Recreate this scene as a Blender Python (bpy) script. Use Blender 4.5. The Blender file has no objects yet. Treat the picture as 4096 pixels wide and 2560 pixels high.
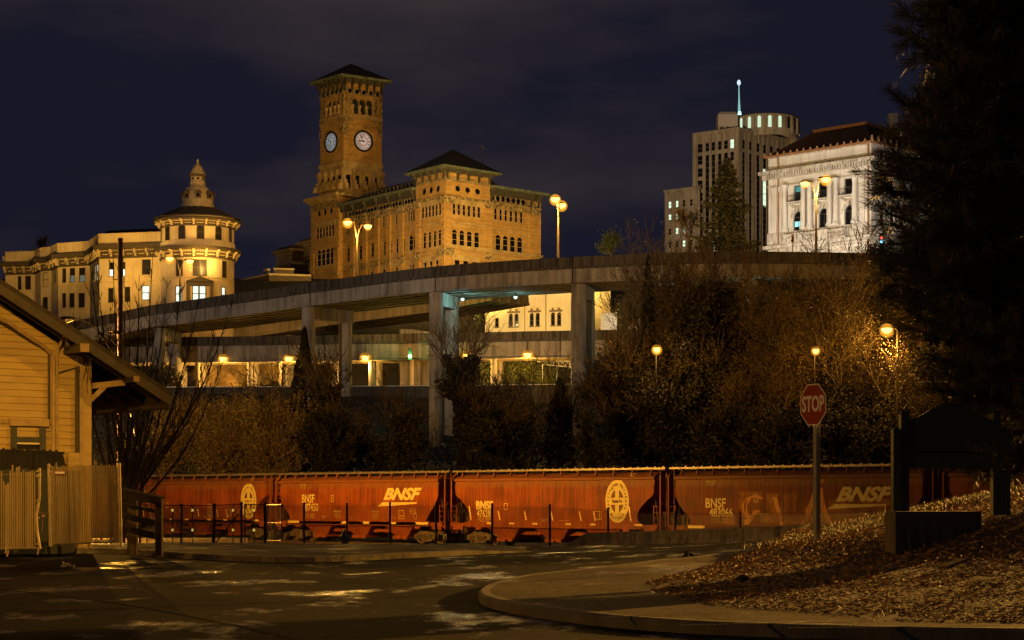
import bpy, math, random
import numpy as np
from mathutils import Vector, Matrix
random.seed(7)
SC = bpy.context.scene
COL = SC.collection
# ---------------------------------------------------------------- camera
FPX, CX, HY, CZ = 7737.0, 2048.0, 2000.0, 1.5     # focal length and horizon of the photograph (4096 px wide), eye height
def U(px, py, Y):
    return Vector(((px - CX) / FPX * Y, Y, CZ + (HY - py) / FPX * Y))
def XY(px, Y):
    return Vector(((px - CX) / FPX * Y, Y))
cam = bpy.data.cameras.new('camera')
cam.sensor_width = 36.0
cam.lens = FPX / 4096 * 36.0
cam.shift_y = (HY - 1280) / 4096.0
cam.clip_end = 6000
cam.clip_start = 0.5
camo = bpy.data.objects.new('camera', cam)
COL.objects.link(camo)
camo.location = (0, 0, CZ)
camo.rotation_euler = (math.pi / 2, 0, 0)
SC.camera = camo
SC.view_settings.view_transform = 'Standard'
SC.view_settings.look = 'None'
SC.view_settings.exposure = 0
SC.view_settings.gamma = 1
SC.cycles.transparent_max_bounces = 24

# ---------------------------------------------------------------- mesh helpers
ORG = {}
def top_of(o):
    while o.parent is not None:
        o = o.parent
    return o
class MB:
    def __init__(s):
        s.v = []; s.f = []; s.m = []; s.cur = 0; s.cuts = []
    def mark(s): s.cuts.append((len(s.v), len(s.f)))
    def build_each(s, name, mats, parent=None, **kw):
        """one object per piece: pieces start where mark() was called"""
        cs = s.cuts+[(len(s.v), len(s.f))]; out = []
        for (v0, f0), (v1, f1) in zip(cs, cs[1:]):
            if f1 <= f0: continue
            q = MB(); q.v = s.v[v0:v1]; q.f = [tuple(i-v0 for i in f) for f in s.f[f0:f1]]; q.m = s.m[f0:f1]; out.append(q.build(name, mats, parent, **kw))
        return out
    def quad(s, a, b, c, d):
        n = len(s.v); s.v += [tuple(a), tuple(b), tuple(c), tuple(d)]; s.f.append((n, n+1, n+2, n+3)); s.m.append(s.cur)
    def poly(s, pts):
        n = len(s.v); s.v += [tuple(p) for p in pts]; s.f.append(tuple(range(n, n+len(pts)))); s.m.append(s.cur)
    def hexa(s, p):           # 8 corners: bottom 0-3, top 4-7
        n = len(s.v); s.v += [tuple(q) for q in p]
        for f in ((0,3,2,1),(4,5,6,7),(0,1,5,4),(1,2,6,5),(2,3,7,6),(3,0,4,7)):
            s.f.append(tuple(n+i for i in f)); s.m.append(s.cur)
    def box(s, x0, x1, y0, y1, z0, z1):
        s.hexa([(x0,y0,z0),(x1,y0,z0),(x1,y1,z0),(x0,y1,z0),(x0,y0,z1),(x1,y0,z1),(x1,y1,z1),(x0,y1,z1)])
    def beam(s, a, b, w, h, up=Vector((0,0,1))):
        a = Vector(a); b = Vector(b); d = (b-a).normalized()
        r = d.cross(up)
        if r.length < 1e-4: r = d.cross(Vector((1,0,0)))
        r.normalize(); u = r.cross(d).normalized()
        r *= w/2; u *= h/2
        s.hexa([a-r-u, a+r-u, b+r-u, b-r-u, a-r+u, a+r+u, b+r+u, b-r+u])
    def tube(s, pts, radii, n=6, cap=True):
        pts = [Vector(p) for p in pts]
        if not isinstance(radii, (list, tuple)): radii = [radii]*len(pts)
        base = len(s.v); prev = None
        for i, p in enumerate(pts):
            d = (pts[min(i+1, len(pts)-1)] - pts[max(i-1, 0)])
            if d.length < 1e-9: d = Vector((0,0,1))
            d.normalize()
            if prev is None:
                r = d.cross(Vector((0,0,1)))
                if r.length < 1e-3: r = Vector((1,0,0))
            else:
                r = prev - d*prev.dot(d)
                if r.length < 1e-4: r = d.cross(Vector((0,0,1)))
            r.normalize(); prev = r; q = d.cross(r)
            for k in range(n):
                a = 2*math.pi*k/n
                s.v.append(tuple(p + (r*math.cos(a) + q*math.sin(a))*radii[i]))
        for i in range(len(pts)-1):
            for k in range(n):
                a = base+i*n+k; b = base+i*n+(k+1) % n
                s.f.append((a, b, b+n, a+n)); s.m.append(s.cur)
        if cap:
            s.f.append(tuple(base+k for k in reversed(range(n)))); s.m.append(s.cur)
            e = base+(len(pts)-1)*n
            s.f.append(tuple(e+k for k in range(n))); s.m.append(s.cur)
    def lathe(s, c, prof, n=24, a0=0.0, a1=2*math.pi):   # prof: list of (r, z); c = plan centre (x, y)
        base = len(s.v); full = abs(a1-a0-2*math.pi) < 1e-6
        m = n if full else n+1
        for (r, z) in prof:
            for k in range(m):
                a = a0+(a1-a0)*k/n
                s.v.append((c[0]+r*math.cos(a), c[1]+r*math.sin(a), z))
        for i in range(len(prof)-1):
            for k in range(n):
                k2 = (k+1) % m
                a = base+i*m+k; b = base+i*m+k2
                s.f.append((a, b, b+m, a+m)); s.m.append(s.cur)
    def loft(s, rows, closed=False):
        base = len(s.v); n = len(rows[0])
        for r in rows: s.v += [tuple(p) for p in r]
        for i in range(len(rows)-1):
            for k in range(n if closed else n-1):
                a = base+i*n+k; b = base+i*n+(k+1) % n
                s.f.append((a, b, b+n, a+n)); s.m.append(s.cur)
    def extrude(s, pts, vec):   # closed polygon swept along vec, capped
        pts = [Vector(p) for p in pts]; vec = Vector(vec); n = len(pts); b = len(s.v)
        s.v += [tuple(p) for p in pts] + [tuple(p+vec) for p in pts]
        s.f.append(tuple(range(b, b+n))); s.m.append(s.cur)
        s.f.append(tuple(range(b+2*n-1, b+n-1, -1))); s.m.append(s.cur)
        for k in range(n):
            k2 = (k+1) % n
            s.f.append((b+k, b+k2, b+n+k2, b+n+k)); s.m.append(s.cur)
    def build(s, name, mats, parent=None, smooth=False, local=False, loc=None):
        if not isinstance(mats, (list, tuple)): mats = [mats]
        o0 = Vector((0,0,0))
        if parent is not None and not local: o0 = ORG[top_of(parent).name]
        if parent is None and loc is not None: o0 = Vector(loc)
        me = bpy.data.meshes.new(name)
        me.from_pydata([(x-o0.x, y-o0.y, z-o0.z) for x, y, z in s.v], [], s.f)
        for m in mats: me.materials.append(m)
        if len(mats) > 1: me.polygons.foreach_set('material_index', s.m)
        if smooth: me.polygons.foreach_set('use_smooth', [True]*len(me.polygons))
        me.update()
        o = bpy.data.objects.new(name, me); COL.objects.link(o)
        if parent is not None: o.parent = parent
        elif loc is not None: o.location = loc; ORG[o.name] = o0
        else: ORG[o.name] = o0
        return o
def np_mesh(name, V, Fn, mat, parent=None, org=None, smooth=False):
    """V (n,3), Fn faces (m,k) all of k corners"""
    V = np.asarray(V, dtype=np.float32).reshape(-1, 3)
    if org is None and parent is not None: org = ORG[top_of(parent).name]
    if org is not None: V = V - np.array(tuple(org), dtype=np.float32)
    k = Fn.shape[1]; m = Fn.shape[0]
    me = bpy.data.meshes.new(name)
    me.vertices.add(len(V)); me.vertices.foreach_set('co', V.ravel())
    me.loops.add(m*k); me.loops.foreach_set('vertex_index', Fn.astype(np.int32).ravel())
    me.polygons.add(m)
    me.polygons.foreach_set('loop_start', np.arange(0, m*k, k, dtype=np.int32))
    me.materials.append(mat)
    me.update(calc_edges=True); me.validate()
    if smooth: me.polygons.foreach_set('use_smooth', [True]*m)
    o = bpy.data.objects.new(name, me); COL.objects.link(o)
    if parent is not None: o.parent = parent
    elif org is not None: o.location = org; ORG[o.name] = Vector(org)
    return o
def cards(name, P, D, W, L, mat, parent=None, org=None, seed=0, flat=0.0):
    """small leaf blades: centre P (n,3), axis D (n,3), width W, length L"""
    r = np.random.RandomState(seed); n = len(P)
    D = D/np.maximum(np.linalg.norm(D, axis=1, keepdims=True), 1e-6)
    Q = r.normal(size=(n, 3)); Q[:, 2] *= (1-flat)
    S = np.cross(D, Q); S /= np.maximum(np.linalg.norm(S, axis=1, keepdims=True), 1e-6)
    W = np.broadcast_to(np.asarray(W, dtype=float), (n,))[:, None]; L = np.broadcast_to(np.asarray(L, dtype=float), (n,))[:, None]
    V = np.stack([P-D*L*.5, P+S*W*.5-D*L*.05, P+D*L*.5, P-S*W*.5+D*L*.05], axis=1).reshape(-1, 3)
    Fn = np.arange(n*4).reshape(n, 4)
    return np_mesh(name, V, Fn, mat, parent, org)
def thing(name, label, cat, loc=(0,0,0), group=None, rz=0.0):
    o = bpy.data.objects.new(name, None); COL.objects.link(o)
    o.empty_display_size = .3
    o.location = loc; o.rotation_euler = (0, 0, rz)
    o['label'] = label; o['category'] = cat
    if group: o['group'] = group
    ORG[o.name] = Vector(loc)
    return o
def tag(o, label, cat, group=None, kind=None):
    o['label'] = label; o['category'] = cat
    if group: o['group'] = group
    if kind: o['kind'] = kind
    return o
def struct(o, label=None, kind='structure'):
    o['kind'] = kind
    if label: o['label'] = label
    return o
def copy_thing(r, loc, rz, label, sc=None):
    def rec(o, par):
        c = o.copy(); COL.objects.link(c)
        if par is not None:
            c.parent = par; c.matrix_parent_inverse = o.matrix_parent_inverse.copy()
        for ch in KIDS.get(o, []): KIDS.setdefault(c, []).append(rec(ch, c))
        return c
    c = rec(r, None)
    c.location = loc; c.rotation_euler = (0, 0, rz)
    if sc: c.scale = sc
    c['label'] = label
    ORG[c.name] = Vector(loc)
    return c
KIDS = {}
def index_kids():
    KIDS.clear()
    for o in bpy.data.objects:
        if o.parent is not None: KIDS.setdefault(o.parent, []).append(o)

# ---------------------------------------------------------------- materials
MATS = {}
def _nodes(name):
    m = bpy.data.materials.new(name); m.use_nodes = True
    nt = m.node_tree
    return m, nt, nt.nodes['Principled BSDF']
def mat(name, c1, c2=None, scale=(1,1,1), rough=.7, r2=None, metal=0.0, bump=0.0, detail=6.0, lo=.35, hi=.65, ns=2.0, spec=.4, bscale=None, alpha=None):
    if name in MATS: return MATS[name]
    m, nt, bs = _nodes(name); N = nt.nodes; Lk = nt.links
    bs.inputs['Roughness'].default_value = rough
    bs.inputs['Metallic'].default_value = metal
    bs.inputs['Specular IOR Level'].default_value = spec
    bs.inputs['Base Color'].default_value = (*c1, 1)
    if c2 is not None or bump or r2 is not None:
        tc = N.new('ShaderNodeTexCoord'); mp = N.new('ShaderNodeMapping'); no = N.new('ShaderNodeTexNoise')
        mp.inputs['Scale'].default_value = scale
        no.inputs['Scale'].default_value = ns; no.inputs['Detail'].default_value = detail; no.inputs['Roughness'].default_value = .62
        Lk.new(tc.outputs['Object'], mp.inputs['Vector']); Lk.new(mp.outputs[0], no.inputs['Vector'])
        cr = N.new('ShaderNodeValToRGB')
        cr.color_ramp.elements[0].position = lo; cr.color_ramp.elements[1].position = hi
        cr.color_ramp.elements[0].color = (*c1, 1); cr.color_ramp.elements[1].color = (*(c2 or c1), 1)
        Lk.new(no.outputs['Fac'], cr.inputs['Fac']); Lk.new(cr.outputs[0], bs.inputs['Base Color'])
        if r2 is not None:
            mr = N.new('ShaderNodeMapRange')
            mr.inputs['From Min'].default_value = lo; mr.inputs['From Max'].default_value = hi
            mr.inputs['To Min'].default_value = rough; mr.inputs['To Max'].default_value = r2
            Lk.new(no.outputs['Fac'], mr.inputs['Value']); Lk.new(mr.outputs[0], bs.inputs['Roughness'])
        if bump:
            b = N.new('ShaderNodeBump'); b.inputs['Strength'].default_value = bump; b.inputs['Distance'].default_value = .05
            src = no
            if bscale:
                src = N.new('ShaderNodeTexNoise'); src.inputs['Scale'].default_value = bscale; src.inputs['Detail'].default_value = 4
                Lk.new(tc.outputs['Object'], src.inputs['Vector'])
            Lk.new(src.outputs['Fac'], b.inputs['Height']); Lk.new(b.outputs[0], bs.inputs['Normal'])
    MATS[name] = m
    return m
def glow(name, col, strength):
    if name in MATS: return MATS[name]
    m = bpy.data.materials.new(name); m.use_nodes = True; nt = m.node_tree
    for n in list(nt.nodes):
        if n.type == 'BSDF_PRINCIPLED': nt.nodes.remove(n)
    e = nt.nodes.new('ShaderNodeEmission'); e.inputs['Color'].default_value = (*col, 1); e.inputs['Strength'].default_value = strength
    nt.links.new(e.outputs[0], nt.nodes['Material Output'].inputs['Surface'])
    MATS[name] = m
    return m
def brick(name, c1, c2, mort, bw, bh, rough=.85, var=.5):
    """courses of long thin bricks mapped by height and by the direction along the wall"""
    if name in MATS: return MATS[name]
    m, nt, bs = _nodes(name); N = nt.nodes; Lk = nt.links
    tc = N.new('ShaderNodeTexCoord'); sx = N.new('ShaderNodeSeparateXYZ'); Lk.new(tc.outputs['Object'], sx.inputs[0])
    ad = N.new('ShaderNodeMath'); ad.operation = 'SUBTRACT'; Lk.new(sx.outputs[0], ad.inputs[0])
    my = N.new('ShaderNodeMath'); my.operation = 'MULTIPLY'; my.inputs[1].default_value = .83; Lk.new(sx.outputs[1], my.inputs[0]); Lk.new(my.outputs[0], ad.inputs[1])
    cb = N.new('ShaderNodeCombineXYZ'); Lk.new(ad.outputs[0], cb.inputs[0]); Lk.new(sx.outputs[2], cb.inputs[1])
    br = N.new('ShaderNodeTexBrick'); Lk.new(cb.outputs[0], br.inputs['Vector'])
    br.inputs['Scale'].default_value = 1; br.inputs['Brick Width'].default_value = bw; br.inputs['Row Height'].default_value = bh
    br.inputs['Mortar Size'].default_value = bh*.07; br.inputs['Bias'].default_value = -.1
    br.inputs['Color1'].default_value = (*c1, 1); br.inputs['Color2'].default_value = (*c2, 1); br.inputs['Mortar'].default_value = (*mort, 1)
    no = N.new('ShaderNodeTexNoise'); no.inputs['Scale'].default_value = .35; no.inputs['Detail'].default_value = 8; no.inputs['Roughness'].default_value = .7
    Lk.new(tc.outputs['Object'], no.inputs['Vector'])
    mp = N.new('ShaderNodeMapping'); mp.inputs['Scale'].default_value = (1.2, 1.2, 6); Lk.new(tc.outputs['Object'], mp.inputs['Vector'])
    n2 = N.new('ShaderNodeTexNoise'); n2.inputs['Scale'].default_value = 1.0; n2.inputs['Detail'].default_value = 3; Lk.new(mp.outputs[0], n2.inputs['Vector'])
    am = N.new('ShaderNodeMath'); am.operation = 'MULTIPLY'; Lk.new(no.outputs['Fac'], am.inputs[0]); Lk.new(n2.outputs['Fac'], am.inputs[1])
    mr = N.new('ShaderNodeMapRange'); mr.inputs['From Min'].default_value = .12; mr.inputs['From Max'].default_value = .4
    mr.inputs['To Min'].default_value = 1-var; mr.inputs['To Max'].default_value = 1+var*.5; Lk.new(am.outputs[0], mr.inputs['Value'])
    mx = N.new('ShaderNodeVectorMath'); mx.operation = 'SCALE'; Lk.new(br.outputs['Color'], mx.inputs[0]); Lk.new(mr.outputs[0], mx.inputs['Scale'])
    Lk.new(mx.outputs[0], bs.inputs['Base Color']); bs.inputs['Roughness'].default_value = rough
    MATS[name] = m
    return m
def stained(name, base, dark, streak=.5, rough=.85, sc=1.0, vert=6.0):
    """concrete or stucco with vertical water stains and blotches"""
    if name in MATS: return MATS[name]
    m, nt, bs = _nodes(name); N = nt.nodes; Lk = nt.links
    tc = N.new('ShaderNodeTexCoord')
    mp = N.new('ShaderNodeMapping'); mp.inputs['Scale'].default_value = (vert*sc, vert*sc, .35*sc); Lk.new(tc.outputs['Object'], mp.inputs['Vector'])
    a = N.new('ShaderNodeTexNoise'); a.inputs['Scale'].default_value = .6; a.inputs['Detail'].default_value = 6; Lk.new(mp.outputs[0], a.inputs['Vector'])
    b = N.new('ShaderNodeTexNoise'); b.inputs['Scale'].default_value = .5*sc; b.inputs['Detail'].default_value = 8; b.inputs['Roughness'].default_value = .7; Lk.new(tc.outputs['Object'], b.inputs['Vector'])
    ad = N.new('ShaderNodeMath'); ad.operation = 'MULTIPLY_ADD'; ad.inputs[1].default_value = streak; Lk.new(a.outputs['Fac'], ad.inputs[0])
    mu = N.new('ShaderNodeMath'); mu.operation = 'MULTIPLY'; mu.inputs[1].default_value = 1-streak; Lk.new(b.outputs['Fac'], mu.inputs[0]); Lk.new(mu.outputs[0], ad.inputs[2])
    cr = N.new('ShaderNodeValToRGB'); cr.color_ramp.elements[0].position = .36; cr.color_ramp.elements[1].position = .56
    cr.color_ramp.elements[0].color = (*dark, 1); cr.color_ramp.elements[1].color = (*base, 1)
    Lk.new(ad.outputs[0], cr.inputs['Fac']); Lk.new(cr.outputs[0], bs.inputs['Base Color'])
    bs.inputs['Roughness'].default_value = rough; bs.inputs['Specular IOR Level'].default_value = .25
    MATS[name] = m
    return m
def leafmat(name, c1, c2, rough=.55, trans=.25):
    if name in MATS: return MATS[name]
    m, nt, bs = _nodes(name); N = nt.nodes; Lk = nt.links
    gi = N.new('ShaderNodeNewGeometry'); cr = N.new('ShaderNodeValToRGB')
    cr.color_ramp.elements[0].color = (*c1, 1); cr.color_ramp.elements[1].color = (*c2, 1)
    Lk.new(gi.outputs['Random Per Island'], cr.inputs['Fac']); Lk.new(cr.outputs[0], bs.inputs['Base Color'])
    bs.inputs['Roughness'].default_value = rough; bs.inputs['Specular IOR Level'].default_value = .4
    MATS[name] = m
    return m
# ---------------------------------------------------------------- facades: a vertical wall plane between two plan points
class Fac:
    def __init__(s, A, B):
        s.A = Vector((A[0], A[1])); s.B = Vector((B[0], B[1])); s.d = (s.B-s.A); s.L = s.d.length; s.d.normalize()
        n = Vector((s.d.y, -s.d.x))
        if n.dot(s.A+s.B) > 0: n = -n
        s.n = n
    @classmethod
    def toward(cls, A, vpoff, px):
        """from plan point A along the direction whose vanishing point is vpoff px off centre, to column px"""
        A = Vector(A); d = Vector((vpoff, FPX)).normalized()
        k = (px-CX)/FPX
        u = (k*A.y-A.x)/(d.x-k*d.y)
        return cls(A, A+d*u)
    def u(s, px):
        k = (px-CX)/FPX
        return (k*s.A.y-s.A.x)/(s.d.x-k*s.d.y)
    def z(s, px, py):
        return CZ+(HY-py)/FPX*(s.A.y+s.d.y*s.u(px))
    def P(s, u, z, o=0.0):
        q = s.A+s.d*u+s.n*o
        return Vector((q.x, q.y, z))
    def box(s, mb, u0, u1, z0, z1, o0, o1):
        mb.hexa([s.P(u0,z0,o1), s.P(u1,z0,o1), s.P(u1,z0,o0), s.P(u0,z0,o0), s.P(u0,z1,o1), s.P(u1,z1,o1), s.P(u1,z1,o0), s.P(u0,z1,o0)])
    def shift(s, o):
        return Fac(s.A+s.n*o, s.B+s.n*o)
    def arch_pts(s, u0, u1, z0, z1, o, n=8):
        c = (u0+u1)/2; r = (u1-u0)/2; zs = z1-r
        return [s.P(u0,z0,o), s.P(u1,z0,o)]+[s.P(c+r*math.cos(math.pi*k/n), zs+r*math.sin(math.pi*k/n), o) for k in range(n+1)]
    def wall(s, mb, z0, z1, holes, rec=.35, u0=0.0, u1=None):
        """wall sheet with real window recesses; holes: (u0,u1,z0,z1,kind) kind '' | 'arch' | 'round'"""
        u1 = s.L if u1 is None else u1
        us = sorted({u0, u1} | {h[0] for h in holes} | {h[1] for h in holes})
        zs = sorted({z0, z1} | {h[2] for h in holes} | {h[3] for h in holes})
        us = [u for u in us if u0-1e-6 <= u <= u1+1e-6]; zs = [z for z in zs if z0-1e-6 <= z <= z1+1e-6]
        for i in range(len(us)-1):
            k = 0
            while k < len(zs)-1:
                um = (us[i]+us[i+1])/2
                def inside(kk):
                    zm = (zs[kk]+zs[kk+1])/2
                    return any(h[0] < um < h[1] and h[2] < zm < h[3] for h in holes)
                if inside(k): k += 1; continue
                j = k
                while j < len(zs)-1 and not inside(j): j += 1
                mb.quad(s.P(us[i],zs[k]), s.P(us[i+1],zs[k]), s.P(us[i+1],zs[j]), s.P(us[i],zs[j]))
                k = j
        for h in holes:
            a, b, c, d = h[:4]; kind = h[4] if len(h) > 4 else ''
            if kind == 'arch': outl = s.arch_pts(a, b, c, d, 0)
            elif kind == 'round':
                m_, r_ = (a+b)/2, (b-a)/2; zc, rz = (c+d)/2, (d-c)/2
                outl = [s.P(m_+r_*math.cos(2*math.pi*q/16), zc+rz*math.sin(2*math.pi*q/16)) for q in range(16)]
            else: outl = [s.P(a,c), s.P(b,c), s.P(b,d), s.P(a,d)]
            back = [p-Vector((s.n.x, s.n.y, 0))*rec for p in outl]
            for q in range(len(outl)):
                q2 = (q+1) % len(outl); mb.quad(outl[q], outl[q2], back[q2], back[q])
            if kind == 'arch':
                m_, r_ = (a+b)/2, (b-a)/2
                n = 8
                for sgn in (1, -1):
                    cor = s.P(m_+sgn*r_, d)
                    arc = [s.P(m_+sgn*r_*math.cos(math.pi/2*q/(n//2)), d-r_+r_*math.sin(math.pi/2*q/(n//2))) for q in range(n//2+1)]
                    for q in range(n//2): mb.poly([cor, arc[q], arc[q+1]])
            if kind == 'round':
                m_, r_ = (a+b)/2, (b-a)/2; zc, rz = (c+d)/2, (d-c)/2
                for sx in (1, -1):
                    for sz in (1, -1):
                        cor = s.P(m_+sx*r_, zc+sz*rz)
                        arc = [s.P(m_+sx*r_*math.cos(math.pi/2*q/4), zc+sz*rz*math.sin(math.pi/2*q/4)) for q in range(5)]
                        for q in range(4): mb.poly([cor, arc[q], arc[q+1]])
    def window(s, root, h, rec=.35, fm=None, gm=None, fw=.09, mull='sash'):
        a, b, c, d = h[:4]; kind = h[4] if len(h) > 4 else ''
        mb = MB(); o = -rec
        zt = d-(b-a)/2 if kind == 'arch' else d
        s.box(mb, a, a+fw, c, zt, o, o+.1); s.box(mb, b-fw, b, c, zt, o, o+.1)
        s.box(mb, a+fw, b-fw, c, c+fw, o, o+.1)
        if kind != 'arch': s.box(mb, a+fw, b-fw, d-fw, d, o, o+.1)
        else: s.box(mb, a+fw, b-fw, zt-fw*.6, zt+fw*.6, o, o+.12)
        if mull == 'sash':
            zm = (c+zt)/2; s.box(mb, a+fw, b-fw, zm-fw*.5, zm+fw*.5, o, o+.08)
        elif mull == 'cross':
            um = (a+b)/2; s.box(mb, um-fw*.5, um+fw*.5, c+fw, zt-fw, o, o+.08)
        fr = mb.build('window', fm, root)
        g = MB(); g.cur = 0
        pts = s.arch_pts(a, b, c, d, o+.01) if kind == 'arch' else [s.P(a,c,o+.01), s.P(b,c,o+.01), s.P(b,d,o+.01), s.P(a,d,o+.01)]
        g.poly(pts)
        g.build('pane', gm, fr)
        return fr
# ---------------------------------------------------------------- lettering
def text_geo(body, size=1.0, bold=.0, shear=0.0, xs=1.0, res=3, center=True):
    cu = bpy.data.curves.new('lettering', 'FONT'); cu.body = body; cu.size = size; cu.shear = shear; cu.resolution_u = res
    cu.offset = bold
    if center: cu.align_x = 'CENTER'; cu.align_y = 'CENTER'
    ob = bpy.data.objects.new('lettering', cu); COL.objects.link(ob)
    bpy.context.view_layer.update()
    dg = bpy.context.evaluated_depsgraph_get()
    me = bpy.data.meshes.new_from_object(ob.evaluated_get(dg))
    V = [(v.co.x*xs, v.co.y) for v in me.vertices]; Fs = [tuple(p.vertices) for p in me.polygons]
    bpy.data.objects.remove(ob); bpy.data.curves.remove(cu); bpy.data.meshes.remove(me)
    return V, Fs
def add_text(mb, body, mapf, **kw):
    V, Fs = text_geo(body, **kw); n = len(mb.v)
    mb.v += [tuple(mapf(x, y)) for x, y in V]
    for f in Fs: mb.f.append(tuple(n+i for i in f)); mb.m.append(mb.cur)
# ---------------------------------------------------------------- lights
def point(name, loc, power, col, r=.25, parent=None, spot=None, aim=None, blend=.6):
    ld = bpy.data.lights.new(name, 'SPOT' if spot else 'POINT'); ld.energy = power; ld.color = col; ld.shadow_soft_size = r
    if spot: ld.spot_size = math.radians(spot); ld.spot_blend = blend
    o = bpy.data.objects.new(name, ld); COL.objects.link(o)
    if parent is not None:
        o.parent = parent; o.location = Vector(loc)-ORG[top_of(parent).name]
    else: o.location = loc
    if spot:
        d = Vector(aim)-Vector(loc); o.rotation_euler = d.to_track_quat('-Z', 'Y').to_euler()
    return o
SOD = (1.0, .50, .085)
AMB = (1.0, .62, .22)
# ---------------------------------------------------------------- sky
W = bpy.data.worlds.new('World'); SC.world = W; W.use_nodes = True
wn = W.node_tree; bg = wn.nodes['Background']
tc = wn.nodes.new('ShaderNodeTexCoord'); mp = wn.nodes.new('ShaderNodeMapping'); mp.inputs['Scale'].default_value = (1.3, 1.3, 4.2); mp.inputs['Location'].default_value = (3.1, .4, .55)
no = wn.nodes.new('ShaderNodeTexNoise'); no.inputs['Scale'].default_value = 2.6; no.inputs['Detail'].default_value = 5; no.inputs['Roughness'].default_value = .5
cr = wn.nodes.new('ShaderNodeValToRGB'); cr.color_ramp.elements[0].position = .40; cr.color_ramp.elements[1].position = .66
cr.color_ramp.elements[0].color = (0.0085, 0.0088, 0.0185, 1); cr.color_ramp.elements[1].color = (0.044, 0.033, 0.034, 1)
sky = wn.nodes.new('ShaderNodeTexSky'); sky.sky_type = 'NISHITA'; sky.sun_disc = False; sky.sun_elevation = math.radians(-4); sky.sun_rotation = math.radians(200)
ad = wn.nodes.new('ShaderNodeMixRGB'); ad.blend_type = 'ADD'; ad.inputs[0].default_value = 1
sm = wn.nodes.new('ShaderNodeMixRGB'); sm.blend_type = 'MULTIPLY'; sm.inputs[0].default_value = 1; sm.inputs[2].default_value = (.03, .03, .03, 1)
wn.links.new(tc.outputs['Generated'], mp.inputs[0]); wn.links.new(mp.outputs[0], no.inputs['Vector']); wn.links.new(no.outputs['Fac'], cr.inputs['Fac'])
wn.links.new(sky.outputs[0], sm.inputs[1]); wn.links.new(cr.outputs[0], ad.inputs[1]); wn.links.new(sm.outputs[0], ad.inputs[2])
wn.links.new(ad.outputs[0], bg.inputs['Color']); bg.inputs['Strength'].default_value = 1.0

# ---------------------------------------------------------------- terrain
class TPS:
    def __init__(s, pts, lam=.02):
        s.p = np.array([(x, y) for x, y, z in pts]); n = len(pts)
        K = s.k(np.linalg.norm(s.p[:, None]-s.p[None], axis=2))+lam*np.eye(n)
        Pm = np.hstack([np.ones((n, 1)), s.p])
        A = np.block([[K, Pm], [Pm.T, np.zeros((3, 3))]])
        s.w = np.linalg.solve(A, np.concatenate([[z for x, y, z in pts], np.zeros(3)]))
    def k(s, r):
        return np.where(r > 1e-9, r*r*np.log(np.maximum(r, 1e-9)), 0.0)*.01
    def __call__(s, x, y):
        x = np.asarray(x, float); y = np.asarray(y, float); sh = x.shape
        q = np.stack([x.ravel(), y.ravel()], 1)
        d = np.linalg.norm(q[:, None]-s.p[None], axis=2)
        n = len(s.p)
        return (s.k(d)@s.w[:n]+s.w[n]+q@s.w[n+1:]).reshape(sh)
def cp(lst): return [tuple(U(*a)) for a in lst]
_g = cp([(0,2560,20.7),(2048,2560,20.7),(4096,2560,20.7),(0,2400,29),(1000,2400,29),(1900,2400,29),
         (0,2215,54),(471,2216,53.7),(1100,2250,46.4),(1750,2227,51),(2135,2208,56),(2592,2249,43),(2955,2206,45),
         (2345,2205,80),(2974,2172,72),(3300,2158,66),(900,2186,80),(1390,2190,82),(2199,2200,82),(100,2186,80)])
_g += [(-8,5,0),(8,5,0),(0,10,0),(-25,20,0),(-25,40,.0),(25,20,0.05),(9,40,.55),(20,45,.9),(26,62,.6),(-40,80,-.4),(-30,60,-.05),
       (-16.8,128,-1.45),(-4,115,-1.45),(8.6,101,-1.4),(21,90,-1.2),(34,78,-.6),(-30,142,-1.5),(-60,150,-1.6),(-15,112,-1.2),(-30,110,-1.1),(-3,102,-1.15)]
gz_t = TPS(_g, lam=.05)
def gz(x, y):
    y = np.asarray(y, float); x = np.asarray(x, float)
    return np.clip(gz_t(x, y), -2.2, 2.0)
def gz1(x, y): return float(gz(np.array([x]), np.array([y]))[0])
def hit(px, py, off=0.0, y0=12, y1=140, f=None):
    Y = np.linspace(y0, y1, 600); X = (px-CX)/FPX*Y; R = CZ+(HY-py)/FPX*Y
    d = R-((f or gz)(X, Y)+off)
    i = int(np.argmax(d < 0)) if (d < 0).any() else len(Y)-1
    if i > 0:
        t = d[i-1]/(d[i-1]-d[i]+1e-12); y = Y[i-1]+t*(Y[i]-Y[i-1])
    else: y = Y[i]
    return Vector(((px-CX)/FPX*y, y, CZ+(HY-py)/FPX*y))
def sheet(name, xs_of_row, ys, zf, mt, smooth=True):
    rows = []
    for y in ys:
        xs = xs_of_row(y); z = zf(np.array(xs), np.full(len(xs), y))
        rows.append([(a, y, float(c)) for a, c in zip(xs, z)])
    mb = MB(); mb.loft(rows)
    return mb.build(name, mt, smooth=smooth)
# the railway bank and the hill behind it
HP = [(140,-1.55),(150,-1.3),(160,0.2),(175,3.2),(195,5.2),(212,7.5),(226,11.5),(233,14.2),(236,14.6),(258,15.0),(264,18),(272,24),(284,30.5),(300,35.5),(330,39.5),(560,62),(900,62),(3000,62)]
def hz(x, y):
    y = np.asarray(y, float); x = np.asarray(x, float)
    sh = np.clip((y-140)/60, 0, 1)*(1.2*np.sin(x*.11)+.8*np.sin(x*.05+1.3))*np.clip((230-y)/30, 0, 1)
    left = np.clip((-x-18)/20, 0, 1)*np.clip((y-150)/20, 0, 1)*np.clip((228-y)/16, 0, 1)*1.5
    return np.interp(y, [a for a, b in HP], [b for a, b in HP])+sh+left
def hz1(x, y): return float(hz(np.array([x]), np.array([y]))[0])

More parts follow.
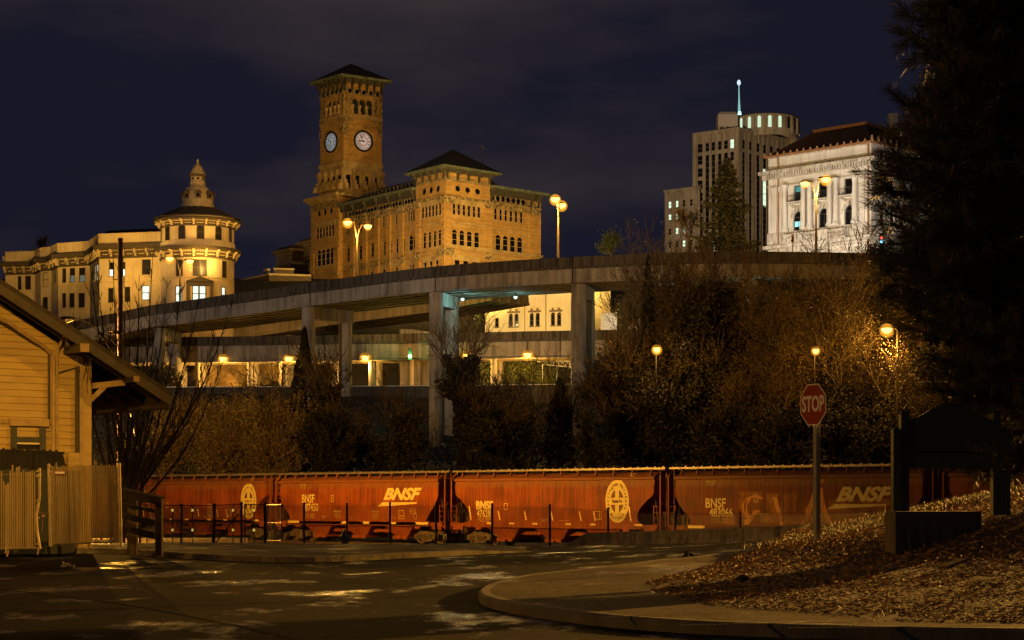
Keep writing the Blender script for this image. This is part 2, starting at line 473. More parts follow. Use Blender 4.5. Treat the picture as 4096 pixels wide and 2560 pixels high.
gravel = mat('gravel', (.10,.085,.065), (.24,.21,.17), rough=.9, ns=9, detail=8, bump=.6)
def wet_ground(name, ca, cb, grain=9, crack=.25, lo=.385, hi=.46, dry=.85, dspec=.045):
    m, nt, bs = _nodes(name); N = nt.nodes; Lk = nt.links
    tc = N.new('ShaderNodeTexCoord')
    def noise(sc, det=6, ro=.6, scale=(1,1,1)):
        mp = N.new('ShaderNodeMapping'); mp.inputs['Scale'].default_value = scale; Lk.new(tc.outputs['Object'], mp.inputs[0])
        n = N.new('ShaderNodeTexNoise'); n.inputs['Scale'].default_value = sc; n.inputs['Detail'].default_value = det; n.inputs['Roughness'].default_value = ro; Lk.new(mp.outputs[0], n.inputs['Vector']); return n
    a = noise(.42, 9, .68, (1.2,.55,1)); g = noise(grain, 3, .8); p = noise(.16, 4)
    cr = N.new('ShaderNodeValToRGB'); cr.color_ramp.elements[0].position = .40; cr.color_ramp.elements[1].position = .60; cr.color_ramp.elements[0].color = (*ca,1); cr.color_ramp.elements[1].color = (*cb,1); Lk.new(g.outputs['Fac'], cr.inputs['Fac'])
    vo = N.new('ShaderNodeTexVoronoi'); vo.feature = 'DISTANCE_TO_EDGE'; vo.inputs['Scale'].default_value = .22; Lk.new(a.outputs['Color'], vo.inputs['Vector'])
    v2 = N.new('ShaderNodeTexVoronoi'); v2.feature = 'DISTANCE_TO_EDGE'; v2.inputs['Scale'].default_value = .3; Lk.new(tc.outputs['Object'], v2.inputs['Vector'])
    ck = N.new('ShaderNodeMapRange'); ck.inputs['From Min'].default_value = .004; ck.inputs['From Max'].default_value = .014; ck.inputs['To Min'].default_value = crack; Lk.new(v2.outputs['Distance'], ck.inputs['Value'])
    pm = N.new('ShaderNodeMapRange'); pm.inputs['From Min'].default_value = .4; pm.inputs['From Max'].default_value = .6; pm.inputs['To Min'].default_value = .6; pm.inputs['To Max'].default_value = 1.25; Lk.new(p.outputs['Fac'], pm.inputs['Value'])
    mu = N.new('ShaderNodeMath'); mu.operation = 'MULTIPLY'; Lk.new(ck.outputs[0], mu.inputs[0]); Lk.new(pm.outputs[0], mu.inputs[1])
    sc = N.new('ShaderNodeVectorMath'); sc.operation = 'SCALE'; Lk.new(cr.outputs[0], sc.inputs[0]); Lk.new(mu.outputs[0], sc.inputs['Scale']); Lk.new(sc.outputs[0], bs.inputs['Base Color'])
    rr = N.new('ShaderNodeMapRange'); rr.inputs['From Min'].default_value = lo; rr.inputs['From Max'].default_value = hi; rr.inputs['To Min'].default_value = .27; rr.inputs['To Max'].default_value = dry; Lk.new(a.outputs['Fac'], rr.inputs['Value']); Lk.new(rr.outputs[0], bs.inputs['Roughness'])
    bu = N.new('ShaderNodeBump'); bu.inputs['Strength'].default_value = .55; bu.inputs['Distance'].default_value = .03; Lk.new(g.outputs['Fac'], bu.inputs['Height'])
    b2 = N.new('ShaderNodeBump'); b2.inputs['Strength'].default_value = .35; b2.inputs['Distance'].default_value = .12; Lk.new(a.outputs['Fac'], b2.inputs['Height']); Lk.new(bu.outputs[0], b2.inputs['Normal']); Lk.new(b2.outputs[0], bs.inputs['Normal'])
    sp = N.new('ShaderNodeMapRange'); sp.inputs['From Min'].default_value = lo; sp.inputs['From Max'].default_value = hi; sp.inputs['To Min'].default_value = .9; sp.inputs['To Max'].default_value = dspec; Lk.new(a.outputs['Fac'], sp.inputs['Value']); Lk.new(sp.outputs[0], bs.inputs['Specular IOR Level'])
    return m
asphalt = wet_ground('wet_asphalt', (.004,.003,.002), (.018,.014,.009))
paving = wet_ground('wet_concrete_paving', (.03,.023,.014), (.11,.085,.05), 14, .55, .36, .47, .8, .08)
dirt = mat('hill_soil', (.008,.006,.003), (.03,.023,.012), rough=.95, ns=.6, detail=8, bump=.4)
kerbm = mat('kerb_concrete', (.045,.038,.028), (.13,.11,.085), rough=.65, r2=.9, ns=1.6, detail=8, bump=.3, bscale=40)

def lin(a, b, n): return [a+(b-a)*i/(n-1) for i in range(n)]
ys = lin(2, 30, 20)+lin(31, 100, 70)+lin(102, 150, 25)
g = sheet('ground', lambda y: lin(-75, 75, 76), ys, lambda x, y: np.maximum(gz(x, y)-.012, np.where(y > 132, hz(x, y)-.25, -9)), gravel); struct(g)
hs = lin(144, 240, 49)+lin(244, 300, 29)+[320,360,420,500,560,700,900,1400,3000]
g = sheet('hillside', lambda y: lin(-60-y*.45, 60+y*.45, 60), hs, lambda x, y: hz(x, y)-.05, dirt); struct(g)
def road_x(y):
    return lin(-34, 30, 100)
r = sheet('road', road_x, lin(3, 84, 120), lambda x, y: gz(x, y)+.0, asphalt); struct(r)

# kerbed pavements -------------------------------------------------------
def smooth_line(pts, n):
    """resample a plan polyline evenly"""
    pts = [Vector((p[0], p[1])) for p in pts]
    q = []
    for i in range(len(pts)-1):          # Catmull-Rom
        p0 = pts[max(i-1, 0)]; p1 = pts[i]; p2 = pts[i+1]; p3 = pts[min(i+2, len(pts)-1)]
        for k in range(12):
            t = k/12
            q.append(.5*((2*p1)+(p2-p0)*t+(2*p0-5*p1+4*p2-p3)*t*t+(3*p1-p0-3*p2+p3)*t**3))
    q.append(pts[-1])
    L = [0.0]
    for i in range(1, len(q)): L.append(L[-1]+(q[i]-q[i-1]).length)
    out = []
    for k in range(n):
        s = L[-1]*k/(n-1); i = max(1, next((j for j in range(1, len(L)) if L[j] >= s), len(L)-1))
        t = (s-L[i-1])/max(L[i]-L[i-1], 1e-9); out.append(q[i-1].lerp(q[i], t))
    return out
KH = .15
def kerb(mb, line, side, w=.16, taper=0):
    """kerb along a plan line; side +1: pavement lies to the left of travel"""
    n = len(line); rows = []
    for i, p in enumerate(line):
        d = (line[min(i+1, n-1)]-line[max(i-1, 0)]).normalized(); nr = Vector((-d.y, d.x))*side
        z = gz1(p.x, p.y); KH = .15 if n-1-i >= taper else .15*(n-1-i)/taper+.01
        a = p; b = p+nr*.035; c = p+nr*w
        rows.append([(a.x,a.y,z-.05),(a.x,a.y,z+KH-.03),(b.x,b.y,z+KH),(c.x,c.y,z+KH),(c.x,c.y,z+KH-.1)])
    mb.loft(rows)
    return [line[i]+(Vector((-(line[min(i+1,n-1)]-line[max(i-1,0)]).normalized().y, (line[min(i+1,n-1)]-line[max(i-1,0)]).normalized().x))*side)*w for i in range(n)]
# near pavement peninsula
near = [hit(*p).to_2d() for p in [(1917,2402),(1937,2424),(2063,2457),(2327,2497),(2592,2523),(2922,2543)]]
near += [Vector((4.2,20.6)), Vector((7.5,19.9)), Vector((12,19.4)), Vector((20,19.2))]
far = [hit(px, py, KH).to_2d() for px, py in [(1921,2353),(1970,2329),(2102,2298),(2261,2281),(2592,2245),(2750,2229),(2955,2202)]]
far += [Vector((5.9,43)), Vector((9,48)), Vector((16,56))]
tip = [near[0]]
outline = list(reversed(far))+near
ol = smooth_line(outline, 150)
mb = MB(); inner = kerb(mb, ol, 1)
k = mb.build('kerb', kerbm); struct(k, 'curving concrete kerb round the near pavement corner')
# pavement slab: loft between the far and near halves of the inner line
it = min(range(len(inner)), key=lambda i: inner[i].x)
fa = smooth_line(list(reversed(inner[:it+1])), 60); nb = smooth_line(inner[it:], 60)
rows = []
for a, b in zip(fa, nb):
    row = []
    for kx in range(25):
        q = a.lerp(b, kx/24); row.append(q)
    z = gz(np.array([q.x for q in row]), np.array([q.y for q in row]))+KH-.004
    rows.append([(q.x, q.y, float(zz)) for q, zz in zip(row, z)])
mb = MB(); mb.loft(rows); sl = mb.build('pavement', paving, smooth=True); struct(sl)
def slab_z(x, y): return gz(x, y)+KH
dark_joint = mat('dark_groove', (.004,.003,.002), rough=.95, spec=.05)  # dark joint colour for pavement, road and deck seams
def joint(mb, pa, pb, w=.02):
    A = hit(*pa, KH).to_2d(); B = hit(*pb, KH).to_2d(); n = Vector((-(B-A).y, (B-A).x)).normalized()*w
    rows = []
    for k in range(16):
        q = A.lerp(B, k/15); z = gz1(q.x, q.y)+KH+.002
        rows.append([(q.x-n.x, q.y-n.y, z), (q.x+n.x, q.y+n.y, z)])
    mb.loft(rows)
mb = MB()
for a, b in [((1975,2350),(2560,2340)),((2090,2398),(2700,2385)),((2400,2468),(2960,2450)),((2720,2500),(3500,2484)),((2290,2285),(2740,2285)),((2600,2248),(2960,2236)),((3150,2512),(4000,2500))]:
    joint(mb, a, b)
struct(mb.build('pavement_joint', dark_joint))
# far left pavement in front of the railway fence
fl = [hit(*p).to_2d() for p in [(300,2214),(471,2217),(760,2236),(1100,2250),(1400,2245),(1750,2227),(2000,2214),(2130,2207)]]
fl = smooth_line([Vector((-24, fl[0].y))]+fl, 70)
mb = MB(); inn = kerb(mb, fl, 1, .18, 9)
struct(mb.build('kerb', mat('pale_kerb', (.10,.08,.055), (.24,.20,.14), rough=.7, ns=1.3, detail=8, bump=.3)), 'kerb of the far pavement by the railway fence')
rows = []
for i, p in enumerate(inn):
    e = Vector((p.x-.03*0, 83.5)) if i < len(inn)-1 else Vector((p.x, 70))
    row = [p.lerp(e, (k/14)) for k in range(15)]
    z = gz(np.array([q.x for q in row]), np.array([q.y for q in row]))+(KH if 69-i >= 9 else KH*(69-i)/9+.01)-.004
    rows.append([(q.x, q.y, float(zz)) for q, zz in zip(row, z)])
mb = MB(); mb.loft(rows); struct(mb.build('pavement', paving, smooth=True))
# long bright concrete platform edge and lane beside the track
lane = mat('pale_lane', (.30,.26,.19), (.42,.37,.28), rough=.8, ns=3, detail=8)
mb = MB(); rows = []
for k in range(12):
    x = -30+k*2.2
    rows.append([(x, y, gz1(x, y)+.02) for y in (90, 94, 98, 102, 106)])
mb.loft(rows); struct(mb.build('lane', lane, smooth=True))
mb = MB(); a = U(330,2166,105); b = U(975,2163,103)
mb.beam(a, b, 1.2, .3); p = mb.build('platform_edge', lane); struct(p)

# ---------------------------------------------------------------- mulch bank
_m = cp([(2600,2345,29.6),(2560,2310,30),(2620,2375,27.6),(2900,2432,24.2),(3200,2446,23.3),(3500,2482,21.9),(4096,2492,21.2),(2750,2290,32),(3000,2230,34.5),(3250,2166,35.7),(3400,2135,37),(3540,2092,38.5),
         (3560,2245,31.5),(3800,2190,30.5),(3950,2130,30.8),(4096,2046,32.5),(3700,2330,26),(4000,2330,25.4),(3300,2330,28),(3000,2350,28)])
_m += [(14,22,.6),(14,34,2.0),(14,40,2.2),(8,44,1.35),(4,42,.55)]
mz_t = TPS(_m, lam=.03)
def mz(x, y): return np.maximum(mz_t(np.asarray(x,float), np.asarray(y,float)), slab_z(x, y)-.25)
mulch_line = [hit(px, py, KH).to_2d() for px, py in [(3240,2168),(2960,2238),(2780,2283),(2660,2312),(2585,2332),(2625,2372),(2740,2402),(2900,2430),(3200,2448),(3500,2482),(3800,2490),(4096,2492)]]
ml = smooth_line(mulch_line+[Vector((9,21.0)),Vector((14,20.8))], 90)
back = smooth_line([Vector((5.6,36.3)),Vector((6.2,39)),Vector((8.5,41.5)),Vector((12,41)),Vector((14,34)),Vector((14,28)),Vector((14,20.9))], 90)
soil = mat('mulch_soil', (.016,.010,.005), (.06,.038,.018), rough=.95, ns=9, detail=8, bump=1.0, bscale=30)
rows = []
for a, b in zip(ml, back):
    row = [a.lerp(b, (k/34)) for k in range(35)]
    xs = np.array([q.x for q in row]); yy = np.array([q.y for q in row]); z = mz(xs, yy)
    t = np.linspace(0, 1, 35); z0 = slab_z(xs[:1], yy[:1])[0]+.005
    w = np.clip(t*6, 0, 1); z = z*w+(np.minimum(z, z0+.25*t*6))*(1-w); z[0] = z0-.02
    z = np.maximum(z, slab_z(xs, yy)+np.where(t > 0, .01, -.02))
    rows.append([(q.x, q.y, float(zz)) for q, zz in zip(row, z)])
R_M = np.array(rows)
mb = MB(); mb.loft(rows); struct(mb.build('mulch_bank', soil, smooth=True))
# bark chips and dry straw lying on the bank
rs = np.random.RandomState(3); n = 110000
i = rs.uniform(0, 88.99, n); j = 34*rs.uniform(0.0, 1, n)**1.0; j = np.minimum(j, 33.99)
i0 = i.astype(int); j0 = j.astype(int); fi = (i-i0)[:, None]; fj = (j-j0)[:, None]
Pm = R_M[i0, j0]*(1-fi)*(1-fj)+R_M[i0+1, j0]*fi*(1-fj)+R_M[i0, j0+1]*(1-fi)*fj+R_M[i0+1, j0+1]*fi*fj
bare = np.sin(Pm[:,0]*2.1+Pm[:,1]*1.3)+np.sin(Pm[:,0]*.9-Pm[:,1]*2.3+1)+.8*np.sin(Pm[:,0]*4.7+Pm[:,1]*3.9)
keep = (Pm[:, 1] < 41) & (rs.uniform(-3.6,.2,n) < bare)
Pm = Pm[keep]; n = len(Pm); Pm[:, 2] += rs.uniform(0, .035, n)
D = rs.normal(size=(n, 3)); D[:, 2] *= .35
straw = leafmat('bark_and_straw', (.05,.026,.009), (.44,.25,.075), rough=.8)
o = cards('bark_mulch', Pm, D, rs.uniform(.008, .022, n), rs.uniform(.04, .15, n), straw, seed=4, flat=0)
o['kind'] = 'stuff'; o['label'] = 'loose bark chips and dry straw spread over the bank'
# thin dry grass along the top of the bank behind the kerb
rs = np.random.RandomState(5); n = 16000
t = rs.uniform(0, 1, n); A = U(3200,2180,37); B = U(3540,2092,40); Cc = U(4200,2030,41)
P = np.where((t < .6)[:, None], np.array(A)+(np.array(B)-np.array(A))*(t/.6)[:, None], np.array(B)+(np.array(Cc)-np.array(B))*((t-.6)/.4)[:, None])
P[:, :2] += rs.normal(0, .5, (n, 2)); P[:, 2] = mz(P[:, 0], P[:, 1])+.04
D = rs.normal(0, .5, (n, 3)); D[:, 2] = 1
o = cards('dry_grass', P, D, .010, rs.uniform(.04, .12, n), leafmat('dry_grass', (.12,.10,.03), (.30,.24,.09)), seed=8)
o['kind'] = 'stuff'; o['label'] = 'thin dry grass along the top of the bank'
# weeds in the gutter of the far kerb
rs = np.random.RandomState(9); n = 900
idx = rs.randint(8, 55, n); P = np.array([(fl[q].x+rs.normal(0,.12), fl[q].y-.05+rs.normal(0,.05), gz1(fl[q].x, fl[q].y)+rs.uniform(.02,.14)) for q in idx])
D = rs.normal(0, .5, (n, 3)); D[:, 2] += .8
o = cards('weeds', P, D, .02, .09, leafmat('weed', (.05,.05,.015), (.16,.13,.04)), seed=2); o['kind'] = 'stuff'; o['label'] = 'small weeds growing in the far gutter'
# worn seam across the near road and faded edge lines by the barrier
def road_strip(name, pts, w, mt, dz=.006, gaps=False):
    ln = smooth_line([hit(*p).to_2d() for p in pts], 60); mb = MB(); rr = random.Random(3)
    for i in range(59):
        if gaps and rr.random() < .4: continue
        a, b = ln[i], ln[i+1]; n = Vector((-(b-a).y, (b-a).x)).normalized()*w*(rr.uniform(.5,1) if gaps else 1)
        mb.quad(*[(q.x, q.y, gz1(q.x, q.y)+dz) for q in (a-n, b-n, b+n, a+n)])
    struct(mb.build(name, mt))
road_strip('road_seam', [(-60,2352),(200,2378),(480,2414),(760,2464),(1060,2530),(1250,2575)], .05, dark_joint)
road_strip('edge_line', [(2040,2226),(2300,2214),(2600,2203),(2950,2190)], .05, mat('worn_paint', (.30,.24,.15), (.12,.1,.06), rough=.6, ns=4), .008, True)
# litter
for k, (px, py, lab) in enumerate([(825,2230,'pale scrap of paper on the road below the far kerb'),(270,2268,'small crumpled scrap on the road before the gates'),(2755,2225,'dark clump of leaves on the far kerb of the near pavement')]):
    p = hit(px, py); rs = np.random.RandomState(k)
    q = rs.normal(0, .09, (14, 3)); q[:, 2] = np.abs(q[:, 2])*.4; q += np.array(p)
    o = cards('litter', q, rs.normal(size=(14,3))*np.array([1,1,.3]), .09, .16, mat('litter_paper', (.30,.26,.18), rough=.8) if k < 2 else soil, seed=k, org=p)
    tag(o, lab, 'litter')
# ---------------------------------------------------------------- hopper cars
def carpaint(name, c1, c2, streak, smear=0.0):
    if name in MATS: return MATS[name]
    m, nt, bs = _nodes(name); N = nt.nodes; Lk = nt.links
    tc = N.new('ShaderNodeTexCoord')
    mp = N.new('ShaderNodeMapping'); mp.inputs['Scale'].default_value = (9, 9, .35); Lk.new(tc.outputs['Object'], mp.inputs['Vector'])
    a = N.new('ShaderNodeTexNoise'); a.inputs['Scale'].default_value = 1.2; a.inputs['Detail'].default_value = 6; Lk.new(mp.outputs[0], a.inputs['Vector'])
    b = N.new('ShaderNodeTexNoise'); b.inputs['Scale'].default_value = .55; b.inputs['Detail'].default_value = 7; Lk.new(tc.outputs['Object'], b.inputs['Vector'])
    mx = N.new('ShaderNodeMixRGB'); mx.inputs[0].default_value = .5; Lk.new(a.outputs['Fac'], mx.inputs[1]); Lk.new(b.outputs['Fac'], mx.inputs[2])
    cr = N.new('ShaderNodeValToRGB'); e = cr.color_ramp.elements
    e[0].position = .40; e[0].color = (*[q*.72 for q in c2], 1); e[1].position = .56; e[1].color = (*c1, 1)
    Lk.new(mx.outputs[0], cr.inputs['Fac'])
    # dust runs just below the eave: noise-edged fringe
    sx = N.new('ShaderNodeSeparateXYZ'); Lk.new(tc.outputs['Object'], sx.inputs[0])
    ma = N.new('ShaderNodeMath'); ma.operation = 'MULTIPLY_ADD'; ma.inputs[1].default_value = 1.1; Lk.new(a.outputs['Fac'], ma.inputs[0]); Lk.new(sx.outputs[2], ma.inputs[2])
    mr = N.new('ShaderNodeMapRange'); mr.inputs['From Min'].default_value = 4.14; mr.inputs['From Max'].default_value = 4.24; mr.inputs['To Max'].default_value = streak; Lk.new(ma.outputs[0], mr.inputs['Value'])
    m2 = N.new('ShaderNodeMixRGB'); m2.inputs[2].default_value = (.17, .075, .025, 1); Lk.new(mr.outputs[0], m2.inputs[0]); Lk.new(cr.outputs[0], m2.inputs[1])
    Lk.new(m2.outputs[0], bs.inputs['Base Color'])
    rr = N.new('ShaderNodeMapRange'); rr.inputs['To Min'].default_value = .36; rr.inputs['To Max'].default_value = .7; Lk.new(b.outputs['Fac'], rr.inputs['Value'])
    Lk.new(rr.outputs[0], bs.inputs['Roughness'])
    bs.inputs['Specular IOR Level'].default_value = .10
    bu = N.new('ShaderNodeBump'); bu.inputs['Strength'].default_value = .12; bu.inputs['Distance'].default_value = .1
    Lk.new(b.outputs['Fac'], bu.inputs['Height']); Lk.new(bu.outputs[0], bs.inputs['Normal'])
    MATS[name] = m
    return m
paint = [carpaint('oxide_paint', (.25,.062,.012), (.17,.040,.009), .55), carpaint('oxide_paint_dull', (.235,.058,.011), (.16,.038,.009), .6), carpaint('oxide_paint_streaked', (.17,.045,.011), (.12,.030,.008), .75)]
dark_under = mat('underframe', (.035,.018,.010), (.07,.03,.014), rough=.7, ns=3)
steel = mat('dusty_steel', (.04,.027,.014), (.13,.09,.05), rough=.6, ns=6, detail=6)
tread = mat('worn_steel', (.30,.25,.2), rough=.3, metal=.8)
cream = mat('cream_lettering', (.62,.50,.14), (.50,.38,.10), rough=.6, ns=3)
yellowref = mat('yellow_reflector', (.75,.55,.12), rough=.4)
brownl = mat('brown_lettering', (.10,.028,.008), rough=.6)
galv = mat('galvanised_walkway', (.16,.13,.09), (.26,.22,.16), rough=.45, metal=.5, ns=5)
def half_w(w):
    return 1.60-.16*max(0, (2.2-w))/.9*.35 if w < 2.2 else (1.60 if w < 3.7 else 1.60-.05*(w-3.7)/.3)
def side_y(w, off=0.0): return -(half_w(w))-off
def make_car(kind, pm):
    """one covered hopper in its own frame: +x along the train towards the camera side, -y the lit side, z = 0 rail head"""
    R = thing('hopper_car', 'x', 'freight car')
    mb = MB()
    if kind == 'A':
        prof = [(1.42,6.95),(1.75,7.15),(2.2,7.55),(2.6,7.9),(2.95,8.12),(3.15,8.18),(3.6,8.18),(4.0,8.18)]
    else:
        prof = [(1.42,7.35),(1.6,7.1),(1.9,7.02),(2.2,7.12),(2.5,7.4),(2.8,7.75),(3.05,8.15),(3.2,8.3),(3.6,8.34),(4.0,8.34)]
    segs = 18
    rows = []
    for w, xe in prof:
        hw = half_w(w)
        rows.append([(-xe+2*xe*k/segs, -hw, w) for k in range(segs+1)]+[(xe-2*xe*k/segs, hw, w) for k in range(segs+1)])
    xe = prof[-1][1]
    for w, hw, xx in ((4.03,1.66,xe+.04),(4.17,1.66,xe+.04),(4.19,1.58,xe),(4.36,1.2,xe-.1),(4.46,.75,xe-.15),(4.5,.0,xe-.15)):
        rows.append([(-xx+2*xx*k/segs, -hw, w) for k in range(segs+1)]+[(xx-2*xx*k/segs, hw, w) for k in range(segs+1)])
    mb.loft(rows, closed=True)
    mb.cur = 1
    for k in range(1, 13):               # weld seams
        x = -7.6+15.2*k/13
        lo = 1.6
        pts = [(lo+(3.98-lo)*q/6) for q in range(7)]
        mb.loft([[(x-.02, side_y(w, .006), w) for w in pts], [(x+.02, side_y(w, .006), w) for w in pts]])
    mb.build('body', [pm, dark_under], R, local=True)
    # side sill with end platforms
    mb = MB(); 
    for s in (-1, 1):
        mb.box(-8.6, 8.6, s*1.56-.06, s*1.56+.06, 1.22, 1.42)
        mb.box(-7.4, 7.4, s*1.60-.02, s*1.60+.02, 1.16, 1.5)
    for s in (-1, 1):
        mb.box(s*7.3, s*8.7, -1.5, 1.5, 1.2, 1.28)
        mb.box(s*6.2-.25, s*6.2+.25, -1.62, -1.5, 1.0, 1.25); mb.box(min(s*6.0,s*8.6), max(s*6.0,s*8.6), -.3, .3, .85, 1.2)
        mb.box(s*8.05-.45, s*8.05+.45, -1.63, -1.52, .98, 1.22)
    mb.build('side_sill', pm, R, local=True)
    # hopper bays
    for cx in (-4.15, 0, 4.15):
        mb = MB()
        t, b = 1.62, .62
        T = [(cx-t,-1.5,1.3),(cx+t,-1.5,1.3),(cx+t,1.5,1.3),(cx-t,1.5,1.3)]; B = [(cx-b,-1.12,.5),(cx+b,-1.12,.5),(cx+b,1.12,.5),(cx-b,1.12,.5)]
        mb.hexa(B+T); mb.box(cx-.72, cx+.72, -1.3, 1.3, .38, .5); mb.box(cx-.2, cx+.25, -1.5, -1.2, .3, .42)
        mb.box(cx-.68, cx+.68, -1.34, -1.28, .3, .52)
        mb.build('hopper_bay', pm, R, local=True)
        if cx < 4:
            m2 = MB(); c2 = cx+2.07
            m2.hexa([(c2-1.0,-1.0,.72),(c2+.75,-1.0,.72),(c2+.75,1.0,.72),(c2-1.0,1.0,.72),(c2-.8,-.9,1.0),(c2+.55,-.9,1.0),(c2+.55,.9,1.0),(c2-.8,.9,1.0)])
            m2.build('cross_ridge', pm, R, local=True)
    # roof walkway on brackets
    mb = MB()
    for s in (-1, 1):
        mb.box(-8.9, 8.9, s*1.02-.24, s*1.02+.24, 4.66, 4.71)
        mb.box(-8.9, 8.9, s*1.28-.03, s*1.28+.03, 4.60, 4.70)
    for s in (-1, 1): mb.box(s*8.7-.25, s*8.7+.25, -1.2, 1.2, 4.665, 4.7)
    for k in range(9):                  # hatch covers and their bars stand up from the roof
        x = -7.6+15.2*k/8; mb.box(x-.75, x+.75, -.55, .55, 4.5, 4.66)
        for q in (-.6,0,.6): mb.box(x+q-.05, x+q+.07, -.7, .7, 4.66, 4.78)
    mb.build('running_board', galv, R, local=True)
    nb = 15 if kind == 'A' else 12
    mb = MB()
    for k in range(nb):
        mb.mark(); x = -7.9+15.8*k/(nb-1)
        for s in (-1,): mb.hexa([(x-.05,s*1.40-.05,4.27),(x+.05,s*1.40-.05,4.27),(x+.05,s*1.40+.05,4.27),(x-.05,s*1.40+.05,4.27),(x-.05,s*1.28-.05,4.62),(x+.05,s*1.28-.05,4.62),(x+.05,s*1.28+.05,4.62),(x-.05,s*1.28+.05,4.62)])
    mb.build_each('walkway_bracket', pm, R, local=True)
    # corner posts and ladders
    for sx in (-1, 1):
        for sy in (-1, 1):
            mb = MB(); x = sx*8.75; y = sy*1.5
            mb.box(x-.05, x+.05, y-.05, y+.05, 1.0, 4.25)
            mb.beam((x, y, 4.2), (x-sx*.25, sy*1.2, 4.66), .08, .08)
            x2 = x-sx*.5
            mb.box(x2-.03, x2+.03, y-.03, y+.03, .75, 2.55)
            for k in range(6): mb.box(min(x,x2), max(x,x2), y-.02, y+.02, .8+.33*k, .83+.33*k)
            y2 = sy*1.0
            mb.box(x-.03, x+.03, y2-.03, y2+.03, 1.25, 4.6)
            for k in range(9): mb.box(x-.02, x+.02, min(y,y2), max(y,y2), 1.5+.36*k, 1.54+.36*k)
            mb.build('ladder', pm, R, local=True)
        mb = MB(); x = sx*8.4
        mb.box(x-.35, x+.35, -.35, .35, 1.3, 2.0); mb.tube([(x-.3, .5, 2.2), (x+.3, .5, 2.2)], .25, 10)
        mb.tube([(x, -.9, 1.3), (x, -.9, 2.5)], .03, 5); mb.tube([(x+.05*sx, -.9, 2.45), (x+.12*sx, -.9, 2.45)], .28, 12)
        for k in range(5): mb.tube([(x, -1.2+.6*k, 1.3), (x-sx*.3, -1.2+.6*k, 3.0)], .05, 5)
        mb.build('brake_gear', dark_under, R, local=True)
        mb = MB(); mb.box(min(sx*8.5,sx*9.02), max(sx*8.5,sx*9.02), -.14, .14, .78, 1.05); mb.box(sx*9.0-.12, sx*9.0+.12, -.2, .2, .72, 1.1)
        mb.build('coupler', dark_under, R, local=True)
        # bogie
        bx = sx*6.55
        bg = MB()
        for sy in (-1, 1):
            y = sy*1.05
            bg.hexa([(bx-1.15,y-.08,.58),(bx+1.15,y-.08,.58),(bx+1.15,y+.08,.58),(bx-1.15,y+.08,.58),(bx-.62,y-.08,.80),(bx+.62,y-.08,.80),(bx+.62,y+.08,.80),(bx-.62,y+.08,.80)])
            for q in (-1, 1):
                bg.box(bx+q*.9-.24, bx+q*.9+.24, y-.12, y+.12, .36, .66)
                bg.beam((bx+q*.72,y,.55), (bx+q*.36,y,.24), .16, .14); bg.box(bx+q*.36-.06, bx+q*.36+.06, y-.09, y+.09, .25, .7)
                bg.tube([(bx+q*.9,y-.2,.46),(bx+q*.9,y+.2,.46)], .13, 10)
            bg.box(bx-.42, bx+.42, y-.1, y+.1, .18, .30)
            for q in (-.2,0,.2): bg.tube([(bx+q,y-.06,.28),(bx+q,y-.06,.6)], .075, 6)
        bg.box(bx-.2, bx+.2, -1.1, 1.1, .55, .85)
        B = bg.build('bogie', steel, R, local=True)
        for q in (-1, 1):
            wb = MB(); wx = bx+q*.9
            for sy in (-1, 1):
                y0 = sy*.72
                prof = [(0,.0),(.16,-.06),(.34,.02),(.40,-.05),(.457,-.05),(.457,.06),(.49,.07),(.49,.1),(.3,.1),(0,.1)]
                base = len(wb.v); n = 22
                for (r_, o_) in prof:
                    for k in range(n):
                        a = 2*math.pi*k/n; wb.v.append((wx+r_*math.cos(a), y0-sy*o_*(-1 if False else 1)*1.0, .457+r_*math.sin(a)))
                for ii in range(len(prof)-1):
                    wb.cur = 1 if ii in (4,5,6) else 0
                    for k in range(n):
                        k2 = (k+1) % n; a = base+ii*n+k; b = base+ii*n+k2
                        wb.f.append((a,b,b+n,a+n)); wb.m.append(wb.cur)
            wb.cur = 0; wb.tube([(wx,-.9,.457),(wx,.9,.457)], .09, 8)
            wb.build('wheel', [steel, tread], B, local=True)
    return R
def on_side(x0, w0, o=.014):
    return lambda x, y: (x0+x, side_y(w0+y, o), w0+y)
def decal(R, name, parts, m=None):
    mb = MB()
    for body, x, w, kw in parts: mb.mark(); add_text(mb, body, on_side(x, w), **kw)
    return mb.build_each(name, m or cream, R, local=True)
def wedge_logo(R, x, w, s=1.0, m=None):
    mb = MB()
    add_text(mb, 'BNSF', on_side(x+.15, w), size=.98*s, bold=.045, shear=.42, xs=1.42)
    f = on_side(x, w)
    b = len(mb.v); mb.v += [f(-2.0*s,-.75*s), f(-1.5*s,-.48*s), f(0,-.48*s), f(1.75*s,-.48*s), f(1.68*s,-.56*s), f(0,-.66*s)]
    mb.f.append((b,b+5,b+4,b+3,b+2,b+1)); mb.m.append(0)
    return mb.build('wedge_mark', m or cream, R, local=True)
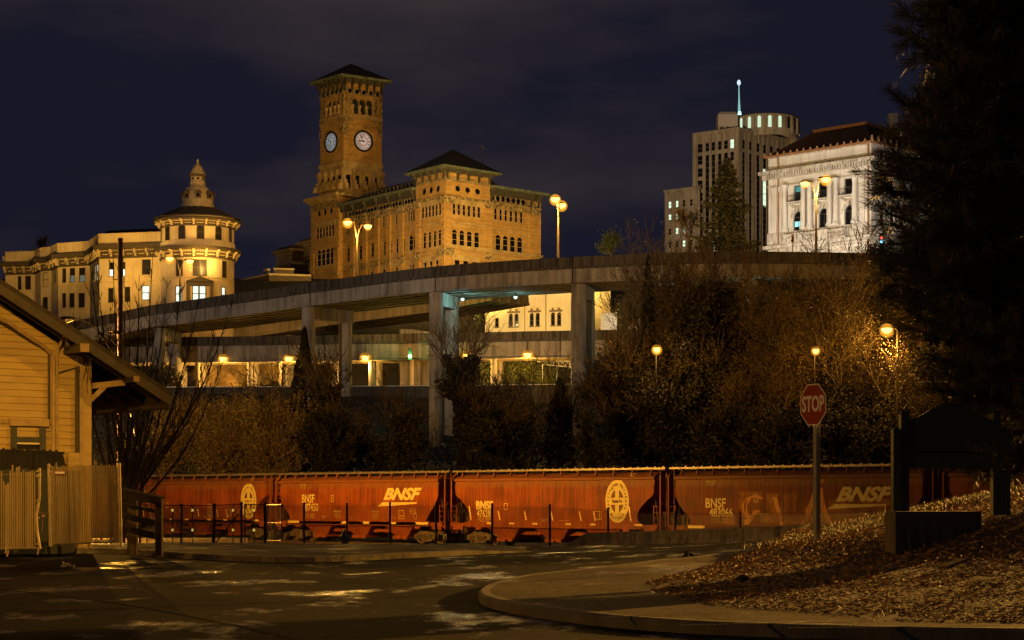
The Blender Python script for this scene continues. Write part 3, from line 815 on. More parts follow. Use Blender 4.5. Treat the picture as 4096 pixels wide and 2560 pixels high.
def emblem(R, x, w, rx=.92, rz=1.26):
    f0 = on_side(x, w, .012); f1 = on_side(x, w, .02); f2 = on_side(x, w, .028)
    mb = MB(); n = 48
    for rr in range(6):                 # disc in rings so that it follows the curved side
        a0, a1 = rr/6, (rr+1)/6
        for k in range(n):
            t0, t1 = 2*math.pi*k/n, 2*math.pi*(k+1)/n
            mb.quad(f0(rx*a0*math.cos(t0), rz*a0*math.sin(t0)), f0(rx*a1*math.cos(t0), rz*a1*math.sin(t0)), f0(rx*a1*math.cos(t1), rz*a1*math.sin(t1)), f0(rx*a0*math.cos(t1), rz*a0*math.sin(t1)))
    e = mb.build('emblem', cream, R, local=True)
    tb = MB()
    ax, az = .52*rx/.92, .68*rz/1.26    # four dark quarters round a pale cross
    for q in range(4):
        sx, sz = (1, -1, -1, 1)[q], (1, 1, -1, -1)[q]
        pts = [(.15, .2)]
        for k in range(8):
            t = math.pi/2*k/7; px_, pz_ = ax*math.cos(t), az*math.sin(t)
            pts.append((max(px_, .15), max(pz_, .2)))
        pp = [f1(sx*a, sz*b) for a, b in pts]
        tb.poly(pp)
    add_text(tb, 'Santa Fe', f2, size=.30, bold=.008, xs=.80)
    def ring(word, a0, a1, flip, size=.27):
        L = len(word)
        for i, ch in enumerate(word):
            if ch == ' ': continue
            t = math.radians(a0+(a1-a0)*i/(L-1)); r0 = .775
            cx_, cz_ = rx*r0*math.cos(t)*1.0, rz*(r0+.02)*math.sin(t)
            ang = math.atan2(math.sin(t)/rz, math.cos(t)/rx)-math.pi/2+(math.pi if flip else 0)
            ca, sa = math.cos(ang), math.sin(ang)
            add_text(tb, ch, lambda u, v: f1(cx_+u*ca-v*sa, cz_+u*sa+v*ca), size=size, bold=.01)
    ring('Burlington Northern', 205, -25, False)
    ring('Railway', 232, 308, True)
    tb.build('emblem_lettering', brownl, e, local=True)
    return e
def small_print(R, kind):
    r = random.Random(5 if kind == 'A' else 9)
    P = []
    if kind == 'A':
        P += [('WARNING', -1.9, 2.08, dict(size=.16)), ('do not strike\nhatch covers with\nhammers or bars\nat any time', -1.9, 1.82, dict(size=.10)),
              ('WARNING', 2.05, 2.08, dict(size=.16)), ('do not strike\nhatch covers with\nhammers or bars\nat any time', 2.05, 1.82, dict(size=.10)),
              ('use gate opening\nmachine only', -3.35, 1.72, dict(size=.09)), ('jack\nhere', -.45, 1.68, dict(size=.09)), ('keep off running board', 3.6, 1.7, dict(size=.09)),
              ('BLT  6-97\nNEW  6-97\nLUB   RB', 5.75, 2.12, dict(size=.13)), ('C', -2.42, 2.95, dict(size=.18)),
              ('DO NOT HUMP\nEMPTY CARS\nIN TRAINS', -5.6, 3.78, dict(size=.11))]
    else:
        P += [('use gate opening\nmachine only', -.5, 1.65, dict(size=.09)), ('keep off running board', 1.2, 1.62, dict(size=.09)),
              ('BLT 10-91\nNEW 10-91\nCOTS 1-98', 5.35, 1.98, dict(size=.14)), ('DO NOT HUMP\nEMPTY', 6.6, 4.30, dict(size=.09))]
    e = decal(R, 'stencil', P)
    mb = MB()
    def frame(x, w, a, b, t=.03):
        f = on_side(x, w, .014)
        for (x0, x1, z0, z1) in ((-a,a,-b,-b+t),(-a,a,b-t,b),(-a,-a+t,-b,b),(a-t,a,-b,b)): mb.quad(f(x0,z0), f(x1,z0), f(x1,z1), f(x0,z1))
    if kind == 'A':
        frame(-2.42, 2.95, .13, .22); frame(4.62, 1.9, .27, .28); frame(4.62, 1.82, .27, .02)
        f = on_side(5.98, 1.8, .014)
        for k in range(16):
            t0, t1 = 2*math.pi*k/16, 2*math.pi*(k+1)/16
            mb.quad(f(.13*math.cos(t0),.2*math.sin(t0)), f(.16*math.cos(t0),.23*math.sin(t0)), f(.16*math.cos(t1),.23*math.sin(t1)), f(.13*math.cos(t1),.2*math.sin(t1)))
    else:
        frame(-3.75, 2.45, .16, .2); frame(3.95, 1.95, .3, .25); frame(4.1, 1.95, .02, .25)
        for x in (-7.0+.35*0,): pass
    mb.build('stencil_frame', cream, R, local=True)
    mb = MB()
    if kind == 'A': xs = [(-6.9,.3),(-6.3,.3),(-1.1,.3),(1.15,.3),(3.9,.25),(6.4,.3),(7.0,.3)]
    else: xs = [(-5.2,.2),(-3.2,.2),(-1.2,.2),(1.6,.2),(3.6,.2),(7.2,.3)]
    for x, a in xs:
        mb.box(x-a, x+a, -1.66, -1.625, 1.27, 1.42) if kind == 'A' else mb.box(x-a, x+a, -1.66, -1.625, 1.36, 1.46)
    if kind == 'B':                     # slanting reflector strips
        for x in (-6.9,-4.3,-2.0,.25,2.6,3.75,6.55):
            h = .85 if abs(x) > 6 else .55; f = on_side(x, 1.62, .016); s_ = -.12
            mb.loft([[f(-.05-s_*0, 0), f(.05, 0)], [f(-.05+s_*.5, h*.5), f(.05+s_*.5, h*.5)], [f(-.05+s_, h), f(.05+s_, h)]])
    mb.build('reflector', yellowref, R, local=True)
TDX, TDY = 12.71, -12.9
TANG = math.atan2(TDY, TDX); RAILZ = -1.35
def car_loc(t): return Vector((-15.67+TDX*(t+.5), 136.8+TDY*(t+.5), RAILZ))
GRP = 'rust red covered hopper cars coupled in one train'
protoA = make_car('A', paint[0]); protoB = make_car('B', paint[1])
index_kids()
def place(proto, t, label, pm):
    if proto.get('used'):
        c = copy_thing(proto, car_loc(t), TANG, label)
    else:
        c = proto; c['used'] = 1; c.location = car_loc(t); c.rotation_euler = (0, 0, TANG); c['label'] = label
    ORG[c.name] = Vector((0,0,0)); c['group'] = GRP
    return c
c2 = place(protoA, 0, 'hopper car numbered 487450 with a slanted yellow wordmark, between two emblem cars', paint[0])
c4 = place(protoA, 2, 'hopper car numbered 483066 smeared with washed-off graffiti, behind the stop sign', paint[2])
c3 = place(protoB, 1, 'hopper car numbered 476289 with a yellow oval emblem, behind the concrete barrier', paint[1])
c1 = place(protoB, -1, 'hopper car with an oval emblem behind the small fence gate and wooden rail', paint[1])
c5 = place(protoB, 3, 'dark shaded hopper car seen under the green signboard and pine', paint[1])
c0 = place(protoA, -2, 'hopper car end just showing beside the slatted gate, farthest up the track', paint[0])
for c in (c2, c4, c3, c1, c5, c0):
    if 'used' in c: del c['used']
for ch in KIDS[c4]:                     # the streaked car has paint of its own
    if ch.type == 'MESH' and paint[0].name in [m.name for m in ch.data.materials]:
        ch.data = ch.data.copy(); ch.data.materials[0] = paint[2]
for c in (c2, c4): small_print(c, 'A')
for c in (c1, c3): small_print(c, 'B')
decal(c2, 'reporting_mark', [('BNSF', -5.05, 2.92, dict(size=.78, xs=.80, bold=.012)), ('487450', -4.78, 2.32, dict(size=.72, xs=.80, bold=.012)), ('LD LMT  223800', -5.0, 1.83, dict(size=.17)), ('LT WT  62200', -5.0, 1.65, dict(size=.17))])
wedge_logo(c2, 4.35, 3.20, 1.05)
decal(c4, 'reporting_mark', [('BNSF', -5.25, 2.65, dict(size=.74, xs=.88, bold=.014)), ('483066', -4.85, 2.13, dict(size=.66, xs=.84, bold=.014)), ('LD LMT  223700', -4.95, 1.80, dict(size=.17)), ('LT WT  62300', -4.95, 1.62, dict(size=.17))])
wedge_logo(c4, 4.3, 3.12, 1.0)
decal(c3, 'reporting_mark', [('BNSF', -5.65, 2.50, dict(size=.68, xs=1.0, bold=.03)), ('476289', -5.6, 1.98, dict(size=.64, xs=.78, bold=.012)), ('LD LMT  224100', -5.7, 1.66, dict(size=.16)), ('LT WT  61900', -5.7, 1.50, dict(size=.16))])
emblem(c3, 5.5, 2.78)
emblem(c1, 6.3, 2.78)
decal(c5, 'reporting_mark', [('BNSF', -5.35, 2.42, dict(size=.68, xs=1.0, bold=.03))])
mb = MB(); f = on_side(1.6, 1.95, .016); mb.quad(f(-.28,-.45), f(.28,-.45), f(.28,.62), f(-.28,.62)); mb.build('repair_patch', mat('bare_patch', (.30,.16,.06), (.24,.12,.04), rough=.6), c1, local=True)
# pale smears where graffiti was washed off: streaky, broken paint
def smearmat(mx=.45, fm=.82):
    m, nt, bs = _nodes('washed_smear'); N = nt.nodes; Lk = nt.links
    tc = N.new('ShaderNodeTexCoord'); mp = N.new('ShaderNodeMapping'); mp.inputs['Scale'].default_value = (14, 14, .5); Lk.new(tc.outputs['Object'], mp.inputs['Vector'])
    a = N.new('ShaderNodeTexNoise'); a.inputs['Scale'].default_value = 1.0; a.inputs['Detail'].default_value = 5; Lk.new(mp.outputs[0], a.inputs['Vector'])
    b = N.new('ShaderNodeTexNoise'); b.inputs['Scale'].default_value = 1.1; b.inputs['Detail'].default_value = 4; Lk.new(tc.outputs['Object'], b.inputs['Vector'])
    mu = N.new('ShaderNodeMath'); mu.operation = 'ADD'; Lk.new(a.outputs['Fac'], mu.inputs[0]); Lk.new(b.outputs['Fac'], mu.inputs[1])
    cr = N.new('ShaderNodeMapRange'); cr.inputs['From Min'].default_value = fm; cr.inputs['From Max'].default_value = fm+.3; cr.inputs['To Max'].default_value = mx; Lk.new(mu.outputs[0], cr.inputs['Value'])
    Lk.new(cr.outputs[0], bs.inputs['Alpha']); bs.inputs['Base Color'].default_value = (.62, .30, .085, 1); bs.inputs['Roughness'].default_value = .8; bs.inputs['Specular IOR Level'].default_value = .1
    return m
sm_ = smearmat()
mb = MB(); st_ = MB()
def strip(x, pts, wd):
    rows = []
    for (dx, w, k) in pts: rows.append([(x+dx-1.5*wd*k, side_y(w, .01), w), (x+dx+1.5*wd*k, side_y(w, .01), w)])
    st_.mark(); st_.loft(rows)
strip(-2.6, [(-.5,2.0,.8),(-.62,2.5,1),(-.35,2.95,1),(.2,3.1,1),(.55,2.9,.9)], .13)
strip(-3.2, [(0,1.9,.7),(.5,2.05,.8),(.9,2.25,.8)], .09)
strip(1.35, [(-.65,1.55,.8),(-.35,2.1,1),(.1,2.8,1.2),(.35,3.4,1.3),(.42,3.95,1.4)], .14)
strip(1.75, [(.75,1.55,.8),(.45,2.1,1),(.2,2.6,1.2),(.05,3.4,1.2),(.05,3.95,1.2)], .12)
strip(-1.0, [(.3,1.5,.7),(.12,2.3,.9),(-.15,3.0,1.0)], .10)
strip(-3.3, [(.1,1.45,1),(.5,1.9,1),(1.0,2.3,1)], .16)
for x0, x1, w0, w1 in [(-3.6,-2.0,2.4,3.3),(-1.7,.3,1.6,3.2),(.8,2.0,2.25,2.5),(-4.6,-3.9,1.5,1.95),(-3.5,-2.4,1.6,2.4),(2.4,7.3,1.6,2.9),(5.2,5.4,1.6,2.7),(6.2,6.4,1.6,2.6),(-2.0,2.6,1.6,2.1)]:
    mb.loft([[(x0+(x1-x0)*k/4, side_y(w0+(w1-w0)*q/6, .0085), w0+(w1-w0)*q/6) for k in range(5)] for q in range(7)])
mb.build('washed_smear', sm_, c4, local=True); st_.build_each('washed_streak', smearmat(.95, .70), c4, local=True)
# rails and ballast
mb = MB()
d = Vector((TDX, TDY, 0)).normalized(); nrm = Vector((-d.y, d.x, 0))
A = Vector((-15.67, 136.8, RAILZ))-d*55; B = A+d*150
railm = mat('rail_steel', (.10,.06,.035), (.2,.14,.09), rough=.45, metal=.6, ns=2)
for s in (-.72, .72):
    mb = MB(); mb.beam(A+nrm*s-Vector((0,0,.08)), B+nrm*s-Vector((0,0,.08)), .07, .16); mb.beam(A+nrm*s-Vector((0,0,.17)), B+nrm*s-Vector((0,0,.17)), .15, .03)
    o = mb.build('rail', railm); tag(o, 'steel rail under the near side of the hopper cars' if s < 0 else 'steel rail under the far side of the hopper cars', 'rail')
mb = MB()
mb.extrude([A+nrm*-2.6-Vector((0,0,.6)), A+nrm*-1.5-Vector((0,0,.2)), A+nrm*1.5-Vector((0,0,.2)), A+nrm*2.8-Vector((0,0,.6))], B-A)
struct(mb.build('track_ballast', mat('ballast', (.05,.04,.03), (.15,.12,.09), rough=.95, ns=14, detail=8, bump=.8)))
# ---------------------------------------------------------------- brick city hall with clock tower
bk = brick('golden_brick', (.46,.26,.07), (.33,.175,.045), (.26,.15,.05), .9, .22, var=.38)
stone = stained('carved_sandstone', (.40,.28,.13), (.20,.13,.055), .3, sc=1.4)
carved = mat('carved_frieze', (.08,.055,.025), (.36,.25,.11), rough=.9, ns=2.6, detail=6, lo=.42, hi=.58, bump=.8)
slate = mat('dark_roof', (.012,.010,.009), (.022,.018,.016), rough=.9, ns=3)
copper = stained('weathered_copper', (.13,.15,.10), (.035,.028,.02), .5, sc=2)
bracketm = mat('dark_bracket', (.030,.026,.020), (.06,.05,.035), rough=.8, ns=3)
frame_t = mat('tan_frame', (.38,.26,.12), (.30,.20,.09), rough=.7)
glass = mat('dark_glass', (.006,.006,.008), rough=.15, spec=.3)
glass2 = mat('dull_glass', (.02,.016,.012), rough=.3, spec=.4)
def px2(s, ox, x): return ox+x/s
CH = thing('clock_tower_building', 'golden brick civic building with tall square clock tower and pyramid roofs', 'building', (XY(1782,290).x, 290, 28))
P0 = XY(1782, 290)
FR = Fac.toward(P0, 8072, 2163)
FL = Fac.toward(P0, -5820, 1251)
def A_(x): return 1600+x/2.853
def Ay(y): return 570+y/2.853
def B_(x): return 1000+x/1.512
def By(y): return 200+y/1.512
def rowh(F, prs, pxr, pa, pb, kind=''):
    z1 = F.z(pxr, pa); z0 = F.z(pxr, pb); out = []
    for a, b in prs:
        u0, u1 = sorted((F.u(a), F.u(b))); g = 0 if kind == 'round' else .16*(u1-u0); out.append((u0-g, u1+g, z0, z1, kind))
    return out
def spread(a, b, n, frac):
    w = (b-a)/n; return [(a+w*(i+.5-frac/2), a+w*(i+.5+frac/2)) for i in range(n)]
# right-hand (street) front -------------
hR = []
hR += rowh(FR, [(A_(a), A_(b)) for a, b in ((632,690),(745,803),(858,916))], A_(660), Ay(493), Ay(560), 'round')
topR = rowh(FR, [(A_(a), A_(a+27)) for a in (605,660,718,775,833,888)], A_(617), Ay(695), Ay(822)); hR += topR
arcR = rowh(FR, [(A_(a), A_(a+45)) for a in (600,685,770,853)], A_(620), Ay(993), Ay(1178), 'arch'); hR += arcR
lowR = rowh(FR, [(A_(a), A_(a+48)) for a in (630,728,830)], A_(655), Ay(1338), Ay(1470)); hR += lowR
lowR2 = rowh(FR, [(A_(a), A_(a+50)) for a in (1050,1150,1250,1350)], A_(655), Ay(1338), Ay(1470)); hR += lowR2
topW = rowh(FR, [(A_(a), A_(a+26)) for a in (1043,1102,1160,1218,1278,1336,1395)], A_(1055), Ay(742), Ay(870)); hR += topW
arcW = rowh(FR, [(A_(a), A_(a+46)) for a in (1037,1120,1202,1285,1367)], A_(1060), Ay(1040), Ay(1220), 'arch'); hR += arcW
uP = FR.u(1960)                       # pavilion / wing boundary
zE = FR.z(1782, 676); zW = FR.z(1959, 752)
zb = 27.0
def cut(hs, a, b): return [h for h in hs if a-1e-3 <= h[0] and h[1] <= b+1e-3]
mb = MB()
FR.wall(mb, zb, zE, cut(hR, 0, uP), .10, 0, uP)
FRw = FR.shift(-.45)
FR.wall(mb, zb, zE, [], .4, uP-.01, uP)
FRw.wall(mb, zb, zW, cut(hR, uP, FR.L), .10, uP, FR.L)
# left front -------------
hL = []
rl = rowh(FL, [(A_(a), A_(b)) for a, b in ((253,297),(331,375),(411,455))], A_(433), Ay(490), Ay(563), 'round'); hL += rl
hL += rowh(FL, [(A_(a), A_(a+22)) for a in (248,287,326,364,403,445)], A_(456), Ay(695), Ay(826))
hL += rowh(FL, [(A_(a), A_(a+27)) for a in (267,324,382,439)], A_(453), Ay(998), Ay(1180), 'arch')
hL += rowh(FL, [(A_(a), A_(a+26)) for a in (275,340,410)], A_(425), Ay(1340), Ay(1450))
uQ = FL.u(1664); uT = FL.u(1363)
hw_ = []
for a, b in ((640,696),(715,770),(788,844),(865,921),(940,1000)):
    hw_ += rowh(FL, [(B_(p), B_(q)) for p, q in spread(a, b, 4, .62)], B_(985), By(957), By(1032))
hw_ += rowh(FL, [(B_(p), B_(q)) for p, q in spread(566, 622, 4, .62)], B_(985), By(957), By(1032))
for a, b in ((577,622),(650,692),(723,768),(798,844),(874,921),(950,999)):
    m_ = (a+b)/2; hw_ += rowh(FL, [(B_(a), B_(m_-4)), (B_(m_+4), B_(b))], B_(985), By(1116), By(1206), 'arch')
for a, b in ((715,770),(788,844),(865,921),(950,999)):
    hw_ += rowh(FL, [(B_(p), B_(q)) for p, q in spread(a, b, 3, .6)], B_(985), By(1292), By(1340))
ht = []
ht += rowh(FL, [(B_(a-10), B_(a+10)) for a in (428,465,502)], B_(502), By(955), By(992), 'round')
ht += rowh(FL, [(B_(p), B_(q)) for p, q in spread(410, 522, 6, .6)], B_(516), By(1055), By(1124))
ht += rowh(FL, [(B_(p), B_(q)) for p, q in spread(416, 520, 4, .72)], B_(505), By(1198), By(1296), 'arch')
zLw = FL.z(B_(1000), By(848)); zTb = FL.z(B_(545), By(868))
FLw = FL.shift(-.4); FLt = FL.shift(.35)
FL.wall(mb, zb, zE, hL, .10, 0, uQ)
FLw.wall(mb, zb, zLw, hw_, .10, uQ, uT)
FLt.wall(mb, zb, zTb, ht, .10, uT, FL.L)
# ends that a side step would show
e = Fac(FR.B, FR.B+Vector((-.69,.72))*20); e.wall(mb, zb, zW, [], .3)
e = Fac(FLt.P(uT,0).to_2d(), FLt.P(uT,0,-6).to_2d()); e.wall(mb, zb, zTb, [], .3)
mb.build('wall', bk, CH)
for F, hs in ((FR, cut(hR,0,uP)), (FRw, cut(hR,uP,FR.L)), (FL, hL), (FLw, hw_), (FLt, ht)):
    for h in hs:
        if h[4] == 'round':
            m2 = MB(); a, b, c, d = h[:4]
            pts = [F.P((a+b)/2+(b-a)/2*math.cos(2*math.pi*k/16), (c+d)/2+(d-c)/2*math.sin(2*math.pi*k/16), -.09) for k in range(16)]
            m2.poly(pts); w_ = m2.build('round_window', glass, CH)
        else: F.window(CH, h, .10, frame_t, glass, .055, 'sash')
# stone trim: sills, lintels, string courses, pilasters with carved capitals
mb = MB()
def course(F, z, u0, u1, h=.25, o=.12): F.box(mb, u0, u1, z-h/2, z+h/2, 0, o)
for F, hs in ((FR, hR), (FL, hL), (FLw, hw_), (FLt, ht)):
    for h in hs:
        if h[4] == 'round': continue
        if F is FR and h[0] > uP: G = FRw
        else: G = F
        G.box(mb, h[0]-.08, h[1]+.08, h[2]-.14, h[2]-.002, 0, .10)
        if h[4] == '' and (h[3]-h[2]) > 1: G.box(mb, h[0]-.45, h[1]+.45, h[3]+.02, h[3]+.75, 0, .05+.003*(hs.index(h) % 2))
zR = lambda y: FR.z(A_(560), Ay(y))
for F, u0, u1 in ((FR, .9, uP-.3), (FRw, uP+.2, FR.L-.8), (FL, .9, uQ-.1), (FLw, uQ+.1, uT-.1), (FLt, uT+.3, FL.L-.3)):
    for y, h in ((897,.18),(1187,.28),(1240,.2)): course(F, zR(y), u0, u1, h, .16)
    course(F, zR(935), u0, u1, .16, .08)
FR.box(mb, -.2, FR.L+.2, zR(1165)-.25, zR(1165)+.05, 0, .3)
FLt.box(mb, uT-.2, FL.L+.35, zR(1165)-.25, zR(1165)+.05, 0, .25)
mb.build('stone_trim', stone, CH)
mb = MB()
zf1, zf0 = FR.z(1784, Ay(388)), FR.z(1784, Ay(428))
zg1, zg0 = FR.z(1784, Ay(596)), FR.z(1784, Ay(622))
mb.mark(); FR.box(mb, -.06, uP, zf0, zf1, 0, .1); mb.mark(); FL.box(mb, -.06, uQ, zf0, zf1, 0, .1)
mb.mark(); FR.box(mb, -.08, FR.L, zg0, zg1, 0, .14); mb.mark(); FL.box(mb, -.08, uQ, zg0, zg1, 0, .14)
mb.mark(); FRw.box(mb, uP, FR.L+.06, zW-3.0, zW-1.0, 0, .1); mb.mark(); FLw.box(mb, uQ, uT, zLw-3.0, zLw-1.0, 0, .1)
for F, u in ((FR,.0),(FR,uP-1.0),(FR,FR.L-1.6),(FL,.0),(FL,uQ-1.2),(FL,FL.u(1608)),(FL,FL.u(1557)),(FL,FL.u(1510)),(FL,FL.u(1462)),(FL,FL.u(1412))):
    w = 1.7 if u in (0.0,) else 1.3
    G = FLw.shift(.12) if (F is FL and u > uQ) else F
    for y in (640, 1240):
        mb.mark(); G.box(mb, u-.1, u+w, zR(y)-.65, zR(y)+.45, 0, .32)
mb.mark(); FLt.box(mb, uT, FL.L, zTb-2.2, zTb-.6, 0, .14)
for u in (uT+.1, FL.L-1.2):
    mb.mark(); FLt.box(mb, u, u+1.1, zR(1010), zR(965), 0, .3); mb.mark(); FLt.box(mb, u, u+1.1, zR(1310), zR(1262), 0, .3)
mb.build_each('carved_frieze', carved, CH)
mb = MB()
for F, u, n, z, r in [(FRw, [FR.u(A_(x)) for x in (1075,1135,1193,1250,1310,1367,1425)], 0, FR.z(A_(1075), Ay(628)), .42)]+[(FLw, [FL.u(B_(x)) for x in np.linspace(598, 990, 22)], 0, FL.z(B_(988), By(907)), .36)]:
    for uu in u:
        mb.poly([F.P(uu+r*math.cos(2*math.pi*k/12), z+r*math.sin(2*math.pi*k/12), .112) for k in range(12)])
mb.build('frieze_opening', glass, CH)
# pilasters standing proud between bays
mb = MB()
for u in (FL.u(1608), FL.u(1557), FL.u(1510), FL.u(1462), FL.u(1412)): mb.mark(); FLw.box(mb, u, u+1.2, zb, zLw-3.0, 0, .28)
mb.mark(); FR.box(mb, 0, .9, zb, zR(640)-.6, 0, .2); mb.mark(); FR.box(mb, uP-1.0, uP+.4, zb, zR(640)-.6, 0, .2); mb.mark(); FRw.box(mb, FR.L-2.2, FR.L, zb, zW-3.0, 0, .25)
mb.mark(); FL.box(mb, 0, .9, zb, zR(640)-.6, 0, .2); mb.mark(); FL.box(mb, uQ-1.3, uQ, zb, zR(640)-.6, 0, .2); mb.mark(); FLt.box(mb, uT, uT+1.4, zb, zR(1005), 0, .2); mb.mark(); FLt.box(mb, FL.L-1.1, FL.L, zb, zR(1005), 0, .2)
mb.build_each('pilaster', bk, CH)
# eaves
def eave_ring(mb, F1, F2, u1, u2, z, over, th, c0):
    """overhanging eave along two fronts meeting at their common start corner"""
    k = c0
    a = F1.P(u1, z, over); b = F2.P(u2, z, over)
    n1 = Vector((F1.n.x, F1.n.y, 0)); n2 = Vector((F2.n.x, F2.n.y, 0))
    c = F1.P(0, z, 0)+Vector((n1+n2))*(over/(1+n1.dot(n2)))
    return a, c, b
def hip_roof(root, F1, F2, u1, u2, z, over, apex, th=.5, name='roof', back=None):
    a, c, b = eave_ring(None, F1, F2, u1, u2, z, over, th, 0)
    a = F1.P(u1+over, z, over); b = F2.P(u2+over, z, over); d = a+b-c
    mb = MB(); t = Vector((0,0,th))
    for p, q in ((a,c),(c,b),(b,d),(d,a)): mb.quad(p, q, q+t, p+t)
    mb.quad(a, d, b, c)
    mb.build('eave', copper, root)
    mb = MB(); A = Vector(apex)
    for p, q in ((a,c),(c,b),(b,d),(d,a)): mb.poly([p+t, q+t, A])
    return mb.build(name, slate, root)
zEv = FR.z(1782, 672); over = 1.3
rt = FR.P(uP/2, 0, 0); ctr = FR.P(uP/2, 0)+(FL.P(uQ/2,0)-FL.P(0,0))
apz = CZ+(HY-597)/FPX*ctr.y
hip_roof(CH, FR, FL, uP, uQ, zEv, over, (ctr.x, ctr.y, apz), .3)
def wing_eave(F, u0, u1, z, over=1.25, th=.4, slope=1):
    mb = MB(); F.box(mb, u0, u1, z, z+th, -.2, over); mb.build('eave', copper, CH)
    mb = MB(); mb.quad(F.P(u0,z+th,over-.2), F.P(u1,z+th,over-.2), F.P(u1,z+th+2.2*slope,-7), F.P(u0,z+th+2.2*slope,-7)); mb.build('roof', slate, CH)
wing_eave(FRw, uP+.02, FR.L+1.3, zW, slope=.25); wing_eave(FLw, uQ+.02, uT-.02, zLw, slope=1.5)
# penthouse lumps, rail and aerial on the roof of the right wing
mb = MB(); b0 = FR.P(FR.u(1990), zW, -4)
mb.hexa([FRw.P(uP+1.0,zW+.3,-3.5), FRw.P(uP+7.8,zW+.3,-3.5), FRw.P(uP+7.8,zW+.3,-9), FRw.P(uP+1.0,zW+.3,-9), FRw.P(uP+1.6,zW+3.6,-4.5), FRw.P(uP+3.0,zW+3.4,-4.5), FRw.P(uP+7.8,zW+1.2,-8), FRw.P(uP+1.6,zW+3.6,-8)])
FRw.box(mb, uP+8.2, uP+11, zW+.3, zW+1.3, -6, -3)
mb.build('roof_housing', mat('dull_red_metal', (.16,.09,.07), (.25,.16,.12), rough=.6, ns=1.5), CH)
mb = MB()
for k in range(5): mb.beam(FRw.P(uP+.4+.45*k,zW+.4,-1.5), FRw.P(uP+.4+.45*k,zW+2.8,-1.5), .1, .1)
mb.beam(FRw.P(uP+.3,zW+2.6,-1.5), FRw.P(uP+2.4,zW+2.6,-1.5), .1, .1)
mb.tube([FRw.P(uP+2.6,zW+.3,-4), FRw.P(uP+2.6,zW+7.5,-4)], .06, 5); mb.beam(FRw.P(uP+1.9,zW+7.3,-4), FRw.P(uP+3.2,zW+7.0,-4), .06, .06)
mb.build('aerial_mast', bracketm, CH)
mb = MB()
for k in range(15):
    u = uQ+.6+k*1.1; mb.beam(FLw.P(u,zLw+.4,-1.0), FLw.P(u,zLw+1.7,-1.0), .1, .1)
for z in (.9, 1.7): mb.beam(FLw.P(uQ+.2,zLw+z,-1.0), FLw.P(uQ+17,zLw+z,-1.0), .1, .1)
mb.build('roof_railing', galv, CH)
# eave brackets
mb = MB()
def brackets(F, us, z, h=1.5, o=1.0):
    for u in us:
        mb.mark(); F.box(mb, u-.16, u+.16, z-h, z, 0, .28); F.box(mb, u-.16, u+.16, z-h*.5, z-.002, .28, o*.7); F.box(mb, u-.18, u+.18, z-h*.22, z-.004, o*.7, o)
brackets(FR, lin(.2, uP-.2, 5), zEv); brackets(FL, lin(.2, uQ-.2, 5), zEv)
brackets(FRw, [uP+.6, FR.L-1.9, FR.L-.2], zW, 2.4, 1.1); brackets(FLw, [FL.u(x) for x in (1655,1604,1556,1508,1462,1414,1378)], zLw, 2.2, 1.1)
FRw.box(mb, uP+.1, FR.L+.1, zW-.9, zW-.01, 0, .5); FLw.box(mb, uQ, uT, zLw-.9, zLw-.01, 0, .5)
FR.box(mb, .0, uP, zEv-.5, zEv-.01, 0, .4); FL.box(mb, 0, uQ, zEv-.5, zEv-.01, 0, .4)
mb.build_each('eave_bracket', bracketm, CH)
# ---- the clock tower
TC = XY(1374, 314.5)
TR = Fac.toward(TC, 11300, 1527); TL = Fac.toward(TC, -6700, 1281)
def Cx(x): return 1230+x/2.606
def Cy(y): return 220+y/2.606
zt = TR.z(1376, Cy(245)); z_mid = TR.z(1374, Cy(1125)); z_bot = zTb-.5
bh = []
bR = rowh(TR, [(Cx(475),Cx(527)),(Cx(550),Cx(602)),(Cx(622),Cx(674))], Cx(500), Cy(452), Cy(612), 'arch')
bL = rowh(TL, [(Cx(207),Cx(238)),(Cx(255),Cx(287)),(Cx(300),Cx(328))], Cx(314), Cy(455), Cy(615), 'arch')
sR = rowh(TR, [(Cx(a),Cx(a+38)) for a in (405,498,590,683)], Cx(420), Cy(1245), Cy(1385))
sL = rowh(TL, [(Cx(a),Cx(a+26)) for a in (150,206,264,322)], Cx(335), Cy(1250), Cy(1390))
mb = MB()
TR.wall(mb, z_mid, zt, bR, .4); TL.wall(mb, z_mid, zt, bL, .4)
bk1 = TR.B+TL.B-TC
e = Fac(TR.B, bk1); e.wall(mb, z_bot, zt, [], .3); e = Fac(TL.B, bk1); e.wall(mb, z_bot, zt, [], .3)
mb.build('tower_shaft', bk, CH)
mb = MB(); TRo = TR.shift(.05); TLo = TL.shift(.05)
TRo.wall(mb, z_bot, z_mid, sR, .22, -.05, TR.L+.05); TLo.wall(mb, z_bot, z_mid, sL, .22, -.05, TL.L+.05)
TR.box(mb, -.25, TR.L+.2, z_mid-.1, z_mid+.35, .0, .22); TL.box(mb, -.25, TL.L+.2, z_mid-.1, z_mid+.35, .0, .22)
TR.box(mb, -.12, TR.L+.1, TR.z(1374, Cy(640)), TR.z(1374, Cy(612)), .0, .12); TL.box(mb, -.12, TL.L+.1, TR.z(1374, Cy(640)), TR.z(1374, Cy(612)), 0, .12)
mb.build('tower_stone_stage', stone, CH)
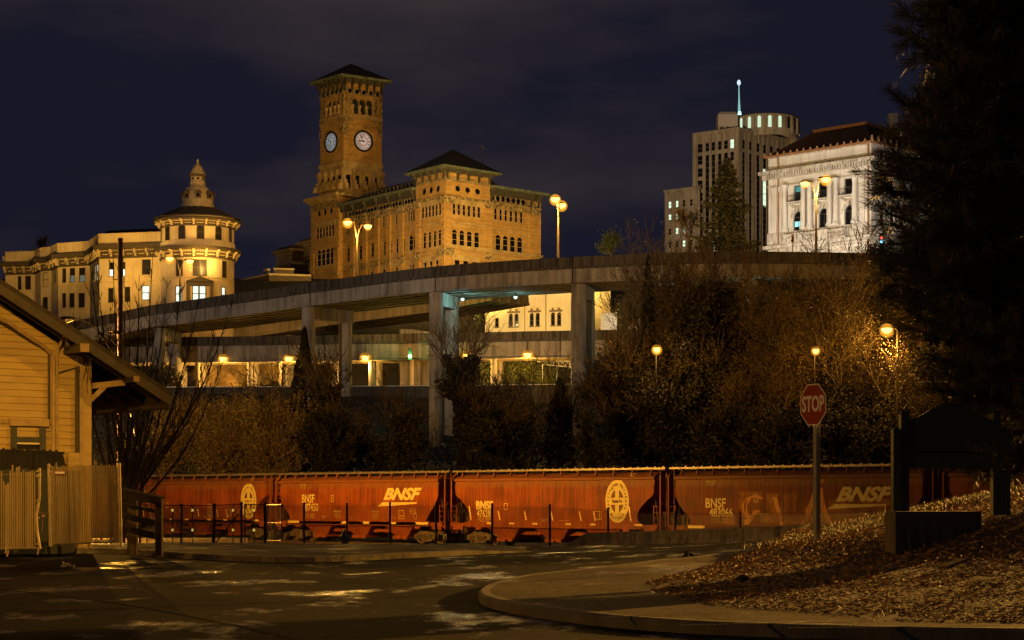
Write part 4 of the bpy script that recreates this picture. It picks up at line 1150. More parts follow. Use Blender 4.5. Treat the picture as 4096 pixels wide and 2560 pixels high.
for F, hs, rc in ((TR,bR,.38),(TL,bL,.38),(TRo,sR,.2),(TLo,sL,.2)):
    for h in hs:
        m2 = MB()
        pts = F.arch_pts(h[0],h[1],h[2],h[3],-rc) if h[4] == 'arch' else [F.P(h[0],h[2],-rc),F.P(h[1],h[2],-rc),F.P(h[1],h[3],-rc),F.P(h[0],h[3],-rc)]
        m2.poly(pts); m2.build('belfry_sky_pane' if h[4] == 'arch' else 'stage_window', mat('belfry_sky', (.012,.013,.022), rough=.9) if h[4] == 'arch' else glass, CH)  # navy pane in each arch stands for the night sky seen through it
mb = MB()
zc = TR.z(1376, Cy(400)); zc1 = TR.z(1376, Cy(330))
mb.mark(); TR.box(mb, -.06, TR.L+.05, zc, zc1, 0, .1); mb.mark(); TL.box(mb, -.06, TL.L+.05, zc, zc1, 0, .1)
for F, prs in ((TR, ((395,415),(440,465),(692,725),(748,778))), (TL, ((140,155),(172,192),(332,350),(360,378)))):
    for a, b in prs:
        u0, u1 = sorted((F.u(Cx(a)), F.u(Cx(b)))); mb.mark(); F.box(mb, u0, u1, TR.z(1374, Cy(600)), zc-.1, 0, .09)
zs = TR.z(1374, Cy(650))
for F in (TR, TL):
    for u0, u1 in ((-.06, 1.7), (F.L-1.6, F.L+.06)): mb.mark(); F.box(mb, u0, u1, zs-.55, zs, 0, .14)
    for u0, u1 in ((-.06, .8), (F.L-.7, F.L+.06)): mb.mark(); F.box(mb, u0, u1, zs-2.6, zs-.56, 0, .13)
mb.build_each('tower_frieze', carved, CH)
mb = MB()
for F, xs in ((TR, (440,512,584,656,727)), (TL, (172,217,262,307,352))):
    z = TR.z(1376, Cy(365))
    for x in xs:
        u = F.u(Cx(x)); mb.poly([F.P(u+.33*math.cos(2*math.pi*k/12), z+.38*math.sin(2*math.pi*k/12), .115) for k in range(12)])
mb.build('frieze_opening', glass, CH)
mb = MB()          # belfry columns
for F, hs in ((TR,bR),(TL,bL)):
    hs = sorted(hs)
    for u in (hs[0][0], (hs[0][1]+hs[1][0])/2, (hs[1][1]+hs[2][0])/2, hs[2][1]):
        p = F.P(u, 0, .1); mb.mark(); mb.lathe((p.x,p.y), [(.30,hs[0][2]),(.30,hs[0][2]+.25),(.2,hs[0][2]+.4),(.2,hs[0][3]-1.7),(.34,hs[0][3]-1.3),(.34,hs[0][3]-1.1)], 8)
mb.build_each('belfry_column', stone, CH, smooth=True)
mb = MB()          # big scroll consoles of the stage
for F, n in ((TR,5),(TL,5)):
    for k in range(n):
        u = F.L*k/(n-1); mb.mark()
        for (o0,o1,y0,y1) in ((.05,.5,1180,1230),(.05,.32,1231,1300),(.05,.75,1301,1340),(.05,1.15,1341,1372),(.05,1.3,1373,1400)):
            F.box(mb, u-.3, u+.3, TR.z(1374,Cy(y1)), TR.z(1374,Cy(y0)), o0, o1)
for F in (TR, TL): mb.mark(); F.box(mb, -1.5, F.L+1.5, z_bot, z_bot+.45, -.2, 1.5)
mb.build_each('scroll_console', stone, CH)
mb = MB(); FLt.box(mb, uT-.6, FL.L+.9, zTb-.35, zTb+.1, -.3, .95); FLt.box(mb, uT-.4, FL.L+.7, zTb-.62, zTb-.36, -.1, .6)
for k in range(26): FLt.box(mb, uT+.2+k*(FL.L-uT)/26, uT+.45+k*(FL.L-uT)/26, zTb-.95, zTb-.63, 0, .5)
mb.build('base_cornice', stone, CH)
zEt = TR.z(1376, Cy(240))
mid = (TR.B+TL.B)/2
apz = CZ+(HY-254)/FPX*mid.y
hip_roof(CH, TR, TL, TR.L, TL.L, zEt, 1.25, (mid.x, mid.y, apz), .4, 'tower_roof')
mb = MB(); brackets(TR, lin(.15, TR.L-.15, 6), zEt, 2.0, 1.0); brackets(TL, lin(.15, TL.L-.15, 6), zEt, 2.0, 1.0)
TR.box(mb, 0, TR.L, zEt-.6, zEt-.01, 0, .45); TL.box(mb, 0, TL.L, zEt-.6, zEt-.01, 0, .45)
mb.build_each('tower_bracket', bracketm, CH)
# clocks
facem = glow('clock_face_glow', (1.0,.66,.48), .55)
blackm = mat('clock_black', (.012,.010,.009), rough=.6)
def clock(F, px, py, R, hh, mm, m):
    u = F.u(px); z = F.z(px, py)
    def D(a, r, o): return F.P(u+sg*r*math.sin(a), z+r*math.cos(a), o)
    sg = 1 if F.P(1,0).x*F.P(0,0).y > F.P(0,0).x*F.P(1,0).y else -1     # keep it reading clockwise from the street
    mb = MB(); n = 40
    mb.loft([[D(2*math.pi*k/n, R*1.08, 0) for k in range(n+1)], [D(2*math.pi*k/n, R*1.08, .22) for k in range(n+1)], [D(2*math.pi*k/n, R*.96, .22) for k in range(n+1)], [D(2*math.pi*k/n, R*.96, .08) for k in range(n+1)]])
    mb.build('clock_rim', blackm, CH)
    mb = MB(); mb.poly([D(2*math.pi*k/n, R*.97, .09) for k in range(n)]); c = mb.build('clock_face', m, CH)
    mb = MB()
    def band(r0, r1, o=.12, a0=0, a1=2*math.pi, nn=n): mb.loft([[D(a0+(a1-a0)*k/nn, r0, o) for k in range(nn+1)], [D(a0+(a1-a0)*k/nn, r1, o) for k in range(nn+1)]])
    band(R*.88, R*.97); band(R*.76, R*.80); band(R*.40, R*.46)
    for k in range(60): band(R*.80, R*.88, .118, 2*math.pi*(k+.25)/60, 2*math.pi*(k+.7)/60, 1) if k % 2 else None
    for k, s in enumerate(('XII','I','II','III','IV','V','VI','VII','VIII','IX','X','XI')):
        a = 2*math.pi*k/12; r0 = R*.60
        def f(x, y, a=a, r0=r0):
            U_ = r0*math.sin(a)+x*math.cos(a)+y*math.sin(a); V_ = r0*math.cos(a)-x*math.sin(a)+y*math.cos(a)
            return F.P(u+sg*U_, z+V_, .125)
        add_text(mb, s, f, size=R*.34, xs=.75, bold=.012)
    mb.build('clock_numerals', blackm, c)
    mb = MB()
    for ang, L, w in ((2*math.pi*(hh/12), R*.52, R*.055), (2*math.pi*mm/60, R*.78, R*.04)):
        d = Vector((math.sin(ang), math.cos(ang))); nn_ = Vector((d.y, -d.x))
        pts = [d*(-.18*R)+nn_*w, d*(L*.7)+nn_*w*1.1, d*L, d*(L*.7)-nn_*w*1.1, d*(-.18*R)-nn_*w]
        mb.poly([F.P(u+sg*p.x, z+p.y, .15) for p in pts])
    mb.build('clock_hands', blackm, c)
Rc = 43/FPX*TR.P(TR.L/2,0).y*.93
clock(TR, 1452, 565, Rc, 8.93, 55, facem)
clock(TL, 1326, 569, Rc, 6.2, 51, glow('clock_face_cool', (.62,.62,.60), .42))

# ---------------------------------------------------------------- cream building with a round corner turret
cream_w = stained('cream_stucco', (.66,.52,.30), (.50,.37,.19), .35, sc=.7)
trim = mat('olive_trim', (.085,.062,.030), (.065,.045,.022), rough=.7, ns=3)
trim_l = mat('cream_trim', (.62,.48,.25), (.50,.38,.18), rough=.7, ns=3)
lit_w = glow('lit_window', (.92,1.0,.80), 1.15)
lit_c = glow('lit_window_cool', (.62,1.0,.85), .85)
def Dx(x): return x/1.938
def Dy(y): return 560+y/1.938
CBD = 255.0
cc = XY(791, CBD+4.6); Rt = 4.85
CB = thing('turreted_building', 'long cream building with a domed round corner turret and green cornices', 'building', (cc.x, cc.y, 24))
zf = lambda y, Y=CBD: CZ+(HY-y)/FPX*Y
zroof, zdrum, zpar, zc1, zc0 = zf(868), zf(885), zf(955), zf(985), zf(1022)
mb = MB(); mb.lathe(cc, [(Rt,22),(Rt,zc0),(Rt,zdrum+1.0)], 64)
mb.lathe(cc, [(Rt+.12,zpar-1.0),(Rt+.12,zpar-.12),(Rt,zpar)], 64)
mb.build('turret_wall', cream_w, CB, smooth=True)
def ring_cornice(z0, z1, name):
    mb = MB(); h = z1-z0
    mb.lathe(cc, [(Rt+.05,z0-.25),(Rt+.22,z0-.2),(Rt+.22,z0+h*.45),(Rt+.5,z0+h*.6),(Rt+.95,z0+h*.72),(Rt+.95,z1),(Rt+.3,z1+.12),(Rt,z1+.14)], 64)
    mb.build(name, trim, CB)
    mb = MB()
    for k in range(20):
        a = 2*math.pi*k/20+.06; d = Vector((math.cos(a), math.sin(a))); t = Vector((-d.y, d.x))*.13
        pr = [(.22,z0-.1),(.42,z0),(.5,z0+h*.35),(.85,z0+h*.55),(.85,z0+h*.68),(.22,z0+h*.68)]
        mb.extrude([Vector((*(cc+d*(Rt+r)-t), z)) for r, z in pr], Vector((*(2*t), 0)))
    for k in range(150):
        a = 2*math.pi*k/150; d = Vector((math.cos(a), math.sin(a))); t = Vector((-d.y, d.x))*.055
        pr = [(.2,z0+h*.42),(.46,z0+h*.42),(.46,z0+h*.58),(.2,z0+h*.58)]
        mb.extrude([Vector((*(cc+d*(Rt+r)-t), z)) for r, z in pr], Vector((*(2*t), 0)))
    for k in range(20):
        a0 = 2*math.pi*(k+.2)/20+.06; a1 = 2*math.pi*(k+.8)/20+.06
        mb.lathe(cc, [(Rt+.235,z0+h*.1),(Rt+.245,z0+h*.2)], 3, a0, a1)
    mb.build('cornice_bracket', trim_l, CB)
ring_cornice(zc0, zc1, 'lower_cornice')
ring_cornice(zf(895), zf(868), 'upper_cornice')
mb = MB(); zt_ = zf(813)
n = 16; Y2 = zf(864)
mb.lathe(cc, [(Rt+1.05,Y2),(Rt+1.05,Y2+.12),(2.3,zt_)], 16)
for k in range(16):
    a = 2*math.pi*k/16; d = Vector((math.cos(a), math.sin(a)))
    mb.beam(Vector((*(cc+d*(Rt+1.0)), Y2+.12)), Vector((*(cc+d*2.3), zt_+.03)), .12, .1)
mb.build('turret_roof', mat('ribbed_roof', (.03,.024,.018), (.06,.045,.03), rough=.8, ns=4), CB)
domem = stained('dome_plaster', (.40,.32,.21), (.24,.18,.11), .5, sc=1.5)
mb = MB(); q = lambda y: zf(y)
mb.lathe(cc, [(2.25,q(815)),(2.25,q(806)),(2.15,q(805)),(2.12,q(797)),(2.02,q(796)),(2.05,q(785)),(1.95,q(765)),(1.7,q(745)),(1.35,q(730)),(1.05,q(722)),(1.0,q(716)),(1.03,q(711)),(1.0,q(705)),(.92,q(702)),(.92,q(686)),(1.0,q(684)),(1.12,q(680)),(1.12,q(676)),(1.05,q(673)),(.55,q(645)),(.12,q(628)),(.1,q(624)),(.17,q(621)),(.17,q(618)),(.08,q(615)),(.12,q(613)),(0,q(609))], 24)
for k in range(8):
    a = 2*math.pi*(k+.5)/8; d = Vector((math.cos(a), math.sin(a)))
    pts = [(2.07,785),(1.97,765),(1.72,745),(1.37,730)]
    for (r0,y0),(r1,y1) in zip(pts, pts[1:]): mb.beam(Vector((*(cc+d*r0), q(y0))), Vector((*(cc+d*r1), q(y1))), .10, .08)
mb.build('dome', domem, CB, smooth=False)
mb = MB(); mb.mark(); mb.lathe(cc, [(1.02,q(687)),(1.1,q(684)),(1.18,q(680)),(1.18,q(677)),(1.02,q(674))], 24)
for k in range(8):
    a = 2*math.pi*k/8-.6; d = Vector((math.cos(a), math.sin(a))); t = Vector((-d.y, d.x))
    o0 = cc+d*1.6
    pr = [Vector((*(cc+d*r-t*w), z)) for r, w, z in ((0,0,0),)]
    P_ = lambda r, w, y: Vector((*(cc+d*r+t*w), q(y)))
    mb.mark()
    mb.extrude([P_(1.3,-.34,778),P_(1.3,.34,778),P_(1.3,.34,757),P_(1.3,0,746),P_(1.3,-.34,757)], Vector((*(d*.85),0)))
    mb.extrude([P_(2.02,-.5,757),P_(2.02,0,744),P_(2.02,.5,757),P_(2.02,.42,759),P_(2.02,0,749),P_(2.02,-.42,759)], Vector((*(d*.28),0)))
mb.build_each('dormer', trim, CB)
mb = MB()
for k in range(8):
    a = 2*math.pi*k/8-.6; d = Vector((math.cos(a), math.sin(a))); t = Vector((-d.y, d.x))
    mb.poly([Vector((*(cc+d*2.17+t*.19*math.cos(2*math.pi*j/10)), q(766)+.24*math.sin(2*math.pi*j/10))) for j in range(10)])
    mb.poly([Vector((*(cc+d*.935+t*.15*x), q(694)+.14*z)) for x, z in ((-1,-1),(1,-1),(1,1),(-1,1))])
mb.build('dormer_opening', glass, CB)
# turret windows, set on the round wall
def turret_win(pxa, pxb, ya, yb, arch, gm, name='window', hood=False):
    am = [math.asin(max(-1, min(1, (px-791)/FPX*CBD/Rt*1.0)))-math.pi/2 for px in (pxa, pxb)]
    z1, z0 = zf(ya), zf(yb); mb = MB(); g = MB()
    R0 = Rt
    def Q(a, z, r): return Vector((cc.x+(R0+r)*math.cos(a), cc.y+(R0+r)*math.sin(a), z))
    a0, a1 = am; fw = .12/R0
    w = (a1-a0)*R0
    def outline(a0, a1, z0, z1, r):
        if not arch: return [Q(a0,z0,r),Q(a1,z0,r),Q(a1,z1,r),Q(a0,z1,r)]
        c = (a0+a1)/2; h = (a1-a0)/2; rr = h*R0
        return [Q(a0,z0,r),Q(a1,z0,r)]+[Q(c+h*math.cos(math.pi*k/8), z1-rr+rr*math.sin(math.pi*k/8), r) for k in range(9)]
    o1 = outline(a0-fw, a1+fw, z0-.12, z1+.12, .06); o2 = outline(a0, a1, z0, z1, .06); o3 = outline(a0, a1, z0, z1, .02)
    mb.loft([o1+[o1[0]], o2+[o2[0]], o3+[o3[0]]])
    zm = (z0+z1)/2; mb.loft([[Q(a0,zm-.05,.05),Q(a1,zm-.05,.05)],[Q(a0,zm+.05,.05),Q(a1,zm+.05,.05)]])
    f = mb.build(name, trim, CB)
    g.poly(outline(a0, a1, z0, z1, .025)); g.build('pane', gm, f)
for a, b in ((1258,1266),(1315,1347),(1433,1478),(1577,1622),(1710,1744),(1797,1808)): turret_win(Dx(a), Dx(b), Dy(658), Dy(768), True, glass2)
for a, b, gm in ((1412,1456,glass2),(1547,1590,glass2),(1600,1640,glass2),(1755,1776,glass2)): turret_win(Dx(a), Dx(b), Dy(932), Dy(1050), False, gm)
for a, b, gm in ((1408,1452,lit_w),(1543,1582,lit_w),(1594,1634,lit_w),(1750,1768,lit_w)): turret_win(Dx(a), Dx(b), Dy(1135), Dy(1250), False, gm)
mb = MB()      # pedimented surround below the double window
ang = math.asin((Dx(1595)-791)/FPX*CBD/Rt)-math.pi/2; d = Vector((math.cos(ang), math.sin(ang))); t = Vector((-d.y, d.x))
P_ = lambda w, y, r=Rt-.1: Vector((*(cc+d*r+t*w), zf(y)))
mb.extrude([P_(-1.75,Dy(1102)),P_(1.75,Dy(1102)),P_(1.75,Dy(1095)),P_(0,Dy(1060)),P_(-1.75,Dy(1095))], Vector((*(d*.75),0)))
for s in (-1, 1): mb.extrude([P_(s*1.55-.22,Dy(1300)),P_(s*1.55+.22,Dy(1300)),P_(s*1.55+.22,Dy(1102)),P_(s*1.55-.22,Dy(1102))], Vector((*(d*.3),0)))
mb.extrude([P_(-1.6,Dy(1128)),P_(1.6,Dy(1128)),P_(1.6,Dy(1103)),P_(-1.6,Dy(1103))], Vector((*(d*.35),0)))
mb.build('window_pediment', trim, CB)
mb = MB()
for y in (1065, 918): mb.lathe(cc, [(Rt+.03,zf(Dy(y))-.08),(Rt+.09,zf(Dy(y))),(Rt+.03,zf(Dy(y))+.08)], 64)
mb.build('string_course', trim_l, CB)
# straight and bayed wings running away to the left
pts = [(646,259.9),(397,262),(360,269.3),(233,271.6),(205,275.3),(163,276.6),(141,280),(22,281)]
plan = [XY(*p) for p in pts]
wz0, wc0, wc1 = 20.0, CZ+(HY-1027)/FPX*262, CZ+(HY-985)/FPX*262
wpar = wc1+1.55
wins = {0: [(Dx(845),Dx(886),948,1058,'half'),(Dx(950),Dx(972),945,1055,'half'),(Dx(1100),Dx(1168),925,1045,''),(Dx(1266),Dx(1316),922,1048,''),
            (Dx(838),Dx(880),1147,1262,''),(Dx(1098),Dx(1160),1128,1240,'lit'),(Dx(1262),Dx(1312),1133,1250,''),(Dx(965),Dx(1010),1138,1255,'')],
        1: [(Dx(735),Dx(743),970,1090,'lit'),(Dx(750),Dx(760),962,1085,'lit'),(Dx(712),Dx(720),975,1095,'')],
        2: [(Dx(482),Dx(512),995,1108,''),(Dx(540),Dx(582),992,1105,'dim'),(Dx(612),Dx(661),990,1102,'dim'),(Dx(482),Dx(511),1187,1302,''),(Dx(537),Dx(577),1187,1300,''),(Dx(608),Dx(657),1185,1300,'')],
        3: [(Dx(407),Dx(416),1005,1120,''),(Dx(422),Dx(432),1000,1118,'')],
        4: [(Dx(330),Dx(374),1026,1138,'dark'),(Dx(330),Dx(370),1217,1330,'')],
        6: [(Dx(195),Dx(240),1052,1160,''),(Dx(138),Dx(166),1055,1165,'')]}
panes = {'': glass2, 'dark': trim_l, 'lit': lit_w, 'dim': glass2}
wallb = MB(); corn = MB(); corl = MB(); par = MB(); strc = MB()
upper_tail = []
for i in range(len(plan)-1):
    F = Fac(plan[i], plan[i+1]); hs = []
    for a, b, ya, yb, k in wins.get(i, []):
        u0, u1 = sorted((F.u(a), F.u(b)))
        pm = (a+b)/2
        z1, z0 = F.z(pm, Dy(ya)), F.z(pm, Dy(yb)); hs.append((max(.05,u0), min(F.L-.05,u1), z0, z1, k))
    F.wall(wallb, wz0, wc1, [h[:4] for h in hs], .12)
    ex = .6
    F.box(corn, -.1, F.L+.1, wc0-.3, wc0+.62, 0, .22+.004*i); F.box(corn, -.55, F.L+.55, wc0+.9, wc1+.05+.004*i, -.1, .95+.004*i); F.box(corn, -.3, F.L+.3, wc0+.62, wc0+.9, 0, .5+.004*i)
    nb = max(1, int(F.L/1.55))
    for k in range(nb+1):
        u = .12+(F.L-.24)*k/max(nb,1)
        F.box(corl, u-.12, u+.12, wc0-.05, wc0+.35, .22, .42); F.box(corl, u-.125, u+.125, wc0+.35, wc0+.88, .22, .82)
    for k in range(int(F.L/.3)): F.box(corl, .08+.3*k, .2+.3*k, wc0+.62, wc0+.80, .5, .62)
    for k in range(nb):
        u = .12+(F.L-.24)*(k+.5)/max(nb,1); F.box(corl, u-.42, u+.42, wc0+.2, wc0+.3, .225, .25)
    F.box(par, 0, F.L, wc1+.06, wpar, -.35, .12-.004*i); F.box(par, -.05, F.L+.05, wpar, wpar+.12, -.4, .2-.004*i)
    for y in ((1120,) if i == 2 else (1090,) if i == 0 else ()):
        F.box(strc, 0, F.L, F.z(pts[i][0], Dy(y))-.1, F.z(pts[i][0], Dy(y))+.12, 0, .12)
    for h in hs:
        gm = panes.get(h[4], glass2)
        F.box(strc, h[0]-.1, h[1]+.1, h[2]-.14, h[2]-.004, 0, .14)
        if h[4] == 'half':
            zz = (h[2]+h[3])/2
            fr = F.window(CB, h[:4], .12, trim, glass2, .08); g2 = MB(); g2.poly([F.P(h[0]+.08,h[2]+.08,-.10),F.P(h[1]-.08,h[2]+.08,-.10),F.P(h[1]-.08,zz,-.10),F.P(h[0]+.08,zz,-.10)]); g2.build('lit_pane', glow('bright_window', (1,.97,.9), 1.8), fr)
        elif h[4] == 'dim':
            fr = F.window(CB, h[:4], .12, trim, glass2, .08); g2 = MB(); zz = h[2]+(h[3]-h[2])*.5; g2.poly([F.P(h[0]+.08,h[2]+.08,-.10),F.P(h[1]-.08,h[2]+.08,-.10),F.P(h[1]-.08,zz,-.10),F.P(h[0]+.08,zz,-.10)]); g2.build('lit_pane', glow('dim_window', (.75,.8,.6), .16), fr)
        else: F.window(CB, h[:4], .12, trim, gm, .08)
wallb.build('wing_wall', cream_w, CB); corn.build('wing_cornice', trim, CB); corl.build('wing_bracket', trim_l, CB); par.build('parapet', cream_w, CB); strc.build('wing_trim', trim_l, CB)
# set-back top storey with dark low roof, and a roof slab behind the parapet
att = [XY(646,266), XY(Dx(860),268.5), XY(Dx(820),276), XY(Dx(400),289)]
zat = CZ+(HY-Dy(715))/FPX*268
aw = MB(); ar = MB(); att_h = {0: [(Dx(888),Dx(955)),(Dx(980),Dx(1048)),(Dx(1093),Dx(1210))], 1: [(Dx(826),Dx(838)),(Dx(845),Dx(858))], 2: [(Dx(735),Dx(790)),(Dx(640),Dx(697)),(Dx(548),Dx(600))]}
for i in range(3):
    F = Fac(att[i], att[i+1]); hs = [(*sorted((F.u(a), F.u(b))), zat-2.4, zat-.75) for a, b in att_h[i]]
    F.wall(aw, wc1, zat, hs, .15)
    F.box(ar, -.2, F.L+.2, zat, zat+.22, -.3, .55+.005*i)
    for h in hs: F.window(CB, h, .15, trim, glass, .1, 'cross')
r0 = [Vector((p.x, p.y, zat+.2)) for p in att]
bkp = [XY(646,285), XY(Dx(870),285), XY(Dx(820),292), XY(Dx(400),300)]
for i in range(3): ar.quad(r0[i], r0[i+1], Vector((*bkp[i+1], zat+1.6)), Vector((*bkp[i], zat+1.6)))
aw.build('attic_wall', mat('pale_siding', (.55,.50,.40), (.48,.43,.33), rough=.7), CB); ar.build('attic_roof', slate, CB)
mb = MB()
for px, Y, w, y in ((165,290,2.4,998),(28,283,.8,1028),(66,283,1.8,1030)):
    p = XY(px, Y); mb.box(p.x-w/2, p.x+w/2, Y-1, Y+1, wc1, CZ+(HY-y)/FPX*Y)
mb.build('chimney', cream_w, CB)
mb = MB(); mb.poly([Vector((*p, wc1+.3)) for p in plan]+[Vector((*XY(22,310), wc1+.3)), Vector((*XY(646,300), wc1+.3))]); mb.build('flat_roof', slate, CB)
# ---------------------------------------------------------------- brown brick block beside the clock tower
brown = brick('brown_brick', (.13,.085,.05), (.09,.058,.035), (.07,.05,.035), .9, .25, var=.3)
crm = stained('cream_terracotta', (.56,.44,.24), (.40,.30,.15), .3)
BB = thing('brick_apartment_block', 'brown brick block with cream cornices and banded windows beside the clock tower', 'building', (XY(1180,345).x, 345, 30))
def Ex(x): return 1050+x/5.817
def Ey(y): return 940+y/5.817
def brick_front(F, ztop, cols, mb, tr, pxr, ys):
    hs = []
    for a, b in cols:
        u0, u1 = sorted((F.u(Ex(a)), F.u(Ex(b))))
        for ya, yb in ys: hs.append((u0, u1, F.z(pxr, Ey(yb)), F.z(pxr, Ey(ya))))
    F.wall(mb, 28, ztop, hs, .12)
    for h in hs:
        F.box(tr, h[0]-.12, h[1]+.12, h[2]-.3, h[2]-.003, 0, .12); F.box(tr, h[0]-.1, h[1]+.1, h[3]+.003, h[3]+.22, 0, .1)
        F.box(tr, h[0]-.12, h[0]-.002, h[2], h[3], 0, .06); F.box(tr, h[1]+.002, h[1]+.12, h[2], h[3], 0, .06)
        F.window(BB, h, .12, crm, glass, .06, 'sash')
    return hs
VL = -5200
w1, w2, t1 = MB(), MB(), MB()
f1 = Fac.toward(XY(Ex(692),345), VL, Ex(330)); zt1 = f1.z(Ex(690), Ey(235))
brick_front(f1, zt1, ((372,402),(412,440),(498,524),(582,608),(617,645)), w1, t1, Ex(645), ((418,455),(545,690),(820,930)))
s1 = Fac(f1.A, f1.A+Vector((.8,.6))*9); s1.wall(w1, 28, zt1, [], .2)
f2 = Fac.toward(XY(1262,343), VL, Ex(870)); zt2 = f2.z(Ex(1165), Ey(48))
brick_front(f2, zt2, ((922,946),(960,984),(1050,1078),(1145,1163)), w1, t1, Ex(984), ((285,325),(418,560),(685,830)))
for F, z in ((f1, zt1), (f2, zt2)):
    F.box(t1, -.3, F.L+.5, z-.95, z-.55, -.1, .7); F.box(t1, -.15, F.L+.3, z-1.25, z-.952, -.1, .4); F.box(t1, -.05, F.L+.1, z-3.3, z-2.9, -.02, .3); F.box(t1, -.02, F.L+.05, z-2.88, z-1.26, 0, .02)
    for k in range(int(F.L/.5)): F.box(t1, .1+k*.5, .32+k*.5, z-1.5, z-1.26, .02, .35)
s1.box(t1, .0, 8, zt1-.95, zt1-.55, -.1, .5); s1.box(t1, 0, 8, zt1-3.3, zt1-2.9, 0, .2)
w1.build('wall', brown, BB); t1.build('cornice', crm, BB)
LB = thing('low_brick_building', 'low dark brick building with stepped cream parapet just above the viaduct', 'building', (XY(1077,300).x, 300, 28))
lf = Fac.toward(XY(Ex(155),300), -5200, 958); rf = Fac.toward(XY(Ex(155),300), 30000, Ex(1130))
mb = MB(); tb = MB(); zp = rf.z(Ex(160), Ey(935))
for F in (lf, rf):
    F.wall(mb, 26, zp, [], .2)
    F.box(tb, -.1, F.L, zp, zp+.28, -.35, .14)
    za, zb_ = zp-1.35-.55, zp-1.35
    F.box(tb, -.7, F.L, za+.25, zb_+.1, 0, 1.0); F.box(tb, -.5, F.L, za-.25, za+.248, 0, .6); F.box(tb, -.3, F.L, za-.75, za-.3, 0, .3)
    for k in range(int(F.L/.6)): F.box(tb, .1+.6*k, .4+.6*k, za-.29, za-.252, .3, .7)
rf.box(mb, rf.u(Ex(265)), rf.u(Ex(730)), zp+.28, zp+.9, -.35, .0); rf.box(tb, rf.u(Ex(255)), rf.u(Ex(740)), zp+.9, zp+1.15, -.35, .14)
u0, u1 = sorted((lf.u(Ex(120)), lf.u(Ex(50)))); lf.box(mb, u0, u1, zp+.28, zp+.8, -.35, 0); lf.box(tb, u0-.2, u1+.2, zp+.8, zp+1.05, -.35, .14)
mb.build('wall', brown, LB); tb.build('cornice', crm, LB)

# ---------------------------------------------------------------- grey stepped office tower
conc = stained('weathered_limestone', (.36,.275,.175), (.15,.11,.065), .6, sc=.35, vert=9)
DT = thing('office_tower', 'tall grey stepped stone office tower with lit roof storey and thin mast', 'building', (XY(2953,560).x, 560, 62))
def Gx(x): return 2500+x/1.512
def Gy(y): return 250+y/1.512
TYd = 560
dl = Fac.toward(XY(2953,TYd), -9500, 2774); dr = Fac.toward(XY(2953,TYd), 7000, 3225)
zt_ = dl.z(2953, 512)
ww = MB(); ribs = MB()
litset = {('r',3,2),('r',3,3),('r',3,4),('l',5,0),('r',3,9),('r',3,10),('r',3,11),('l',2,8),('r',2,9)}
def tower_front(F, tagc, cols, zr, n, tall):
    out = []; ph = 49/1.512/FPX*TYd
    for ci, (a, b) in enumerate(cols):
        u0, u1 = sorted((F.u(Gx(a)), F.u(Gx(b)))); g = .22*(u1-u0); u0 -= g; u1 += g
        for r in range(n):
            z1 = zr-r*ph*1.53; out.append((u0, u1, z1-2.6 if not (ci in tall and 0 < r) else z1-4.0, z1, '', ci, r))
    return out
L_ = tower_front(dl, 'l', ((443,465),(490,507),(527,543),(565,582),(602,620),(641,662)), dl.z(Gx(650), Gy(464)), 9, (1,2,3,4))
R_ = tower_front(dr, 'r', ((709,723),(750,764),(795,811),(835,851),(875,893),(917,934),(960,976),(1002,1018),(1040,1056)), dr.z(Gx(716), Gy(466)), 9, (0,1,2,3))
for F, hs, tc_ in ((dl, L_, 'l'), (dr, R_, 'r')):
    F.wall(ww, 60, zt_, [h[:4] for h in hs], .12)
    for h in hs:
        lit = (tc_, h[5], h[6]) in litset
        F.window(DT, h[:4], .12, conc, glow('lit_office', (.78,1,.72), 1.1) if lit else glass, .06, 'sash')
    us = sorted({(h[0], h[1]) for h in hs})
    for i in range(len(us)-1):
        m_ = (us[i][1]+us[i+1][0])/2; F.box(ribs, m_-.45, m_+.45, 60, zt_-1.2, 0, .1)
        F.box(ribs, us[i][0]-.1, us[i][0], 60, zt_-.6, 0, .2)
    F.box(ribs, -.2, 1.3, 60, zt_-.2, 0, .3); F.box(ribs, F.L-1.2, F.L+.1, 60, zt_-.2, 0, .3)
    F.box(ribs, -.3, F.L+.2, zt_-.9, zt_+.3, -.5, .25)
    for k in range(int(F.L/2.4)): F.box(ribs, .5+2.4*k, 1.1+2.4*k, zt_-3.2, zt_-.9, 0, .2)
e = Fac(dl.B, dl.B+Vector((.7,.72))*20); e.wall(ww, 60, zt_, [], .3)
# lower wing
wl = Fac.toward(XY(2800,TYd+4), -9500, 2659); zw_ = wl.z(Gx(420), Gy(757))
hs = []
for a, b in ((262,281),(306,324),(347,366),(391,410)):
    u0, u1 = sorted((wl.u(Gx(a)), wl.u(Gx(b))))
    for ya, yb in ((825,868),(903,940),(990,1030),(1070,1110)): hs.append((u0, u1, wl.z(Gx(400), Gy(yb)), wl.z(Gx(400), Gy(ya))))
wl.wall(ww, 60, zw_, hs, .12)
for i, h in enumerate(hs): wl.window(DT, h, .12, conc, glow('lit_office', (.78,1,.72), 1.1) if i in (0,1,4,5,6,10,11) else glass, .12, 'sash')
wu = sorted({(h[0], h[1]) for h in hs}); wu = [(0,0)]+wu+[(wl.L,wl.L)]
for (p0, p1), (q0, q1) in zip(wu, wu[1:]): wl.box(ribs, (p1+q0)/2-.45, (p1+q0)/2+.45, 60, zw_-.3, 0, .12)
wl.box(ribs, -.2, wl.L+.2, zw_-.6, zw_+.3, -.3, .3)
e = Fac(wl.B, wl.B+Vector((.7,.72))*15); e.wall(ww, 60, zw_, [], .3)
